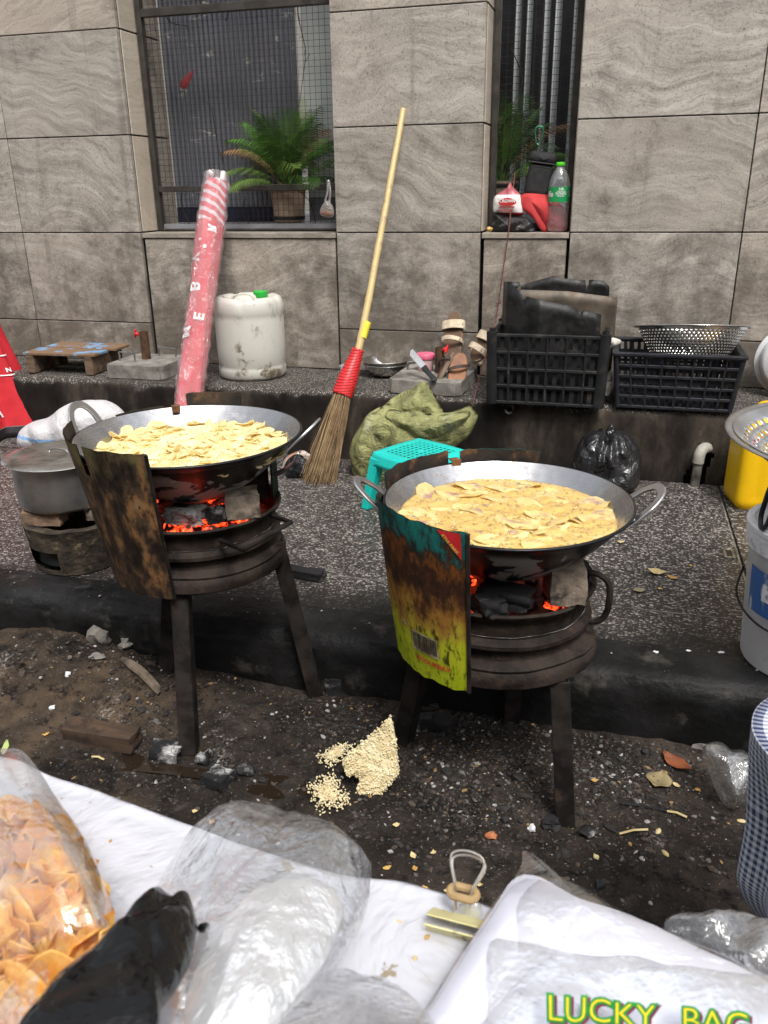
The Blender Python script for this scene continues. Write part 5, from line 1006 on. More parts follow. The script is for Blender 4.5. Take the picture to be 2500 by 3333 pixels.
# water bottle
bl_, br_ = W(1781, 700, 3.365), W(1850, 700, 3.365); rB = (br_.x-bl_.x)/2; bz = W(1815, 757, 3.345); hB = W(1815, 530, 3.365).z-ZS; bt = thing('water_bottle', 'clear plastic water bottle with green cap and label on the sill', 'bottle', ((bl_.x+br_.x)/2, 3.365, ZS+.0005))
CLR = film('bottle_plastic', (.96, .97, .98), .20, 18, .5, .05, (.8, .84, .88), 1.5, 1.8)
prof = [(.001, .004), (rB*.7, .001), (rB*.93, .006), (rB, .02)]+[(rB*(1-.05*(k % 2)), .02+hB*.36*(k+1)/9) for k in range(8)]+[(rB*.96, hB*.40), (rB, hB*.43), (rB, hB*.66), (rB*.97, hB*.70), (rB*.90, hB*.76), (rB*.66, hB*.86), (rB*.42, hB*.92), (rB*.36, hB*.94), (rB*.36, hB*.97)]
mb = MB(); mb.lathe(prof, 40); mb.build('body', CLR, bt, 180)
LG = basic('green_label', (.02, .30, .09), (.016, .25, .075), 20, .4); mb = MB(); mb.lathe([(rB*1.012, hB*.435), (rB*1.012, hB*.655)], 40); lb = mb.build('label', LG, bt, 180)
mb = MB(); mb.lathe([(rB*.42, hB*.955), (rB*.43, hB*.96), (rB*.43, hB*1.0), (rB*.40, hB*1.008), (.001, hB*1.008)], 24); mb.build('cap', basic('lime_cap', (.10, .62, .03), (.08, .52, .02), 10, .35), bt, 40)
def onB(ac, zc): return lambda x, y: (rB*1.022*cos(ac+x/rB), rB*1.022*sin(ac+x/rB), zc+y)
text_on('lettering', 'Life', .028, onB(-1.3-1.25, hB*.55), INKW, lb, .0008); text_on('lettering', 'Life', .028, onB(-1.3+1.35, hB*.55), INKW, lb, .0008); text_on('lettering', 'Life', .013, onB(-1.3, hB*.625), INKW, lb, .0003)
for i, w_ in enumerate((.034, .040, .040, .038, .026)):
    mb = MB(); f = onB(-1.3, hB*(.592-.018*i)); mb.grid(lambda u, v: f((u-.5)*w_, (v-.5)*.0022), 14, 1, skip=lambda i_, j_: (i_*7+i) % 5 == 0); mb.build('small_print', INKW, lb, 0)
q = G(1605, 751, ZS); chunk('bread_crust', (q.x, 3.325, ZS+.010), (.026, .018, .018), .4, basic('crust', (.55, .38, .13), (.42, .24, .07), 40, .7), 'small yellow crust on the left corner of the narrow sill', 'crust', None, 31)
# ---- potted palms
FROND = [basic('palm_green_%d' % i, c_, tuple(x*.6 for x in c_), 14, .45, 0, 0) for i, c_ in enumerate(((.055, .145, .022), (.10, .25, .032), (.025, .07, .016), (.17, .28, .06)))]
DRYF = basic('palm_dry', (.28, .16, .075), (.2, .11, .05), 14, .7)
def palm(lab, loc, nf, hgt, seed, potr=.078, poth=.155):
    o = thing('potted_palm', lab, 'potted plant', loc); rr = random.Random(seed)
    POT = basic('wood_tub', (.36, .27, .20), (.26, .19, .14), 12, .7, 0, .3, 40, stretch=(1, 1, .3)); n_ = 24
    mb = MB(); mb.lathe([(.001, .003), (potr*.80, .002), (potr*.82, .006), (potr, poth), (potr*.92, poth), (potr*.9, poth-.02)], 48, fn=lambda p, a, i: p*(1-.012*(abs(sin(a*9)) < .12))); tub = mb.build('tub', POT, o, 30)
    for q_ in (.12, .88): mb = MB(); r_ = lerp(potr*.82, potr, q_)+.002; mb.lathe([(r_, poth*q_-.007), (r_+.002, poth*q_), (r_+.001, poth*q_+.007)], 40); mb.build('hoop', INKK, tub)
    mb = MB(); mb.lathe([(potr*.9, poth-.022), (.001, poth-.018)], 24); mb.build('soil', DARKJ, o)
    for i in range(nf):
        az = 2*pi*i/nf*2.4+rr.uniform(-.3, .3); el = rr.uniform(.80, 1.45) if i % 5 else rr.uniform(.35, .7); L = hgt*rr.uniform(.7, 1.05); dry = i in (3, 11)
        d0 = V((cos(az)*cos(el), sin(az)*cos(el), sin(el))); P = []; p = V((rr.uniform(-.02, .02), rr.uniform(-.02, .02), poth-.02)); d = d0.copy(); ns = 18
        for k in range(ns+1): P.append(p.copy()); p = p+d*(L/ns); d = (d+V((0, 0, -.095*(k/ns+.15)))).normalized()
        mb = MB(); mb.tube(P, [.0026*(1-.8*k/ns) for k in range(ns+1)], 4, cap=False)
        for k in range(5, ns+1):
            tg = (P[k]-P[k-1]).normalized(); sd_ = tg.cross(V((0, 0, 1))).normalized(); up = sd_.cross(tg); ll = L*.36*sin(pi*min(1, (k-3)/(ns-1)*.9+.12))*rr.uniform(.85, 1.1)
            for sg_ in (-1, 1):
                for hf_ in (0, .5):
                    b = P[k]-tg*(L/ns*hf_); e1 = b+(sd_*sg_*.75+tg*.62+up*.18)*ll*.5; e2 = b+(sd_*sg_*.80+tg*.8-V((0, 0, .38)))*ll; w_ = tg*.0019
                    mb.add([b-w_*.6, b+w_*.6, e1+w_, e1-w_, e2], [(0, 1, 2, 3), (3, 2, 4)])
        mb.build('frond', DRYF if dry else FROND[rr.choice((0, 0, 1, 1, 2, 3))], o, 180)
    return o
q = W(945, 716, 3.565); palm('green palm in a wooden tub behind the wire mesh', (q.x, 3.555, 1.010), 44, .37, 5)
q = W(1640, 640, 3.72); palm('palm seen behind the left of the narrow window', (q.x-.02, 3.74, 1.010), 26, .42, 8)
# ---- climbing dead stems, red leaf, sauce bag
VINE = basic('dead_vine', (.03, .024, .018), (.018, .015, .012), 30, .8)
for k, pts_ in enumerate((((968, 0), (972, 60), (990, 140), (995, 180), (985, 260), (975, 340)), ((690, 350), (700, 420), (715, 500), (735, 545)), ((1665, 160), (1700, 250), (1690, 330), (1712, 420), (1700, 540), (1690, 600)), ((620, 740), (590, 660), (600, 610)), ((1030, 740), (1010, 660), (970, 620)), ((820, 745), (790, 690), (800, 640)), ((530, 40), (560, 75), (620, 85)), ((745, 40), (735, 70)))):
    mb = MB(); yv = YW+.178; P = catmull([W(x, y, yv+random.uniform(0, .006)) for x, y in pts_], 6); mb.tube(P, [.0022*(1-.5*i/len(P)) for i in range(len(P))], 5)
    for j in range(0, len(P), 5): mb.tube([P[j], P[j]+V((random.uniform(-.03, .03), .002, random.uniform(-.03, .03)))], .0011, 4)
    tag(mb.build('dead_vine', VINE, None), 'dry dark vine stem %s' % ('snaking down the mesh before the pale panel', 'hanging in the middle of the big window mesh', 'climbing the narrow window mesh', 'at the bottom left of the big mesh', 'at the bottom right of the big mesh', 'at the bottom of the big mesh beside the parasol', 'at the top left of the big mesh', 'short, at the top rail of the big mesh')[k], 'vine', 'dead vine stems on the mesh')
mb = MB(); pillow(mb, [W(x, y, YW+.165) for x, y in ((586, 280), (590, 262), (612, 240), (628, 230), (624, 252), (610, 282), (596, 290))], .003, None, 4, 36); mb.tube([W(626, 232, YW+.165), W(640, 226, YW+.165)], .0015, 5); tag(mb.build('red_leaf', basic('dark_red_leaf', (.15, .018, .02), (.09, .012, .014), 20, .6), None), 'dark red dry leaf caught on the big window mesh', 'leaf')
sbg = thing('sauce_bag', 'small clear bag of brown sauce hanging at the right of the big window', 'bag', W(1063, 708, 3.285)); so = sbg.location.copy()
mb = MB(); pillow(mb, [W(x, y, 3.285)-so for x, y in ((1040, 690), (1048, 668), (1062, 652), (1076, 660), (1086, 680), (1086, 702), (1070, 709), (1050, 703))], .017, lambda p, nn, t_: nn*.0015*ridge(p, 60, 1, 2), 7, 48); mb.build('bag', film('sauce_bag_film', (.93, .90, .87), .28, 50, .6, .12, (.72, .68, .66)), sbg, 180)
mb = MB(); pillow(mb, [W(x, y, 3.285)-so for x, y in ((1043, 691), (1062, 686), (1084, 690), (1084, 701), (1070, 707), (1051, 701))], .014, None, 6, 40); mb.build('sauce', basic('brown_sauce', (.32, .12, .03), (.24, .085, .02), 20, .3), sbg, 180)
for a, b in (((1058, 656), (1067, 585)), ((1072, 658), (1070, 585))): mb = MB(); ribbon(mb, catmull([W(*a, 3.283)-so, W((a[0]+b[0])/2+4, (a[1]+b[1])/2, 3.283)-so, W(*b, 3.29)-so], 4), (1, 0, 0), .008, .001); mb.build('tied_handle', film('sauce_bag_film'), sbg, 180)
# ================================================================== THINGS ON THE PAVEMENT
# ---- folded red parasol at the left edge
q = G(-45, 1400, ZP); fp = thing('folded_parasol', 'folded red market parasol with white lettering standing at the left edge', 'parasol', (q.x, 2.93, ZP)); RED2 = basic('red_fabric', (.52, .022, .032), (.42, .016, .024), 10, .8, 0, .3, 90)
Hf = W(-40, 700, 2.93).z-ZP
def ffn(p, a, i): d = 1+.13*cos(9*a+.6)+.05*cos(4*a+p.z*2); return V((p.x*d, p.y*d, p.z))
fr = W(100, 1385, 2.93).x-q.x; mb = MB(); mb.lathe([(fr*(1.0-.93*(k/24)**.85)+.004, .055+(Hf-.055)*k/24) for k in range(25)], 108, fn=ffn); mb.build('canopy', RED2, fp, 180)
mb = MB(); mb.lathe([(fr*1.0, .058), (fr*1.012, .055), (fr*1.0, .050)], 108, fn=ffn); mb.build('white_hem', INKW, fp, 180)
mb = MB(); mb.lathe([(fr*1.02, .052), (fr*.99, .03), (fr*.95, .004), (fr*.6, .002)], 108, fn=ffn); mb.build('grey_skirt', basic('grey_skirt_cloth', (.10, .09, .10), (.06, .055, .06), 20, .8, 0, .5, 40), fp, 180)
mb = MB(); mb.tube([(0, 0, 0), (0, 0, Hf+.05)], .012, 10); mb.build('pole', WHITEP, fp)
def onF(ac, zc):
    def f(x, y):
        z = zc+y; r = fr*(1.0-.93*max(0, (z-.055)/(Hf-.055))**.85)+.004; a = ac+x/r; d = 1+.13*cos(9*a+.6)+.05*cos(4*a+z*2)+.03; return (r*d*cos(a), r*d*sin(a), z)
    return f
text_on('lettering', 'MA', .058, onF(-.62, .115), INKW, fp, .002); text_on('lettering', 'L', .05, onF(.02, .115), INKW, fp, .002); text_on('lettering', 'RY', .026, onF(-.45, .225), INKW, fp, .0008); text_on('lettering', 'OZ', .052, onF(-.6, .30), INKW, fp, .001); text_on('lettering', 'N', .024, onF(-.12, .285), INKW, fp, .0008)
for z_ in (.265, .345):
    mb = MB(); f = onF(-.35, z_); mb.grid(lambda u, v: f((u-.5)*.14, (v-.5)*.005), 24, 1); mb.build('printed_line', INKW, fp, 0)
mb = MB(); f = onF(-.35, .43); mb.grid(lambda u, v: f((.010+.026*v)*cos(u*2*pi), (.016+.034*v)*sin(u*2*pi)), 28, 2, cu=True); mb.build('emblem', INKW, fp, 0)
# ---- white woven sack behind the pot
t = NT('woven_white'); v = t.co(); P = t.n('SeparateXYZ', Vector=v); c = t.mix(t.noise(9, 6, .65, v), (.60, .59, .60), (.42, .41, .42)); bln = t.step(t.ma('ABSOLUTE', t.ma('SUBTRACT', t.ma('ADD', P.outputs[2], t.ma('MULTIPLY', t.noise(6, 3, .5, v), .08)), .135)), .008, .004); c = t.mix(t.ma('MULTIPLY', bln, .8), c, (.12, .32, .62))
WSM = t.end(t.bsdf(Base_Color=c, Roughness=.6, Normal=t.bump(t.ma('ADD', t.noise(26, 5, .6, v, 1.5), t.ma('MULTIPLY', t.noise(260, 2, .5, v), .3)), .8, .010)))
crumple('woven_sack', 'crumpled white woven sack with blue stripe behind the lidded pot', 'sack', [W(x, y, 2.72) for x, y in ((60, 1440), (75, 1400), (110, 1370), (165, 1355), (200, 1330), (240, 1308), (290, 1302), (340, 1308), (385, 1330), (420, 1380), (430, 1450), (330, 1490), (200, 1490), (110, 1470))], .11, WSM, 3, .010, 13, 84, 14, 60, .8)
# ---- green sack heap
t = NT('green_sackcloth'); v = t.co(); c = t.mix(t.step(t.noise(6, 6, .65, v), .35, .68), (.15, .155, .055), (.38, .375, .16)); c = t.mix(t.ma('MULTIPLY', t.step(t.noise(15, 6, .65, v), .55, .68), .9), c, (.05, .05, .022)); c = t.mix(t.ma('MULTIPLY', t.step(t.noise(8, 5, .65, t.n('Mapping', Vector=v, Location=(3, 1, 1)).outputs[0]), .60, .68), .6), c, (.45, .46, .30))  # pale highlights and dark fold shade are mixed into the green
GSM = t.end(t.bsdf(Base_Color=c, Roughness=.72, Normal=t.bump(t.ma('ADD', t.ma('MULTIPLY', t.ma('ABSOLUTE', t.ma('SUBTRACT', t.noise(14, 5, .6, v, 1.0), .5)), -4.0), t.ma('MULTIPLY', t.noise(300, 2, .5, v), .35)), 1.0, .014)))
mb = MB()
def gd(p, nn, t_): return nn*(.030*fold(p, 5, 4, 5)+.010*fold(p, 14, 6, 5))+V((.008*nz(p, 12, 3), 0, .010*nz(p, 14, 8)))
pillow(mb, [W(x, y, 2.78) for x, y in ((1146, 1440), (1170, 1385), (1225, 1330), (1290, 1325), (1370, 1345), (1450, 1350), (1500, 1335), (1525, 1330), (1552, 1360), (1538, 1400), (1500, 1440), (1460, 1500), (1440, 1590), (1300, 1600), (1180, 1598), (1150, 1530))], .125, gd, 34, 208, .5)
mb2 = MB(); pillow(mb, [W(x, y, 2.83) for x, y in ((1232, 1336), (1262, 1308), (1290, 1290), (1340, 1262), (1378, 1246), (1395, 1258), (1412, 1285), (1432, 1320), (1440, 1350), (1380, 1362), (1300, 1356))], .085, gd, 26, 154, .6)
pillow(mb, [W(x, y, 2.74) for x, y in ((1250, 1345), (1330, 1338), (1420, 1352), (1500, 1345), (1530, 1352), (1500, 1395), (1450, 1425), (1380, 1430), (1310, 1410))], .090, gd, 24, 153, .6)
tag(mb.build('green_sack', GSM, None, 180), 'heap of crumpled olive green sacking against the ledge', 'sack')
# ---- turquoise stool
TQ = basic('turquoise_plastic', (.012, .50, .44), (.010, .44, .39), 8, .38); sto = thing('plastic_stool', 'low turquoise plastic stool behind the right wok', 'stool', (-.562, 2.452, ZP), rz=radians(-30)); hs_ = .196; w_ = .112
def sq(u, v, s): 
    x, y = (2*u-1), (2*v-1); return x*s*sqrt(1-.10*y*y), y*s*sqrt(1-.10*x*x)
mb = MB(); mb.grid(lambda u, v: (*sq(u, v, w_), hs_-.002*((2*u-1)**4+(2*v-1)**4)), 36, 36, skip=lambda i, j: 5 <= i < 31 and 5 <= j < 31 and (i-5) % 3 in (0, 1) and (j-5) % 3 in (0, 1) and ((i-5)//3+(j-5)//3) % 1 == 0 and not ((i-5)//3 == 4 and (j-5)//3 == 4)); mb.build('seat', TQ, sto, 40, solid=.004, soff=-1)
mb = MB()
def ring(t_, s, z):
    k = int(t_*4) % 4; f = t_*4-int(t_*4); u, v = ((f, 0), (1, f), (1-f, 1), (0, 1-f))[k]; x, y = sq(u, v, s); return (x, y, z)
mb.grid(lambda u, v: ring(u % 1, w_+.010*v, hs_-.003-.040*v), 64, 4, cu=True); mb.build('skirt', TQ, sto, 60, solid=.003)
for sx in (-1, 1):
    for sy in (-1, 1):
        mb = MB(); a = V((sx*(w_-.016), sy*(w_-.016), hs_-.02)); b = V((sx*(w_+.012), sy*(w_+.012), .001))
        vs = []
        for p_, r_ in ((a, .020), (b, .015)): vs += [p_+V((-r_*sx*-1*0-sx*r_*0, 0, 0))+V((dx*r_, dy*r_, 0)) for dx, dy in ((-1, -1), (1, -1), (1, 1), (-1, 1))]
        mb.add(vs, [(0, 1, 2, 3), (4, 7, 6, 5), (0, 4, 5, 1), (1, 5, 6, 2), (2, 6, 7, 3), (3, 7, 4, 0)]); mb.build('leg', TQ, sto, 0, bevel=.003)
# ---- black rubbish bag
tbx = [W(x, y, 2.76) for x, y in ((1862, 1520), (1872, 1470), (1900, 1420), (1935, 1402), (1975, 1398), (2030, 1405), (2068, 1440), (2088, 1490), (2086, 1545), (2070, 1590), (1990, 1606), (1920, 1595), (1875, 1560))]
tk = W(1988, 1405, 2.66); rbg = thing('rubbish_bag', 'full black rubbish bag knotted at the top against the ledge', 'rubbish bag', W(1975, 1600, 2.76)); ro = rbg.location.copy()
def bd(p, nn, t_):
    d = p-tk; a = atan2(d.x, -d.z+.02); r = d.length; return nn*(.016*exp(-r/.16)*sin(a*15+4*nz(p, 9, 2))+.018*fold(p, 6, 2, 5)+.006*fold(p, 18, 4, 5))
mb = MB(); pillow(mb, tbx, .115, bd, 34, 208, .9); mb.v = [tuple(V(p)-ro) for p in mb.v]; RBM = m_bag('rubbish_film', (.016, .016, .018), 20, .22, .9, .9); mb.build('bag', RBM, rbg, 180)
mb = MB(); k0 = W(1988, 1412, 2.665)-ro; pillow(mb, [W(x, y, 2.675)-ro for x, y in ((1972, 1420), (1975, 1398), (1986, 1380), (1994, 1378), (2003, 1400), (2006, 1420), (1992, 1428))], .014, lambda p, nn, t_: nn*.004*ridge(p, 50, 3, 2), 7, 42); mb.build('knot', RBM, rbg, 180)
# ---- waste pipe
PVC = basic('old_pvc', (.16, .15, .135)); PVW = basic('grubby_pvc', (.42, .40, .36), (.30, .28, .24), 18, .55, 0, .2, 60, ((.10, .085, .06), 16, .52, .7)); wp = thing('waste_pipe', 'grubby plastic drain elbow at the hole in the ledge', 'pipe', W(2262, 1594, 2.872)); wo = wp.location.copy()
mb = MB(); mb.tube([p-wo for p in catmull([W(2258, 1600, 2.868), W(2264, 1560, 2.868), W(2276, 1490, 2.870)], 4)], .0155, 16); mb.build('pipe', PVC, wp)
mb = MB(); mb.tube([p-wo for p in catmull([W(2272, 1505, 2.868), W(2278, 1478, 2.868), W(2288, 1462, 2.880), W(2300, 1458, 2.905), W(2308, 1458, 2.94)], 4)], .0195, 16); mb.build('elbow', PVW, wp)
mb = MB(); mb.tube([W(2257, 1582, 2.868)-wo, W(2254, 1602, 2.868)-wo], .019, 16); mb.build('socket', PVW, wp)
# ---- yellow jerrycan
a_, b_ = G(2392, 1662, ZP), G(2326, 1586, ZP); dd_ = (b_-a_).normalized(); wd_ = V((dd_.y, -dd_.x, 0)); Lw, Ld, Hy = .215, .155, .30
yj = thing('jerrycan', 'bright yellow plastic jerrycan standing behind the colander', 'jerrycan', a_+dd_*Ld/2+wd_*Lw/2, rz=atan2(wd_.y, wd_.x)); YEL = basic('yellow_plastic', (.72, .43, .005), (.64, .37, .004), 7, .38, 0, .12, 30)
mb = MB(); NN = 64
def rr_(u, s):
    a = 2*pi*u; x, y = cos(a), sin(a); k = (abs(x)**9+abs(y)**9)**(-1/9); return x*k*Lw/2*s, y*k*Ld/2*s
def yfn(u, v):
    z = v*Hy; s = 1-.12*max(0, (.03-z)/.03)**2-.35*max(0, (z-Hy*.86)/(Hy*.14))**2; x, y = rr_(u, s); g = .006*max(0, 1-abs(abs(x)-.05)/.012)*(abs(y) > Ld*.4)*(.03 < z < Hy*.85); return (x, y-(g if y > 0 else -g), z)
mb.grid(yfn, NN, 30, cu=True); mb.add([(0, 0, 0)]+[yfn(i/NN, 0) for i in range(NN)], [(0, 1+(i+1) % NN, 1+i) for i in range(NN)]); mb.add([(0, 0, Hy)]+[yfn(i/NN, 1) for i in range(NN)], [(0, 1+i, 1+(i+1) % NN) for i in range(NN)]); mb.build('body', YEL, yj, 60)
mb = MB(); ribbon(mb, catmull([(-.055, 0, Hy-.005), (-.05, 0, Hy+.03), (0, 0, Hy+.036), (.04, 0, Hy+.03), (.045, 0, Hy-.005)], 4), (0, 1, 0), .026, .010); mb.build('handle', YEL, yj, 0, bevel=.003)
mb = MB(); mb.lathe([(.021, Hy-.005), (.021, Hy+.03), (.001, Hy+.032)], 20, (.075, 0, 0)); mb.build('cap', REDP, yj, 40)
mb = MB(); sx0 = W(2365, 1470, 2.70); mb.box((-Lw*.36, -Ld/2-.0012, Hy*.76), (.024, .001, .034)); stk = mb.build('sticker', basic('sticker_white', (.66, .58, .56), (.55, .45, .44), 40, .4), yj, 0); mb = MB(); mb.box((-Lw*.36, -Ld/2-.0020, Hy*.785), (.018, .0006, .010)); mb.box((-Lw*.36, -Ld/2-.0020, Hy*.745), (.018, .0006, .004)); mb.build('print', INKR, stk, 0)
# ---- white bucket, dark pot, big colander
BU = V((.462, 1.752, ZP)); bu = thing('paint_bucket', 'lidded white plastic bucket with worn blue label at the right edge', 'bucket', BU+V((0, 0, .001))); WB = basic('bucket_white', (.92, .93, .95), (.87, .88, .90), 6, .42, 0, .08, 20, ((.36, .35, .34), 11, .60, .76)); hb = .318
mb = MB(); mb.lathe([(.001, .002), (.118, .002), (.124, .0), (.127, .006), (.144, hb-.045), (.146, hb-.043)], 72); mb.build('body', WB, bu, 50)
mb = MB(); mb.lathe([(.146, hb-.052), (.152, hb-.050), (.153, hb-.012), (.155, hb-.010), (.155, hb-.002), (.150, hb+.002), (.140, hb+.001), (.136, hb-.006), (.001, hb-.005)], 72); mb.build('lid', WB, bu, 40)
t = NT('worn_blue_label'); v = t.co(); n_ = t.noise(30, 6, .7, t.n('Mapping', Vector=v, Scale=(1, 1, .25)).outputs[0]); c = t.mix(t.step(n_, .50, .60), (.05, .16, .46), (.62, .64, .67)); LBL = t.end(t.bsdf(Base_Color=c, Roughness=.45))
def rbk(z): return lerp(.127, .144, z/(hb-.045))+.0012
mb = MB(); mb.grid(lambda u, v: (rbk(.13+.10*v)*cos(-2.9+1.9*u), rbk(.13+.10*v)*sin(-2.9+1.9*u), .13+.10*v), 30, 4); lbk = mb.build('label', LBL, bu, 180)
text_on('lettering', 'EN', .062, lambda x, y: ((rbk(.185)+.0012)*cos(-2.30+x/.14), (rbk(.185)+.0012)*sin(-2.30+x/.14), .187+y), WB, lbk, .002)
mb = MB(); hpth = [V((.150*cos(a), .150*sin(a), .22)) for a in (-3.1,)]; hpth = [V((.153*cos(-3.0), .153*sin(-3.0), .215)), V((-.165, -.06, .175)), V((-.145, -.09, .140)), V((-.105, -.12, .120)), V((-.06, -.145, .125)), V((0, -.158, .122)), V((.08, -.135, .125)), V((.15, -.06, .16)), V((.153, .02, .215))]
mb.tube(catmull(hpth, 5), .0024, 7); mb.build('bail', IRON, bu)
GP = basic('dark_cast_metal', (.085, .087, .092), (.055, .056, .06), 12, .36, .6, .15, 60); PO = BU+V((.035, -.030, hb+.004)); pk = thing('stock_pot', 'dark grey cast pot on the bucket lid under the colander', 'pot', PO, rz=0); hp2 = .105
mb = MB(); mb.lathe([(.001, 0), (.098, 0), (.112, .006), (.142, hp2-.012), (.158, hp2-.004), (.160, hp2), (.154, hp2+.003), (.136, hp2-.01), (.108, .012), (.001, .006)], 64); mb.build('body', GP, pk, 50)
for sg_ in (-1,):
    mb = MB(); aa = D(-168); cx_, cy_ = .152*cos(aa), .152*sin(aa); tg = V((-sin(aa), cos(aa), 0)); ou = V((cos(aa), sin(aa), 0)); base = V((cx_, cy_, hp2-.022))
    mb.bar(base-ou*.012, base+ou*.014, .034, .014, (0, 0, 1)); lg = mb.build('lug', GP, pk, 0, bevel=.004, bseg=2)
    mb = MB(); mb.tube(catmull([base+ou*.012+tg*k*.017+V((0, 0, z_))+ou*(o_) for k, z_, o_ in ((-1, .004, 0), (-1.15, -.03, .006), (-1.1, -.062, .010), (-.4, -.078, .012), (.4, -.078, .012), (1.1, -.062, .010), (1.15, -.03, .006), (1, .004, 0))], 4, True), .0052, 8, closed=True); mb.build('ring_handle', GP, pk)
CB = V((.535, 1.722, .0)); bc_ = thing('colander', 'large dented aluminium colander on the dark pot at the right edge', 'colander', (CB.x, CB.y, ZP+hb+.045), rot=rotm('X', .02)); 
colander(bc_, .285, .155, .06, 240, 10, ALU, .016)
# ---- litter by the broom
crumple('black_bag', 'small crumpled black bag on the pavement beside the broom', 'bag', [W(x, y, 2.66) for x, y in ((922, 1535), (935, 1495), (960, 1480), (985, 1488), (1005, 1510), (1012, 1545), (985, 1562), (950, 1558))], .035, BAGB, 6, .010, 30, 64, 10, 180)
crumple('wrapper', 'white and brown food wrapper behind the small black bag', 'wrapper', [W(x, y, 2.72) for x, y in ((915, 1540), (925, 1500), (950, 1478), (985, 1468), (1025, 1485), (1030, 1510), (990, 1530), (940, 1545))], .02, basic('brown_white_wrapper', (.55, .50, .46), (.30, .16, .10), 14, .4), 8, .007, 34, 56, 8, 60)
# ================================================================== DEBRIS ON THE ROAD AND PAVEMENT
def onroad(px, py): p = RG(px, py); return p
def piece(name, lab, cat, px, py, d, rz, mat, seed, box=False, z=None, sink=.35, tilt=0.0, group=None, rough=.7):
    p = onroad(px, py) if z is None else G(px, py, z); return chunk(name, (p.x, p.y, p.z+d[2]*(.5-sink*.5)), d, rz, mat, lab, cat, group, seed, 2, rough, tilt, box)
STN = basic('grey_stone', (.20, .185, .165), (.11, .10, .09), 18, .9, 0, .7, 50, bd=.005)
piece('charcoal_lump', 'black charcoal block with white ash top at the front leg of the left stove', 'charcoal', 545, 2462, (.062, .042, .034), .05, ASHM, 21, True)
piece('charcoal_lump', 'small ash streaked charcoal shard right of the front leg', 'charcoal', 668, 2482, (.032, .026, .034), .8, ASHM, 22)
piece('charcoal_lump', 'grey white ashen charcoal cube on the wet ground', 'charcoal', 712, 2552, (.050, .045, .034), -.25, ASHM, 25, True)
piece('charcoal_lump', 'black charcoal flake half sunk in the puddle', 'charcoal', 805, 2515, (.040, .03, .022), .3, COALM, 24)
piece('charcoal_lump', 'tiny blue white charcoal crumb near the table edge', 'charcoal', 583, 2700, (.014, .010, .010), .6, ASHM, 26)
piece('charcoal_lump', 'upright black charcoal lump against the kerb between the stoves', 'charcoal', 1085, 2250, (.042, .034, .050), .5, COALM, 27, True)
piece('charcoal_lump', 'big black charcoal lump under the right stove', 'charcoal', 1360, 2365, (.062, .046, .044), .3, COALM, 28, True)
piece('charcoal_lump', 'flat black charcoal lump behind the left leg of the right stove', 'charcoal', 1432, 2370, (.060, .04, .035), -.2, COALM, 29, True)
piece('charcoal_lump', 'black charcoal crumb at the foot of the right leg', 'charcoal', 1795, 2690, (.035, .03, .025), .2, COALM, 30)
piece('charcoal_lump', 'black charcoal crumb right of the right leg foot', 'charcoal', 1912, 2715, (.036, .03, .020), .9, COALM, 31)
piece('charcoal_lump', 'black charcoal crumb near the white packets', 'charcoal', 1955, 2885, (.022, .016, .018), .9, COALM, 32)
piece('charcoal_stick', 'long black charcoal stick on the pavement behind the left stove leg', 'charcoal', 990, 1880, (.110, .035, .030), -.12, COALM, 33, True, z=ZP)
piece('charcoal_stick', 'short black charcoal flake on the kerb before the clay stove', 'charcoal', 272, 1918, (.040, .015, .010), .6, COALM, 34, True, z=ZP)
p = onroad(335, 2412); chunk('wood_offcut', (p.x, p.y, p.z+.016), (.165, .050, .038), .02, basic('scorched_wood', (.085, .052, .032), (.022, .015, .011), 20, .85, 0, .8, 50, ((.012, .010, .009), 9, .48, .66), stretch=(.2, 1, 1)), 'scorched brown wood offcut lying on the road at left', 'wood', None, 41, 2, .2, 0, True)
p = onroad(470, 2235); mb = MB()
for i, (o_, w_) in enumerate(((-.020, .012), (-.006, .014), (.010, .012), (.024, .013))):
    a = onroad(395+8*i, 2160+3*i)+V((0, o_*.3, .012)); b = onroad(520, 2250+6*i)+V((0, 0, .010)); a.y -= o_*.5; mb.tube(catmull([a, (a+b)/2+V((0, 0, .014-.002*i)), b], 4), [w_*.45, w_*.6, w_*.62, w_*.6, w_*.6, w_*.6, w_*.55, w_*.5, w_*.4][:9], 7, flat=.6)
tag(mb.build('bark_piece', basic('grey_bark', (.15, .115, .085), (.05, .04, .03), 26, .9, 0, .8, 60), None, 60), 'split grey brown bark piece near the kerb at left', 'bark')
piece('rubble_stone', 'largest grey rubble stone on the dirt mound', 'stone', 330, 2090, (.055, .05, .055), .4, STN, 51)
piece('rubble_stone', 'flat pale stone below the largest rubble stone', 'stone', 316, 2142, (.040, .028, .016), .2, STN, 52)
piece('rubble_stone', 'brown stone right of the largest rubble stone', 'stone', 412, 2105, (.036, .032, .03), .9, STN, 53)
piece('rubble_stone', 'small white pebble on the dirt at left', 'stone', 222, 2200, (.014, .012, .014), .9, WHITEP, 54)
piece('rubble_stone', 'small white pebble above the wood offcut', 'stone', 172, 2308, (.014, .012, .012), .2, WHITEP, 55)
piece('burnt_rag', 'charred black rag in the corner behind the left stove leg', 'rag', 465, 2080, (.10, .07, .10), .3, CHAR, 56, rough=.9)
piece('rubble_stone', 'flat grey stone at the kerb near the right edge', 'stone', 2330, 2440, (.07, .03, .018), .1, STN, 57)
piece('rubble_stone', 'orange brick crumb in front of the right stove', 'stone', 1600, 2725, (.020, .014, .012), .1, basic('brick_crumb', (.42, .15, .06)), 58)
piece('rubble_stone', 'blue white pebble in front of the right stove', 'stone', 1730, 2702, (.014, .012, .013), .1, WHITEP, 59)
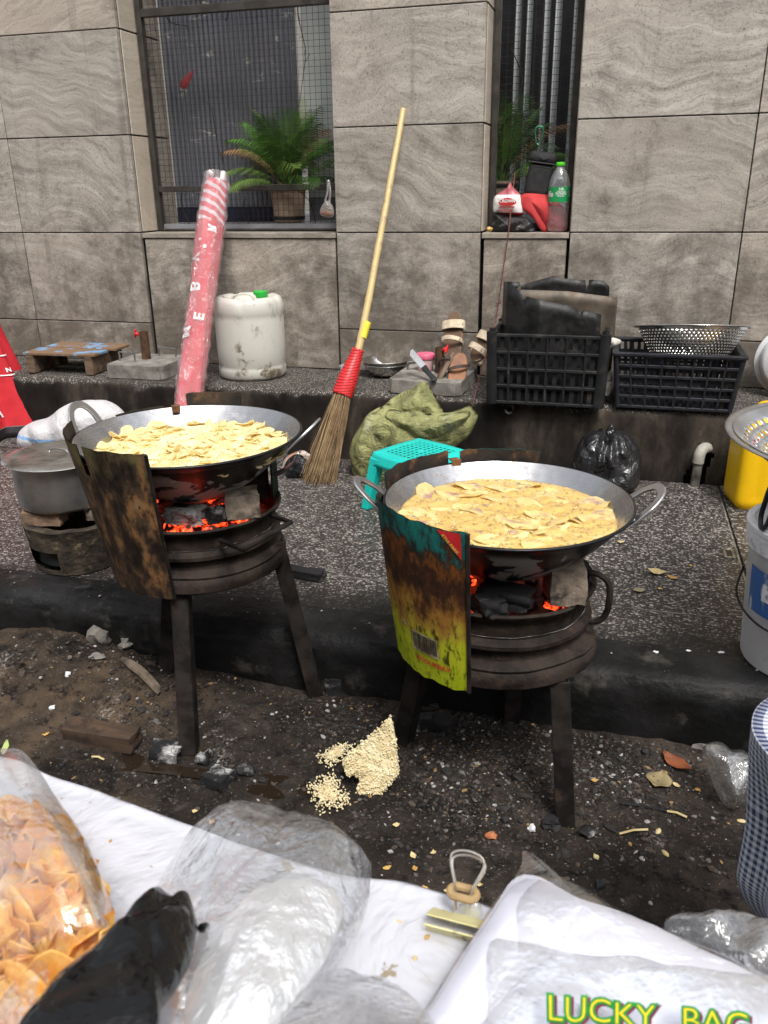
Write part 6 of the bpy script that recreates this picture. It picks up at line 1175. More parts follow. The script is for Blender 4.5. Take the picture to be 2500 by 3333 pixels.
# puffed rice cracker made of grains
RICE = basic('puffed_rice', (.74, .66, .44), (.60, .49, .28), 60, .7)
def ricecake(name, lab, outline, n, seed, thick=.008):
    L = [V(p) for p in outline]; c = sum(L, V((0, 0, 0)))/len(L); rr = random.Random(seed); mb = MB()
    for i in range(n):
        k = rr.randrange(len(L)); a, b = L[k], L[(k+1) % len(L)]; u, v_ = (sqrt(rr.random()) if n > 2000 else min(1.05, abs(rr.gauss(0, .5)))), rr.random(); p = c+((a.lerp(b, v_))-c)*u
        d = V((rr.gauss(0, 1), rr.gauss(0, 1), rr.gauss(0, .8))).normalized(); R = frame(d); p = p+V((rr.gauss(0, .001), rr.gauss(0, thick*.35), rr.gauss(0, thick*.4))); l = rr.uniform(.0042, .0060); w_ = rr.uniform(.0015, .0021)
        mb.lathe([(.0002, -l/2), (w_*.8, -l*.25), (w_, 0), (w_*.8, l*.25), (.0002, l/2)], 5, p, R)
    if n > 2000: bk = MB(); pillow(bk, outline, thick*.45, lambda p, nn, t_: nn*.002*nz(p, 120, 2), 8, 80); mb.add(bk.v, bk.f)
    o = mb.build(name, RICE, None, 180); return tag(o, lab, 'rice cracker')
gp_ = lambda x, y, up: onroad(x, y+up*400)+V((0, 0, 0))
base = onroad(1235, 2585); tipz = W(1272, 2340, base.y+.05)
def rp(x, y):                    # leaning sheet: foot on the ground near y=2585, tip against the stove leg
    d = _ray(x, y); y0, z0, k = base.y, base.z+.004, (tipz.y-base.y)/max(.01, tipz.z-base.z); t_ = (y0+(CAMH-z0)*k)/(d.y-k*d.z); return d*t_+V((0, 0, CAMH))
ricecake('rice_cracker', 'large broken sheet of puffed rice leaning on the stove leg', [rp(x, y) for x, y in ((1272, 2335), (1288, 2400), (1290, 2440), (1298, 2515), (1275, 2545), (1248, 2580), (1215, 2600), (1180, 2605), (1160, 2575), (1180, 2540), (1150, 2515), (1128, 2520), (1115, 2480), (1150, 2440), (1200, 2400), (1245, 2360))], 3200, 4)
ricecake('rice_cracker', 'small crumbled piece of puffed rice left of the large sheet', [onroad(x, y)+V((0, 0, .012)) for x, y in ((1045, 2495), (1035, 2475), (1070, 2455), (1120, 2430), (1150, 2440), (1130, 2480), (1080, 2510))], 700, 5)
ricecake('rice_cracker', 'crumbled patch of puffed rice on the ground below the sheet', [onroad(x, y)+V((0, 0, .010)) for x, y in ((1000, 2570), (1040, 2545), (1085, 2530), (1110, 2570), (1140, 2620), (1110, 2640), (1050, 2660), (1020, 2610))], 1200, 6)
# leaves, peel, chips dropped about
def scrap(name, lab, cat, px, py, L, W_, rz, mat, z=None, curl=.3, group=None, seed=1):
    p = onroad(px, py) if z is None else G(px, py, z); mb = MB(); R = rotm('Z', rz)
    def fn(u, v): x = (u-.5)*L; y = (v-.5)*W_*max(.08, sin(pi*min(.97, max(.05, u))))*(1+.2*nz((u*3, v*3, 0), 1, seed)); return R @ V((x, y, curl*L*((u-.5)**2+.6*(v-.5)**2)+.003*nz((u*4, v*4, 0), 1, seed)))+p+V((0, 0, .004))
    mb.grid(fn, 9, 5); return tag(mb.build(name, mat, None, 180, solid=.0008), lab, cat, group)
OCH = basic('ochre_flake', (.50, .32, .10), (.36, .20, .06), 40, .6); CREAMF = basic('cream_flake', (.55, .45, .24), (.42, .32, .15), 40, .6)
scrap('leaf', 'curled rust orange leaf at the foot of the kerb on the right', 'leaf', 2200, 2492, .070, .040, -.7, basic('rust_leaf', (.23, .075, .03), (.14, .045, .02), 20, .6), None, .5)
scrap('leaf', 'pale brown dry leaf beside the rust orange leaf', 'leaf', 2145, 2545, .055, .055, 1.2, basic('pale_leaf', (.30, .24, .13), (.18, .14, .07), 20, .7), None, .3, seed=3)
scrap('leaf', 'pale leaf scrap on the pavement in front of the left stove drum', 'leaf', 1560, 2890-5, .012, .008, .3, CREAMF)
scrap('peel', 'pale green peel on the road at the left edge', 'peel', 18, 2440, .050, .014, -1.1, basic('green_peel', (.45, .55, .22), (.36, .45, .15), 30, .5), None, .2)
scrap('leaf', 'yellow leaf on the road near the white cloth', 'leaf', 318, 2612, .026, .015, .5, basic('yellow_leaf', (.50, .42, .12), (.4, .33, .08), 30, .6))
scrap('dropped_chip', 'cream chip lying on the terrazzo right of the wok', 'chip', 2138, 1866, .048, .036, -.2, CREAMF, ZP, .3, seed=5); scrap('dropped_chip', 'orange chip crumb touching the cream chip', 'chip', 2188, 1884, .030, .018, -.5, OCH, ZP, .3, seed=6)
scrap('dropped_chip', 'thin translucent chip lying nearest the right stove handle', 'chip', 2080, 1925, .032, .024, .3, basic('thin_chip', (.30, .26, .16), (.22, .19, .11), 30, .5), ZP, .2, seed=7); scrap('dropped_chip', 'small orange chip crumb far back on the terrazzo', 'chip', 2248, 1845, .012, .010, 0, OCH, ZP)
scrap('dropped_chip', 'small orange chip crumb between chip and kerb', 'chip', 2148, 1920, .014, .010, 0, OCH, ZP); scrap('dropped_chip', 'cream crumb behind the right wok handle', 'chip', 2020, 1768, .024, .016, .4, CREAMF, ZP); scrap('dropped_chip', 'cream crumb at the kerb edge beside the drum', 'chip', 1908, 2098, .012, .010, 0, CREAMF, ZP)
for i, (x, y, lab) in enumerate(((2135, 2124, 'white rice crumb lying on the kerb, left one'), (2240, 2120, 'white rice crumb lying on the kerb, middle one'), (2345, 2125, 'white rice crumb lying on the kerb beside the bucket'))): piece('crumb', lab, 'crumb', x, y, (.012, .005, .005), .1*i, WHITEP, 70+i, z=ZP+.002)
rr = random.Random(77)
for i, (x, y, c_) in enumerate(((150, 2395, OCH), (545, 2712, OCH), (1290, 2690, CREAMF), (1280, 2900, OCH), (1350, 2832, OCH), (1385, 2900, OCH), (1455, 2905, CREAMF), (1260, 2830, OCH), (1410, 2780, CREAMF), (1940, 2795, CREAMF), (2165, 2520, OCH), (2200, 2560, CREAMF), (2270, 2575, OCH), (1935, 2545, OCH), (690, 2680, OCH), (635, 2645, CREAMF), (1345, 2790, CREAMF))):
    q = onroad(x, y); near = ('the chip bag', 'the clear bag', 'the binder clip', 'the right stove', 'the right kerb')[0 if x < 300 else 1 if x < 1000 else 2 if x < 1500 else 3 if x < 2000 else 4]
    scrap('crumb', '%s crumb on the dirt towards %s' % ('orange' if c_ is OCH else 'cream', near), 'crumb', x, y, rr.uniform(.010, .018), rr.uniform(.008, .012), rr.uniform(0, 3), c_, None, .3, 'crumbs on the dirt', i)
for i, (x0, y0, x1, y1, m_, lab) in enumerate(((2015, 2722, 2108, 2708, CREAMF, 'pale straw on the dirt right of the right leg'), (2020, 2622, 2170, 2648, COALM, 'thin black stick on the dirt at right'), (2170, 2648, 2235, 2668, CREAMF, 'pale straw at the end of the thin black stick'), (300, 2470, 340, 2480, CREAMF, 'pale splinter below the wood offcut'))):
    mb = MB(); a, b = onroad(x0, y0), onroad(x1, y1); mb.tube([a+V((0, 0, .006)), (a+b)/2+V((0, .002, .008)), b+V((0, 0, .006))], .0022, 5); tag(mb.build('straw', m_, None), lab, 'straw')
for i, (x, y, lab) in enumerate(((2143, 2708, 'upper'), (2165, 2780, 'lower'), (2413, 2675, 'rightmost'))): piece('seed', '%s of three pale oval seeds on the dirt at right' % lab, 'seed', x, y, (.018, .010, .006), 1.2+i, CREAMF, 80+i, rough=.05)
# small stones, ash and charcoal grit: uncountable
rr = random.Random(21); mb = MB(); bmI = bmesh.new(); bmesh.ops.create_icosphere(bmI, subdivisions=1, radius=1); IV = [v_.co.copy() for v_ in bmI.verts]; IF = [[x.index for x in f.verts] for f in bmI.faces]; bmI.free(); OV = [V(p) for p in ((1, 0, 0), (-1, 0, 0), (0, 1, 0), (0, -1, 0), (0, 0, 1), (0, 0, -1))]; OF = [(0, 2, 4), (2, 1, 4), (1, 3, 4), (3, 0, 4), (2, 0, 5), (1, 2, 5), (3, 1, 5), (0, 3, 5)]
GM = [basic('grit_black', (.016, .015, .014), (.03, .027, .025), 60, .8), basic('grit_brown', (.075, .056, .044), (.04, .03, .025), 60, .95), basic('grit_grey', (.13, .12, .11), (.075, .07, .065), 60, .95), basic('grit_white', (.36, .34, .33), (.24, .23, .22), 60, .95), basic('grit_ochre', (.30, .20, .08), (.2, .12, .05), 60, .9)]
blobs = [(1150, 2330, 330, 150, 2600), (1560, 2520, 380, 190, 4200), (1500, 2330, 300, 70, 1300), (260, 2160, 330, 150, 2200), (2060, 2520, 300, 150, 2000), (520, 2330, 240, 90, 1200), (1250, 2640, 900, 200, 1500), (2050, 2700, 450, 250, 1500), (500, 2500, 500, 90, 900), (800, 2190, 300, 60, 700), (1900, 2480, 700, 60, 900)]
for bx0, by0, sx, sy, n in blobs:
    for i in range(n):
        x, y = bx0+rr.gauss(0, .55)*sx, by0+rr.gauss(0, .55)*sy
        if not (-60 < x < 2560 and 1990 < y < 3050): continue
        p = onroad(x, y) if i % 1 == 0 else None
        if p.y > YK-.004 or p.y < .42: continue
        s = .0009+.0036*rr.random()**3.2; s *= 1.6 if rr.random() < .03 else 1; q = rr.random(); m_ = 0 if q < .52 else 1 if q < .83 else 2 if q < .945 else 3 if q < .985 else 4
        if m_ == 0 and rr.random() < .06: s *= 2.3
        if bx0 == 260 and m_ == 0 and rr.random() < .6: m_ = 1
        R = rotm('Z', rr.uniform(0, 6.3)) @ rotm('X', rr.uniform(-.6, .6)); d = V((s*rr.uniform(.8, 1.8), s*rr.uniform(.7, 1.2), s*rr.uniform(.4, .9))); big = s > .0035
        vs = [R @ V((v_.x*d.x*(1+.35*rr.uniform(-1, 1)), v_.y*d.y*(1+.3*rr.uniform(-1, 1)), v_.z*d.z))+p+V((0, 0, d.z*.5)) for v_ in (IV if big else OV)]
        mb.add(vs, IF if big else OF, m_)
tag(mb.build('grit', GM, None, 0), 'scattered small stones, ash flakes and charcoal grit on the road', 'grit', kind='stuff')
mb = MB()
for i in range(420):          # fine flakes along the kerb and pavement
    x, y = rr.uniform(0, 2400), 0; X = rr.uniform(-1.9, .7); Y = rr.choice((rr.uniform(1.62, 1.78), rr.uniform(1.62, 2.7))); s = .0008+.0028*rr.random()**3; m_ = rr.choice((0, 0, 1, 2, 3, 3))
    R = rotm('Z', rr.uniform(0, 6.3)); mb.add([R @ V((v_.x*s*1.5, v_.y*s, v_.z*s*.5))+V((X, Y, ZP+.001+s*.3)) for v_ in OV], OF, m_)
tag(mb.build('pavement_grit', GM, None, 0), 'fine crumbs and soot flakes on the pavement and kerb', 'grit', kind='stuff')
# muddy puddle
t = NT('muddy_water'); v = t.co(); PUD = t.end(t.bsdf(Base_Color=(.018, .012, .008), Roughness=.04, IOR=1.33, Coat_Weight=.3, Normal=t.bump(t.noise(30, 3, .5, v), .05, .004)))
for k, (pts_, lab) in enumerate(((((300, 2470), (400, 2440), (520, 2480), (640, 2500), (760, 2520), (730, 2545), (640, 2540), (520, 2525), (420, 2510), (330, 2500)), 'shallow muddy puddle by the wood offcut'), (((790, 2555), (860, 2520), (960, 2530), (1010, 2560), (1000, 2590), (920, 2600), (840, 2590)), 'shallow muddy puddle before the rice crackers'))):
    P = catmull([onroad(x, y) for x, y in pts_], 4, True); zz_ = sum(p.z for p in P)/len(P)+.0004; c = sum(P, V((0, 0, 0)))/len(P); mb = MB(); mb.add([V((c.x, c.y, zz_))]+[V((p.x, p.y, zz_)) for p in P], [(0, 1+i, 1+(i+1) % len(P)) for i in range(len(P))]); tag(mb.build('puddle', PUD, None, 180), lab, 'puddle', kind='structure')
CFILM = film('litter_film', (.90, .91, .92), .10, 30, 1.0, .08, (.7, .7, .7), 1.55, 1.5)
crumple('clear_bag_litter', 'crumpled clear plastic bag on the road against the kerb at right', 'plastic bag', [W(x, y, 1.44) for x, y in ((2290, 2440), (2330, 2428), (2420, 2455), (2470, 2480), (2480, 2560), (2440, 2620), (2390, 2628), (2340, 2580), (2310, 2510))], .045, CFILM, 5, .012, 22, 81, 12, 180, .6)
# ================================================================== FOREGROUND STALL TABLE
ZT = .600
edge = [(-260, 2440), (-100, 2462), (0, 2488), (60, 2500), (160, 2550), (300, 2592), (430, 2645), (620, 2715), (780, 2775), (950, 2832), (1080, 2868), (1200, 2888), (1300, 2898), (1420, 2930), (1560, 2975), (1700, 3030), (2100, 3120), (2500, 3230), (2900, 3330)]
EP = [G(x, y, ZT) for x, y in edge]
tbl = thing('stall_table', 'stall table under the white cloth in the foreground', 'table', (-.25, .20, 0)); TW = basic('table_wood', (.22, .15, .09), (.15, .10, .06), 14, .7)
mb = MB(); mb.box((.12, -.02, ZT-.025), (1.1, .46, .022)); mb.build('table_top', TW, tbl, 0, bevel=.002)
for sx in (-.38, .62):
    for sy in (-.20, .15): mb = MB(); mb.box((sx, sy, (ZT-.037)/2), (.04, .04, ZT-.037)); mb.build('leg', TW, tbl, 0, bevel=.002)
t = NT('white_oilcloth'); v = t.co(); c = t.mix(t.noise(6, 4, .5, v), (.51, .515, .555), (.455, .46, .50)); c = t.mix(t.step(t.noise(48, 4, .6, v), .66, .70), c, (.26, .22, .15)); c = t.mix(t.ma('MULTIPLY', t.step(t.noise(13, 5, .6, v), .58, .64), .25), c, (.34, .29, .20)); CLOTH = t.end(t.bsdf(Base_Color=c, Roughness=.32, Specular_IOR_Level=.45, Normal=t.bump(t.ma('ADD', t.noise(9, 3, .5, v, 1.2), t.ma('MULTIPLY', t.ma('ABSOLUTE', t.ma('SUBTRACT', t.noise(7, 4, .55, v, 1.2), .5)), -2.2)), .55, .014)))
mb = MB(); n_ = len(EP)*6; PE = catmull(EP, 6); m_ = len(PE)-1
def cfn_(u, v):
    e = PE[int(round(u*m_))]; z = ZT+.0005; w = .003*fbm((e.x*1.0, v, 0), 9, 2, 3)
    if v < .12:
        a = v/.12; return V((e.x*1.01, e.y+.010*(1-a)+.002*nz((e.x, a, 1), 30, 2), z-.11*(1-a)**1.0))
    if v < .24:
        a = (v-.12)/.12; return V((e.x*lerp(1.01, 1.0, a), e.y+.010-.014*a, z-.002*(1-a)+.004*sin(pi*a)+w))
    a = (v-.24)/.76; y = lerp(e.y-.004, -.12, a); x = e.x*lerp(1, .9, a); return V((x, y, z+w*(1-a)+.0025*ridge((x, y, 0), 9, 3, 2)*(1-a)+.0015*nz((x, y, 0), 25, 5)))
mb.grid(cfn_, m_, 44); tag(mb.build('tablecloth', CLOTH, None, 180, solid=.0012, soff=-1), 'white plastic cloth over the stall table in the foreground', 'tablecloth')
# ---- bag of fried chips
def FP(px, py, y): return W(px, py, y)
rr = random.Random(15); ms3 = [chip_mesh(80+i, random.uniform(.023, .034), random.uniform(.014, .021), random.uniform(-.25, .4), random.uniform(.18, .40), CH3, 'fried_chip', 16, .0008) for i in range(10)]
poly = [(-60, 2700), (0, 2650), (70, 2660), (150, 2700), (215, 2800), (265, 2910), (295, 3040), (305, 3130), (280, 3170), (170, 3190), (100, 3240), (40, 3333), (-60, 3333)]
cnt = 0
while cnt < 290:
    x, y = rr.uniform(-60, 335), rr.uniform(2635, 3333)
    if not inside(x, y, poly): continue
    p = G(x, y, ZT+rr.uniform(.018, .080)); o = bpy.data.objects.new('fried_chip', ms3[cnt % 10]); COL.objects.link(o); o.location = p
    o.rotation_euler = (rr.uniform(.3, 2.2), rr.uniform(-1, 1), rr.uniform(0, 6.28)); o.scale = [rr.uniform(.65, 1.05)]*3; tag(o, 'golden fried chip packed in the clear bag at lower left', 'chip', 'fried chips in the clear bag'); cnt += 1
cbg = thing('chip_bag', 'open clear plastic bag full of golden fried chips at lower left', 'plastic bag', G(150, 3250, ZT)); co_ = cbg.location.copy()
CBF = film('chip_bag_film', (.985, .98, .97), .045, 16, .8, .05, (.92, .88, .84), 1.5, 2.0)
for k, (pts_, yy, th) in enumerate((([(-120, 2520), (0, 2518), (50, 2525), (110, 2590), (180, 2700), (270, 2840), (330, 2960), (345, 3100), (330, 3185), (200, 3230), (60, 3360), (-120, 3420)], .375, .070), ([(150, 2640), (220, 2720), (300, 2830), (345, 2940), (352, 3040), (342, 3120), (320, 3060), (290, 2960), (240, 2850), (190, 2760)], .37, .012))):
    mb = MB(); pillow(mb, [G(x+(34 if x > 0 and k == 0 else 0), y, ZT+(.060 if k == 0 else .085))-co_ for x, y in pts_], th, lambda p, nn, t_: nn*.005*fold(p, 9, k+1, 5), 24, 168, .8, pw=.36); mb.build('film', CBF, cbg, 180)
# ---- black bag
blk = [(60, 3400), (110, 3290), (170, 3215), (245, 3165), (310, 3120), (370, 3060), (440, 2985), (490, 2935), (522, 2905), (545, 2920), (580, 2940), (600, 2925), (618, 2925), (632, 2960), (642, 3010), (636, 3060), (620, 3130), (580, 3210), (530, 3270), (470, 3380)]
mb = MB(); ax2 = (FP(560, 2950, .375)-FP(200, 3380, .30)).normalized()
def kd_(p, nn, t_):
    s = p.dot(ax2); q = p-ax2*s; return nn*(.011*fold(q+ax2*s*.35, 26, 3, 6)+.006*fold(p, 24, 6, 6))*(1.08-t_)+nn*.004*(1-t_)
BAGF = m_bag('black_bag_front', (.004, .004, .0045), 24, .15, .35, .40)
pillow(mb, [G(x, y, ZT+.095+.05*(y-2905)/475) for x, y in blk], .016, kd_, 18, 140, .6); tag(mb.build('black_bag', BAGF, None, 180), 'glossy black plastic bag in front of the chip bag', 'bag')
mb = MB(); mb.tube(catmull([G(640, 3020, ZT+.09), G(655, 3022, ZT+.095), G(668, 3012, ZT+.095), G(680, 3008, ZT+.095)], 3), [.001, .0012, .0018, .003, .0032, .0026, .002, .0016, .001, .0006], 6); tag(mb.build('bag_tail', BAGF, None), 'twisted tail of black film at the tip of the glossy black bag', 'film')
# ---- big clear bag
BCF = film('big_clear_film', (.985, .987, .99), .05, 30, .9, .06, (.95, .96, .98), 1.5, 1.6)
def clear(name, lab, pts_, yf, th, mat, seed, amp=.006, fs=16, back=.3, n=120, rings=16):
    mb = MB(); pillow(mb, [W(x, y, yf(x, y)) for x, y in pts_], th, lambda p, nn, t_: nn*(amp*.6*nz(p, fs*.8, seed)+amp*.9*fold(p, fs*.55, seed+2, 5)+.0013*fold(p, 42, seed+3, 6)*smooth01(nz(p, 11, seed+6), -.35, .2)), rings*2, n*2, back); return tag(mb.build(name, mat, None, 180), lab, 'plastic bag')
bigp = [(500, 3010), (560, 2860), (620, 2760), (720, 2690), (800, 2668), (890, 2665), (960, 2678), (1030, 2700), (1100, 2735), (1160, 2775), (1208, 2815), (1206, 2860), (1200, 2930), (1170, 3020), (1120, 3110), (1060, 3200), (960, 3300), (820, 3400), (600, 3420), (520, 3250)]
yb_ = lambda x, y: .50-.20*(y-2665)/735
clear('clear_bag', 'large puffed clear plastic bag in the middle of the table', bigp, yb_, .050, BCF, 3)
WBAG = film('white_bag_stack', (.98, .98, .98), .60, 20, 1.2, .14, (.95, .96, .97), 1.5, .9)
clear('bag_bundle', 'bundle of milky plastic bags inside the large clear bag', [(640, 3090), (690, 2960), (800, 2900), (950, 2860), (1080, 2900), (1120, 2960), (1080, 3080), (1020, 3180), (900, 3330), (760, 3400), (600, 3400)], lambda x, y: .475-.20*(y-2665)/735, .022, WBAG, 9, .004)
clear('clear_bag', 'small clear plastic bag end between the cloth and the black bag', [(385, 3020), (420, 2970), (470, 2930), (510, 2915), (540, 2960), (520, 3020), (460, 3070)], lambda x, y: .40, .010, BCF, 12, .003, 20, .3, 60, 8)
clear('clear_sheet', 'loose clear plastic sheet along the bottom edge', [(560, 3400), (600, 3220), (700, 3185), (860, 3190), (1000, 3180), (1120, 3175), (1240, 3190), (1330, 3230), (1400, 3300), (1420, 3420), (1000, 3460)], lambda x, y: .375-.10*(y-3170)/260, .014, BCF, 14, .006, 18, .3, 100, 10)
# ---- binder clip
ca_, cb2_ = G(1404, 2955, ZT+.012), G(1600, 3005, ZT+.012); cd = (cb2_-ca_); Lc = cd.length; cu_ = cd.normalized(); cn = V((-cu_.y, cu_.x, 0)); cpos = (ca_+cb2_)/2; bc2 = thing('binder_clip', 'rusty cream binder clip with wire arms on the far edge of the cloth', 'clip', cpos, rz=atan2(cu_.y, cu_.x))
CRM = basic('chipped_cream_paint', (.68, .63, .34), (.60, .55, .27), 20, .45, .1, .2, 60, ((.10, .055, .03), 34, .60, .66)); RW = basic('clip_wire', (.66, .63, .58), (.45, .38, .30), 30, .35, .85)
for k, (ya, za, yb2, zb2) in enumerate(((-.016, .010, .004, -.004), (-.014, -.014, .004, -.008))):
    mb = MB(); a = V((0, ya, za)); b = V((0, yb2, zb2)); mb.bar(a, b, Lc*.98, .0014, (0, 0, 1)); 
    R = frame((b-a).normalized(), (1, 0, 0)); mb = MB(); mb.box((a+b)/2, (Lc, .0012, (b-a).length), R); mb.build('jaw', CRM, bc2, 0, bevel=.0004)
mb = MB(); mb.box((0, -.017, -.002), (Lc, .0014, .018), rotm('X', .5)); mb.build('spine', CRM, bc2, 0, bevel=.0004)
def arm(dy, h, lean):
    pts_ = [(-.005, 0, 0), (-.006, .2, .30), (-.0075, .35, .5), (-.013, .75, .80), (-.011, .92, .95), (0, 1, 1.0), (.011, .92, .95), (.013, .75, .80), (.0075, .35, .5), (.006, .2, .30), (.005, 0, 0)]
    return [V((x, dy+lean*a, .004+h*b)) for x, a, b in pts_]
for dy, h, lean in ((.000, .040, .022), (.002, .030, .026)): mb = MB(); mb.tube(catmull(arm(dy, h, lean), 4), .0009, 7); mb.build('wire_arm', RW, bc2)
mb = MB(); mb.tube(catmull([V((.0105*cos(a), .006+.006*sin(a), .017+.001*sin(3*a))) for a in [i*2*pi/8 for i in range(8)]], 3, True), .0033, 8, closed=True); mb.build('rubber_band', basic('tan_rubber', (.36, .25, .12), (.28, .19, .09), 20, .7), bc2)
clear('film_scrap', 'scrap of clear film caught under the binder clip', [(1450, 3010), (1480, 2960), (1520, 2935), (1560, 2940), (1570, 2975), (1540, 3010), (1500, 3020)], lambda x, y: .478, .004, BCF, 21, .002, 40, .3, 50, 7)
# ---- white packet wrapped in clear film, with printed bag on top
PQ = [(1705, 2850), (1890, 2925), (2060, 2985), (2310, 3105), (2500, 3200), (2640, 3280), (2640, 3500), (1300, 3520), (1340, 3380), (1590, 2985)]
zpk = lambda x, y: .640+.010*(x-1700)/800
t = NT('white_packet'); v = t.co(); WPK = t.end(t.bsdf(Base_Color=t.mix(t.noise(5, 4, .5, v), (.80, .805, .90), (.75, .76, .86)), Roughness=.30, Normal=t.bump(t.noise(8, 3, .5, v, 1.0), .35, .012)))
top = [G(x, y, zpk(x, y)) for x, y in PQ]; cpk = sum(top, V((0, 0, 0)))/len(top); LPK = catmull(top, 6, True); mb = MB(); n_ = len(LPK); vs = []
for r in range(7):
    for p in LPK: q = cpk.lerp(p, 1-r/7.0); vs.append(V((q.x, q.y, q.z+.010*(1-(1-r/7)**3)+.0015*ridge(q, 12, 4, 2))))
vs.append(cpk+V((0, 0, .010))); fs = []
for r in range(6):
    for k in range(n_): l = (k+1) % n_; fs.append((r*n_+k, r*n_+l, (r+1)*n_+l, (r+1)*n_+k))
for k in range(n_): fs.append((6*n_+k, 6*n_+(k+1) % n_, 7*n_))
o_ = len(vs); vs += [V((p.x, p.y, p.z-.030)) for p in LPK]
for k in range(n_): l = (k+1) % n_; fs.append((k, o_+k, o_+l, l))
fs.append(tuple(o_+k for k in range(n_))); mb.add(vs, fs); tag(mb.build('white_packet', WPK, None, 50), 'thick white packet of folded bags at lower right', 'packet')
fl_ = [G(x, y, zpk(x, y)+.0135) for x, y in ((1712, 2862), (1885, 2932), (1860, 3000), (1818, 3088), (1700, 3180), (1560, 3330), (1420, 3420), (1352, 3385), (1590, 3000))]; mb = MB(); L2 = catmull(fl_, 4, True); cf = sum(L2, V((0, 0, 0)))/len(L2)
mb.add([cf+V((0, 0, .002))]+[p+V((0, 0, .0008*nz(p, 40, 1))) for p in L2], [(0, 1+i, 1+(i+1) % len(L2)) for i in range(len(L2))]); tag(mb.build('folded_flap', WPK, None, 180, solid=.0012), 'folded over white flap on the left of the white packet', 'flap')
rc_ = random.Random(4)
for i, (x, y, lab) in enumerate(((1300, 3000, 'largest yellow crumb on the white cloth below the clip'), (1390, 3050, 'small brown crumb on the white cloth below the clip'), (1350, 3120, 'dark speck of food on the white cloth'), (700, 2880, 'yellow crumb on the cloth left of the large clear bag'), (1010, 2845+40, 'crumb at the far edge of the cloth'), (360, 2740, 'yellow crumb on the cloth behind the chip bag'))):
    p = G(x, y, ZT+.004); chunk('crumb', p, (rc_.uniform(.004, .008), rc_.uniform(.003, .006), .003), i, (CREAMF, OCH)[i % 2], lab, 'crumb', None, 200+i)
def zsurf(x, y): return zpk(x, y)+.011
PFM = film('packet_film', (.99, .99, .995), .02, 14, .8, .08, (.80, .81, .86), 1.5, 1.3)
fo = [(1700, 2772), (1720, 2770), (1790, 2830), (1900, 2890), (2010, 2960), (2120, 3005), (2330, 3095), (2520, 3190), (2700, 3290), (2700, 3520), (1280, 3540), (1330, 3370), (1580, 2970), (1690, 2835)]
mb = MB(); L_ = catmull([G(x, y, zpk(x, y)+.004) for x, y in fo], 6, True); c0 = sum(L_, V((0, 0, 0)))/len(L_); n_ = len(L_); vs = []; fs = []
for r in range(10):
    for p in L_: q = c0.lerp(p, 1-r/10); vs.append(V((q.x, q.y, q.z+.013*(1-(1-r/10)**4)+.0030*fold(q, 10, 7, 5)+.006*(r == 0)*nz(q, 30, 2))))
vs.append(c0+V((0, 0, .013)))
for r in range(9):
    for k in range(n_): l = (k+1) % n_; fs.append((r*n_+k, r*n_+l, (r+1)*n_+l, (r+1)*n_+k))
for k in range(n_): fs.append((9*n_+k, 9*n_+(k+1) % n_, 10*n_))
mb.add(vs, fs); tag(mb.build('packet_wrap', PFM, None, 180), 'clear film wrapped round the white packet with a loose raised corner', 'film')
pbg = thing('printed_bag', 'clear plastic bag with green and yellow lettering lying on the white packet', 'plastic bag', G(2050, 3280, .67)); po2 = pbg.location.copy(); HZF = film('printed_bag_film', (.985, .99, .99), .09, 18, .7, .10, (.84, .86, .87), 1.5, 1.2)
mb = MB(); pl_ = [(1590, 3075), (1640, 3062), (1760, 3085), (1910, 3110), (2060, 3120), (2200, 3160), (2400, 3170), (2640, 3230), (2640, 3520), (1560, 3520), (1575, 3300)]; pillow(mb, [G(x, y, zpk(x, y)+.020)-po2 for x, y in pl_], .010, lambda p, nn, t_: nn*.004*fold(p, 9, 5, 6), 28, 220, .2); mb.build('film', HZF, pbg, 180)
YP = basic('yellow_ink', (.70, .58, .02), (.62, .5, .015), 30, .4); GP_ = basic('green_ink', (.012, .24, .045), (.01, .19, .035), 30, .4); MP = basic('maroon_ink', (.16, .02, .06), None, 30, .4)
def ink(x0, y0, dz, slope=.075):
    def f(x, y):
        px, py = x0+x*1.0, y0-y+slope*x; w_ = V((px*.004, py*.004, 0)); px += 9*nz(w_, 1.3, 1); py += 12*nz(w_, 1.6, 4); return G(px, py, zpk(px, py)+.0335+dz)-po2
    return f
for s_, x0, y0 in (('LUCKY', 1955, 3298), ('BAG', 2330, 3335)):
    for m_, bo_, dz, off in ((MP, 7.0, .0, 9), (GP_, 7.0, .0006, 0), (YP, -1.5, .0012, 0)): text_on('lettering', s_, 118, ink(x0+off, y0+off*.8, dz), m_, pbg, bo_, .96)
CR2 = film('crumpled_clear', (.90, .91, .92), .14, 26, 1.0, .07, (.75, .76, .78), 1.55, 1.5)
clear('clear_bag', 'crumpled clear plastic bag at the right end of the table', [(2160, 3025), (2200, 3000), (2270, 2985), (2330, 2970), (2400, 2985), (2460, 3000), (2560, 3040), (2580, 3130), (2500, 3200), (2400, 3150), (2310, 3100), (2220, 3065)], lambda x, y: .535-.05*(y-2970)/200, .020, CR2, 31, .008, 34, .5, 110, 12)
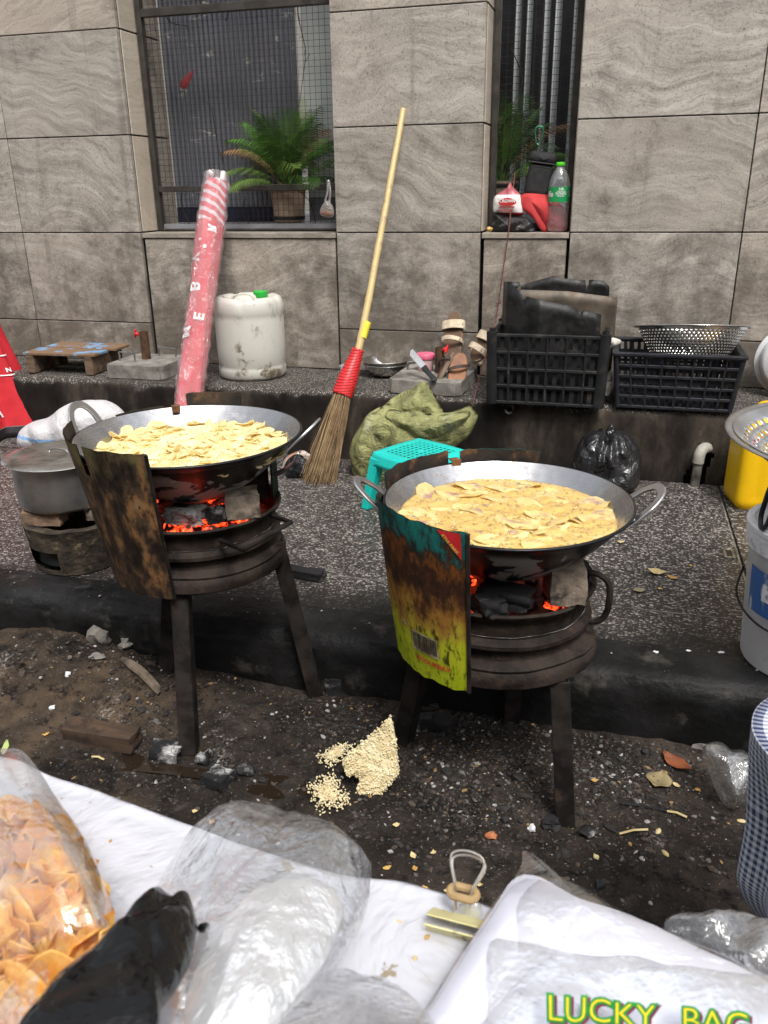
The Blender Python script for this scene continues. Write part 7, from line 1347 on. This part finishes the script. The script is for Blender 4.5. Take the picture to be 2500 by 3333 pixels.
# ---- gingham cloth at the right edge
GING = m_check(); gl_ = [(2505, 2338), (2480, 2370), (2462, 2410), (2452, 2480), (2450, 2540), (2456, 2620), (2462, 2700), (2460, 2780), (2448, 2860), (2432, 2940), (2425, 2990), (2440, 3040), (2470, 3090)]
LE = catmull([W(x+24, y, .80) for x, y in gl_[3:]], 5); m_ = len(LE)-1; NU = 120; ax_ = LE[0].x+.150; zt2 = LE[0].z; mb = MB()
def gfn(u, v):              # cloth shaped over an added stool, hanging in folds
    a = pi+2*pi*u
    if v < .15: q = v/.15; r0 = (ax_-LE[0].x)*q; z = zt2+.006*(1-q)
    else: e = LE[int(round((v-.15)/.85*m_))]; r0 = ax_-e.x; z = e.z; q = 1
    d = 1+.075*cos(9*(a-pi))*min(1, max(0, (zt2-z)/.1))*(0 if abs(u-.0) < .0 else 1); return V((ax_+r0*d*cos(a), .86+r0*d*sin(a)*.8, z+.002*nz((u*20, v*9, 0), 1, 3)))
NV = int((m_)/.85); mb.grid(gfn, NU, NV, cu=True); og = mb.build('gingham_cloth', GING, None, 180, solid=.0015); me = og.data; uv = me.uv_layers.new(name='UVMap')
for lp_ in me.loops:
    i = lp_.vertex_index % NU; j = lp_.vertex_index//NU; ii = i
    uv.data[lp_.index].uv = (round(2*pi*.155/.0105)*ii/NU, j/NV*((LE[0]-LE[-1]).length+.15)/.0105)
for pl_2 in me.polygons:    # keep the check unbroken across the closing seam
    us = [uv.data[k].uv.x for k in pl_2.loop_indices]
    if max(us)-min(us) > 20:
        for k in pl_2.loop_indices:
            if uv.data[k].uv.x < 20: uv.data[k].uv.x += round(2*pi*.155/.0105)
tag(og, 'blue and white gingham cloth shaped over an added stool at the right edge', 'cloth')
st2 = thing('added_wooden_stool', 'wooden stool added under the gingham cloth at the right edge', 'stool', (ax_, .86, 0)); mb = MB(); mb.lathe([(.001, zt2-.030), (.10, zt2-.030), (.125, zt2-.026), (.13, zt2-.012), (.125, zt2-.006), (.001, zt2-.005)], 32); mb.build('seat', TW, st2, 40)  # stool added to carry the cloth
for k in range(4): a = .78+k*pi/2; mb = MB(); mb.bar((.07*cos(a), .07*sin(a), zt2-.03), (.11*cos(a), .09*sin(a), -.005), .026, .026); mb.build('leg', TW, st2, 0, bevel=.003)
# ------------------------------------------------------------------ plan units -> metres
bpy.context.view_layer.update()
for o in list(COL.objects):
    if o.parent is None and o.type in ('MESH', 'EMPTY'):
        o.location = o.location*SC; o.scale = o.scale*SC
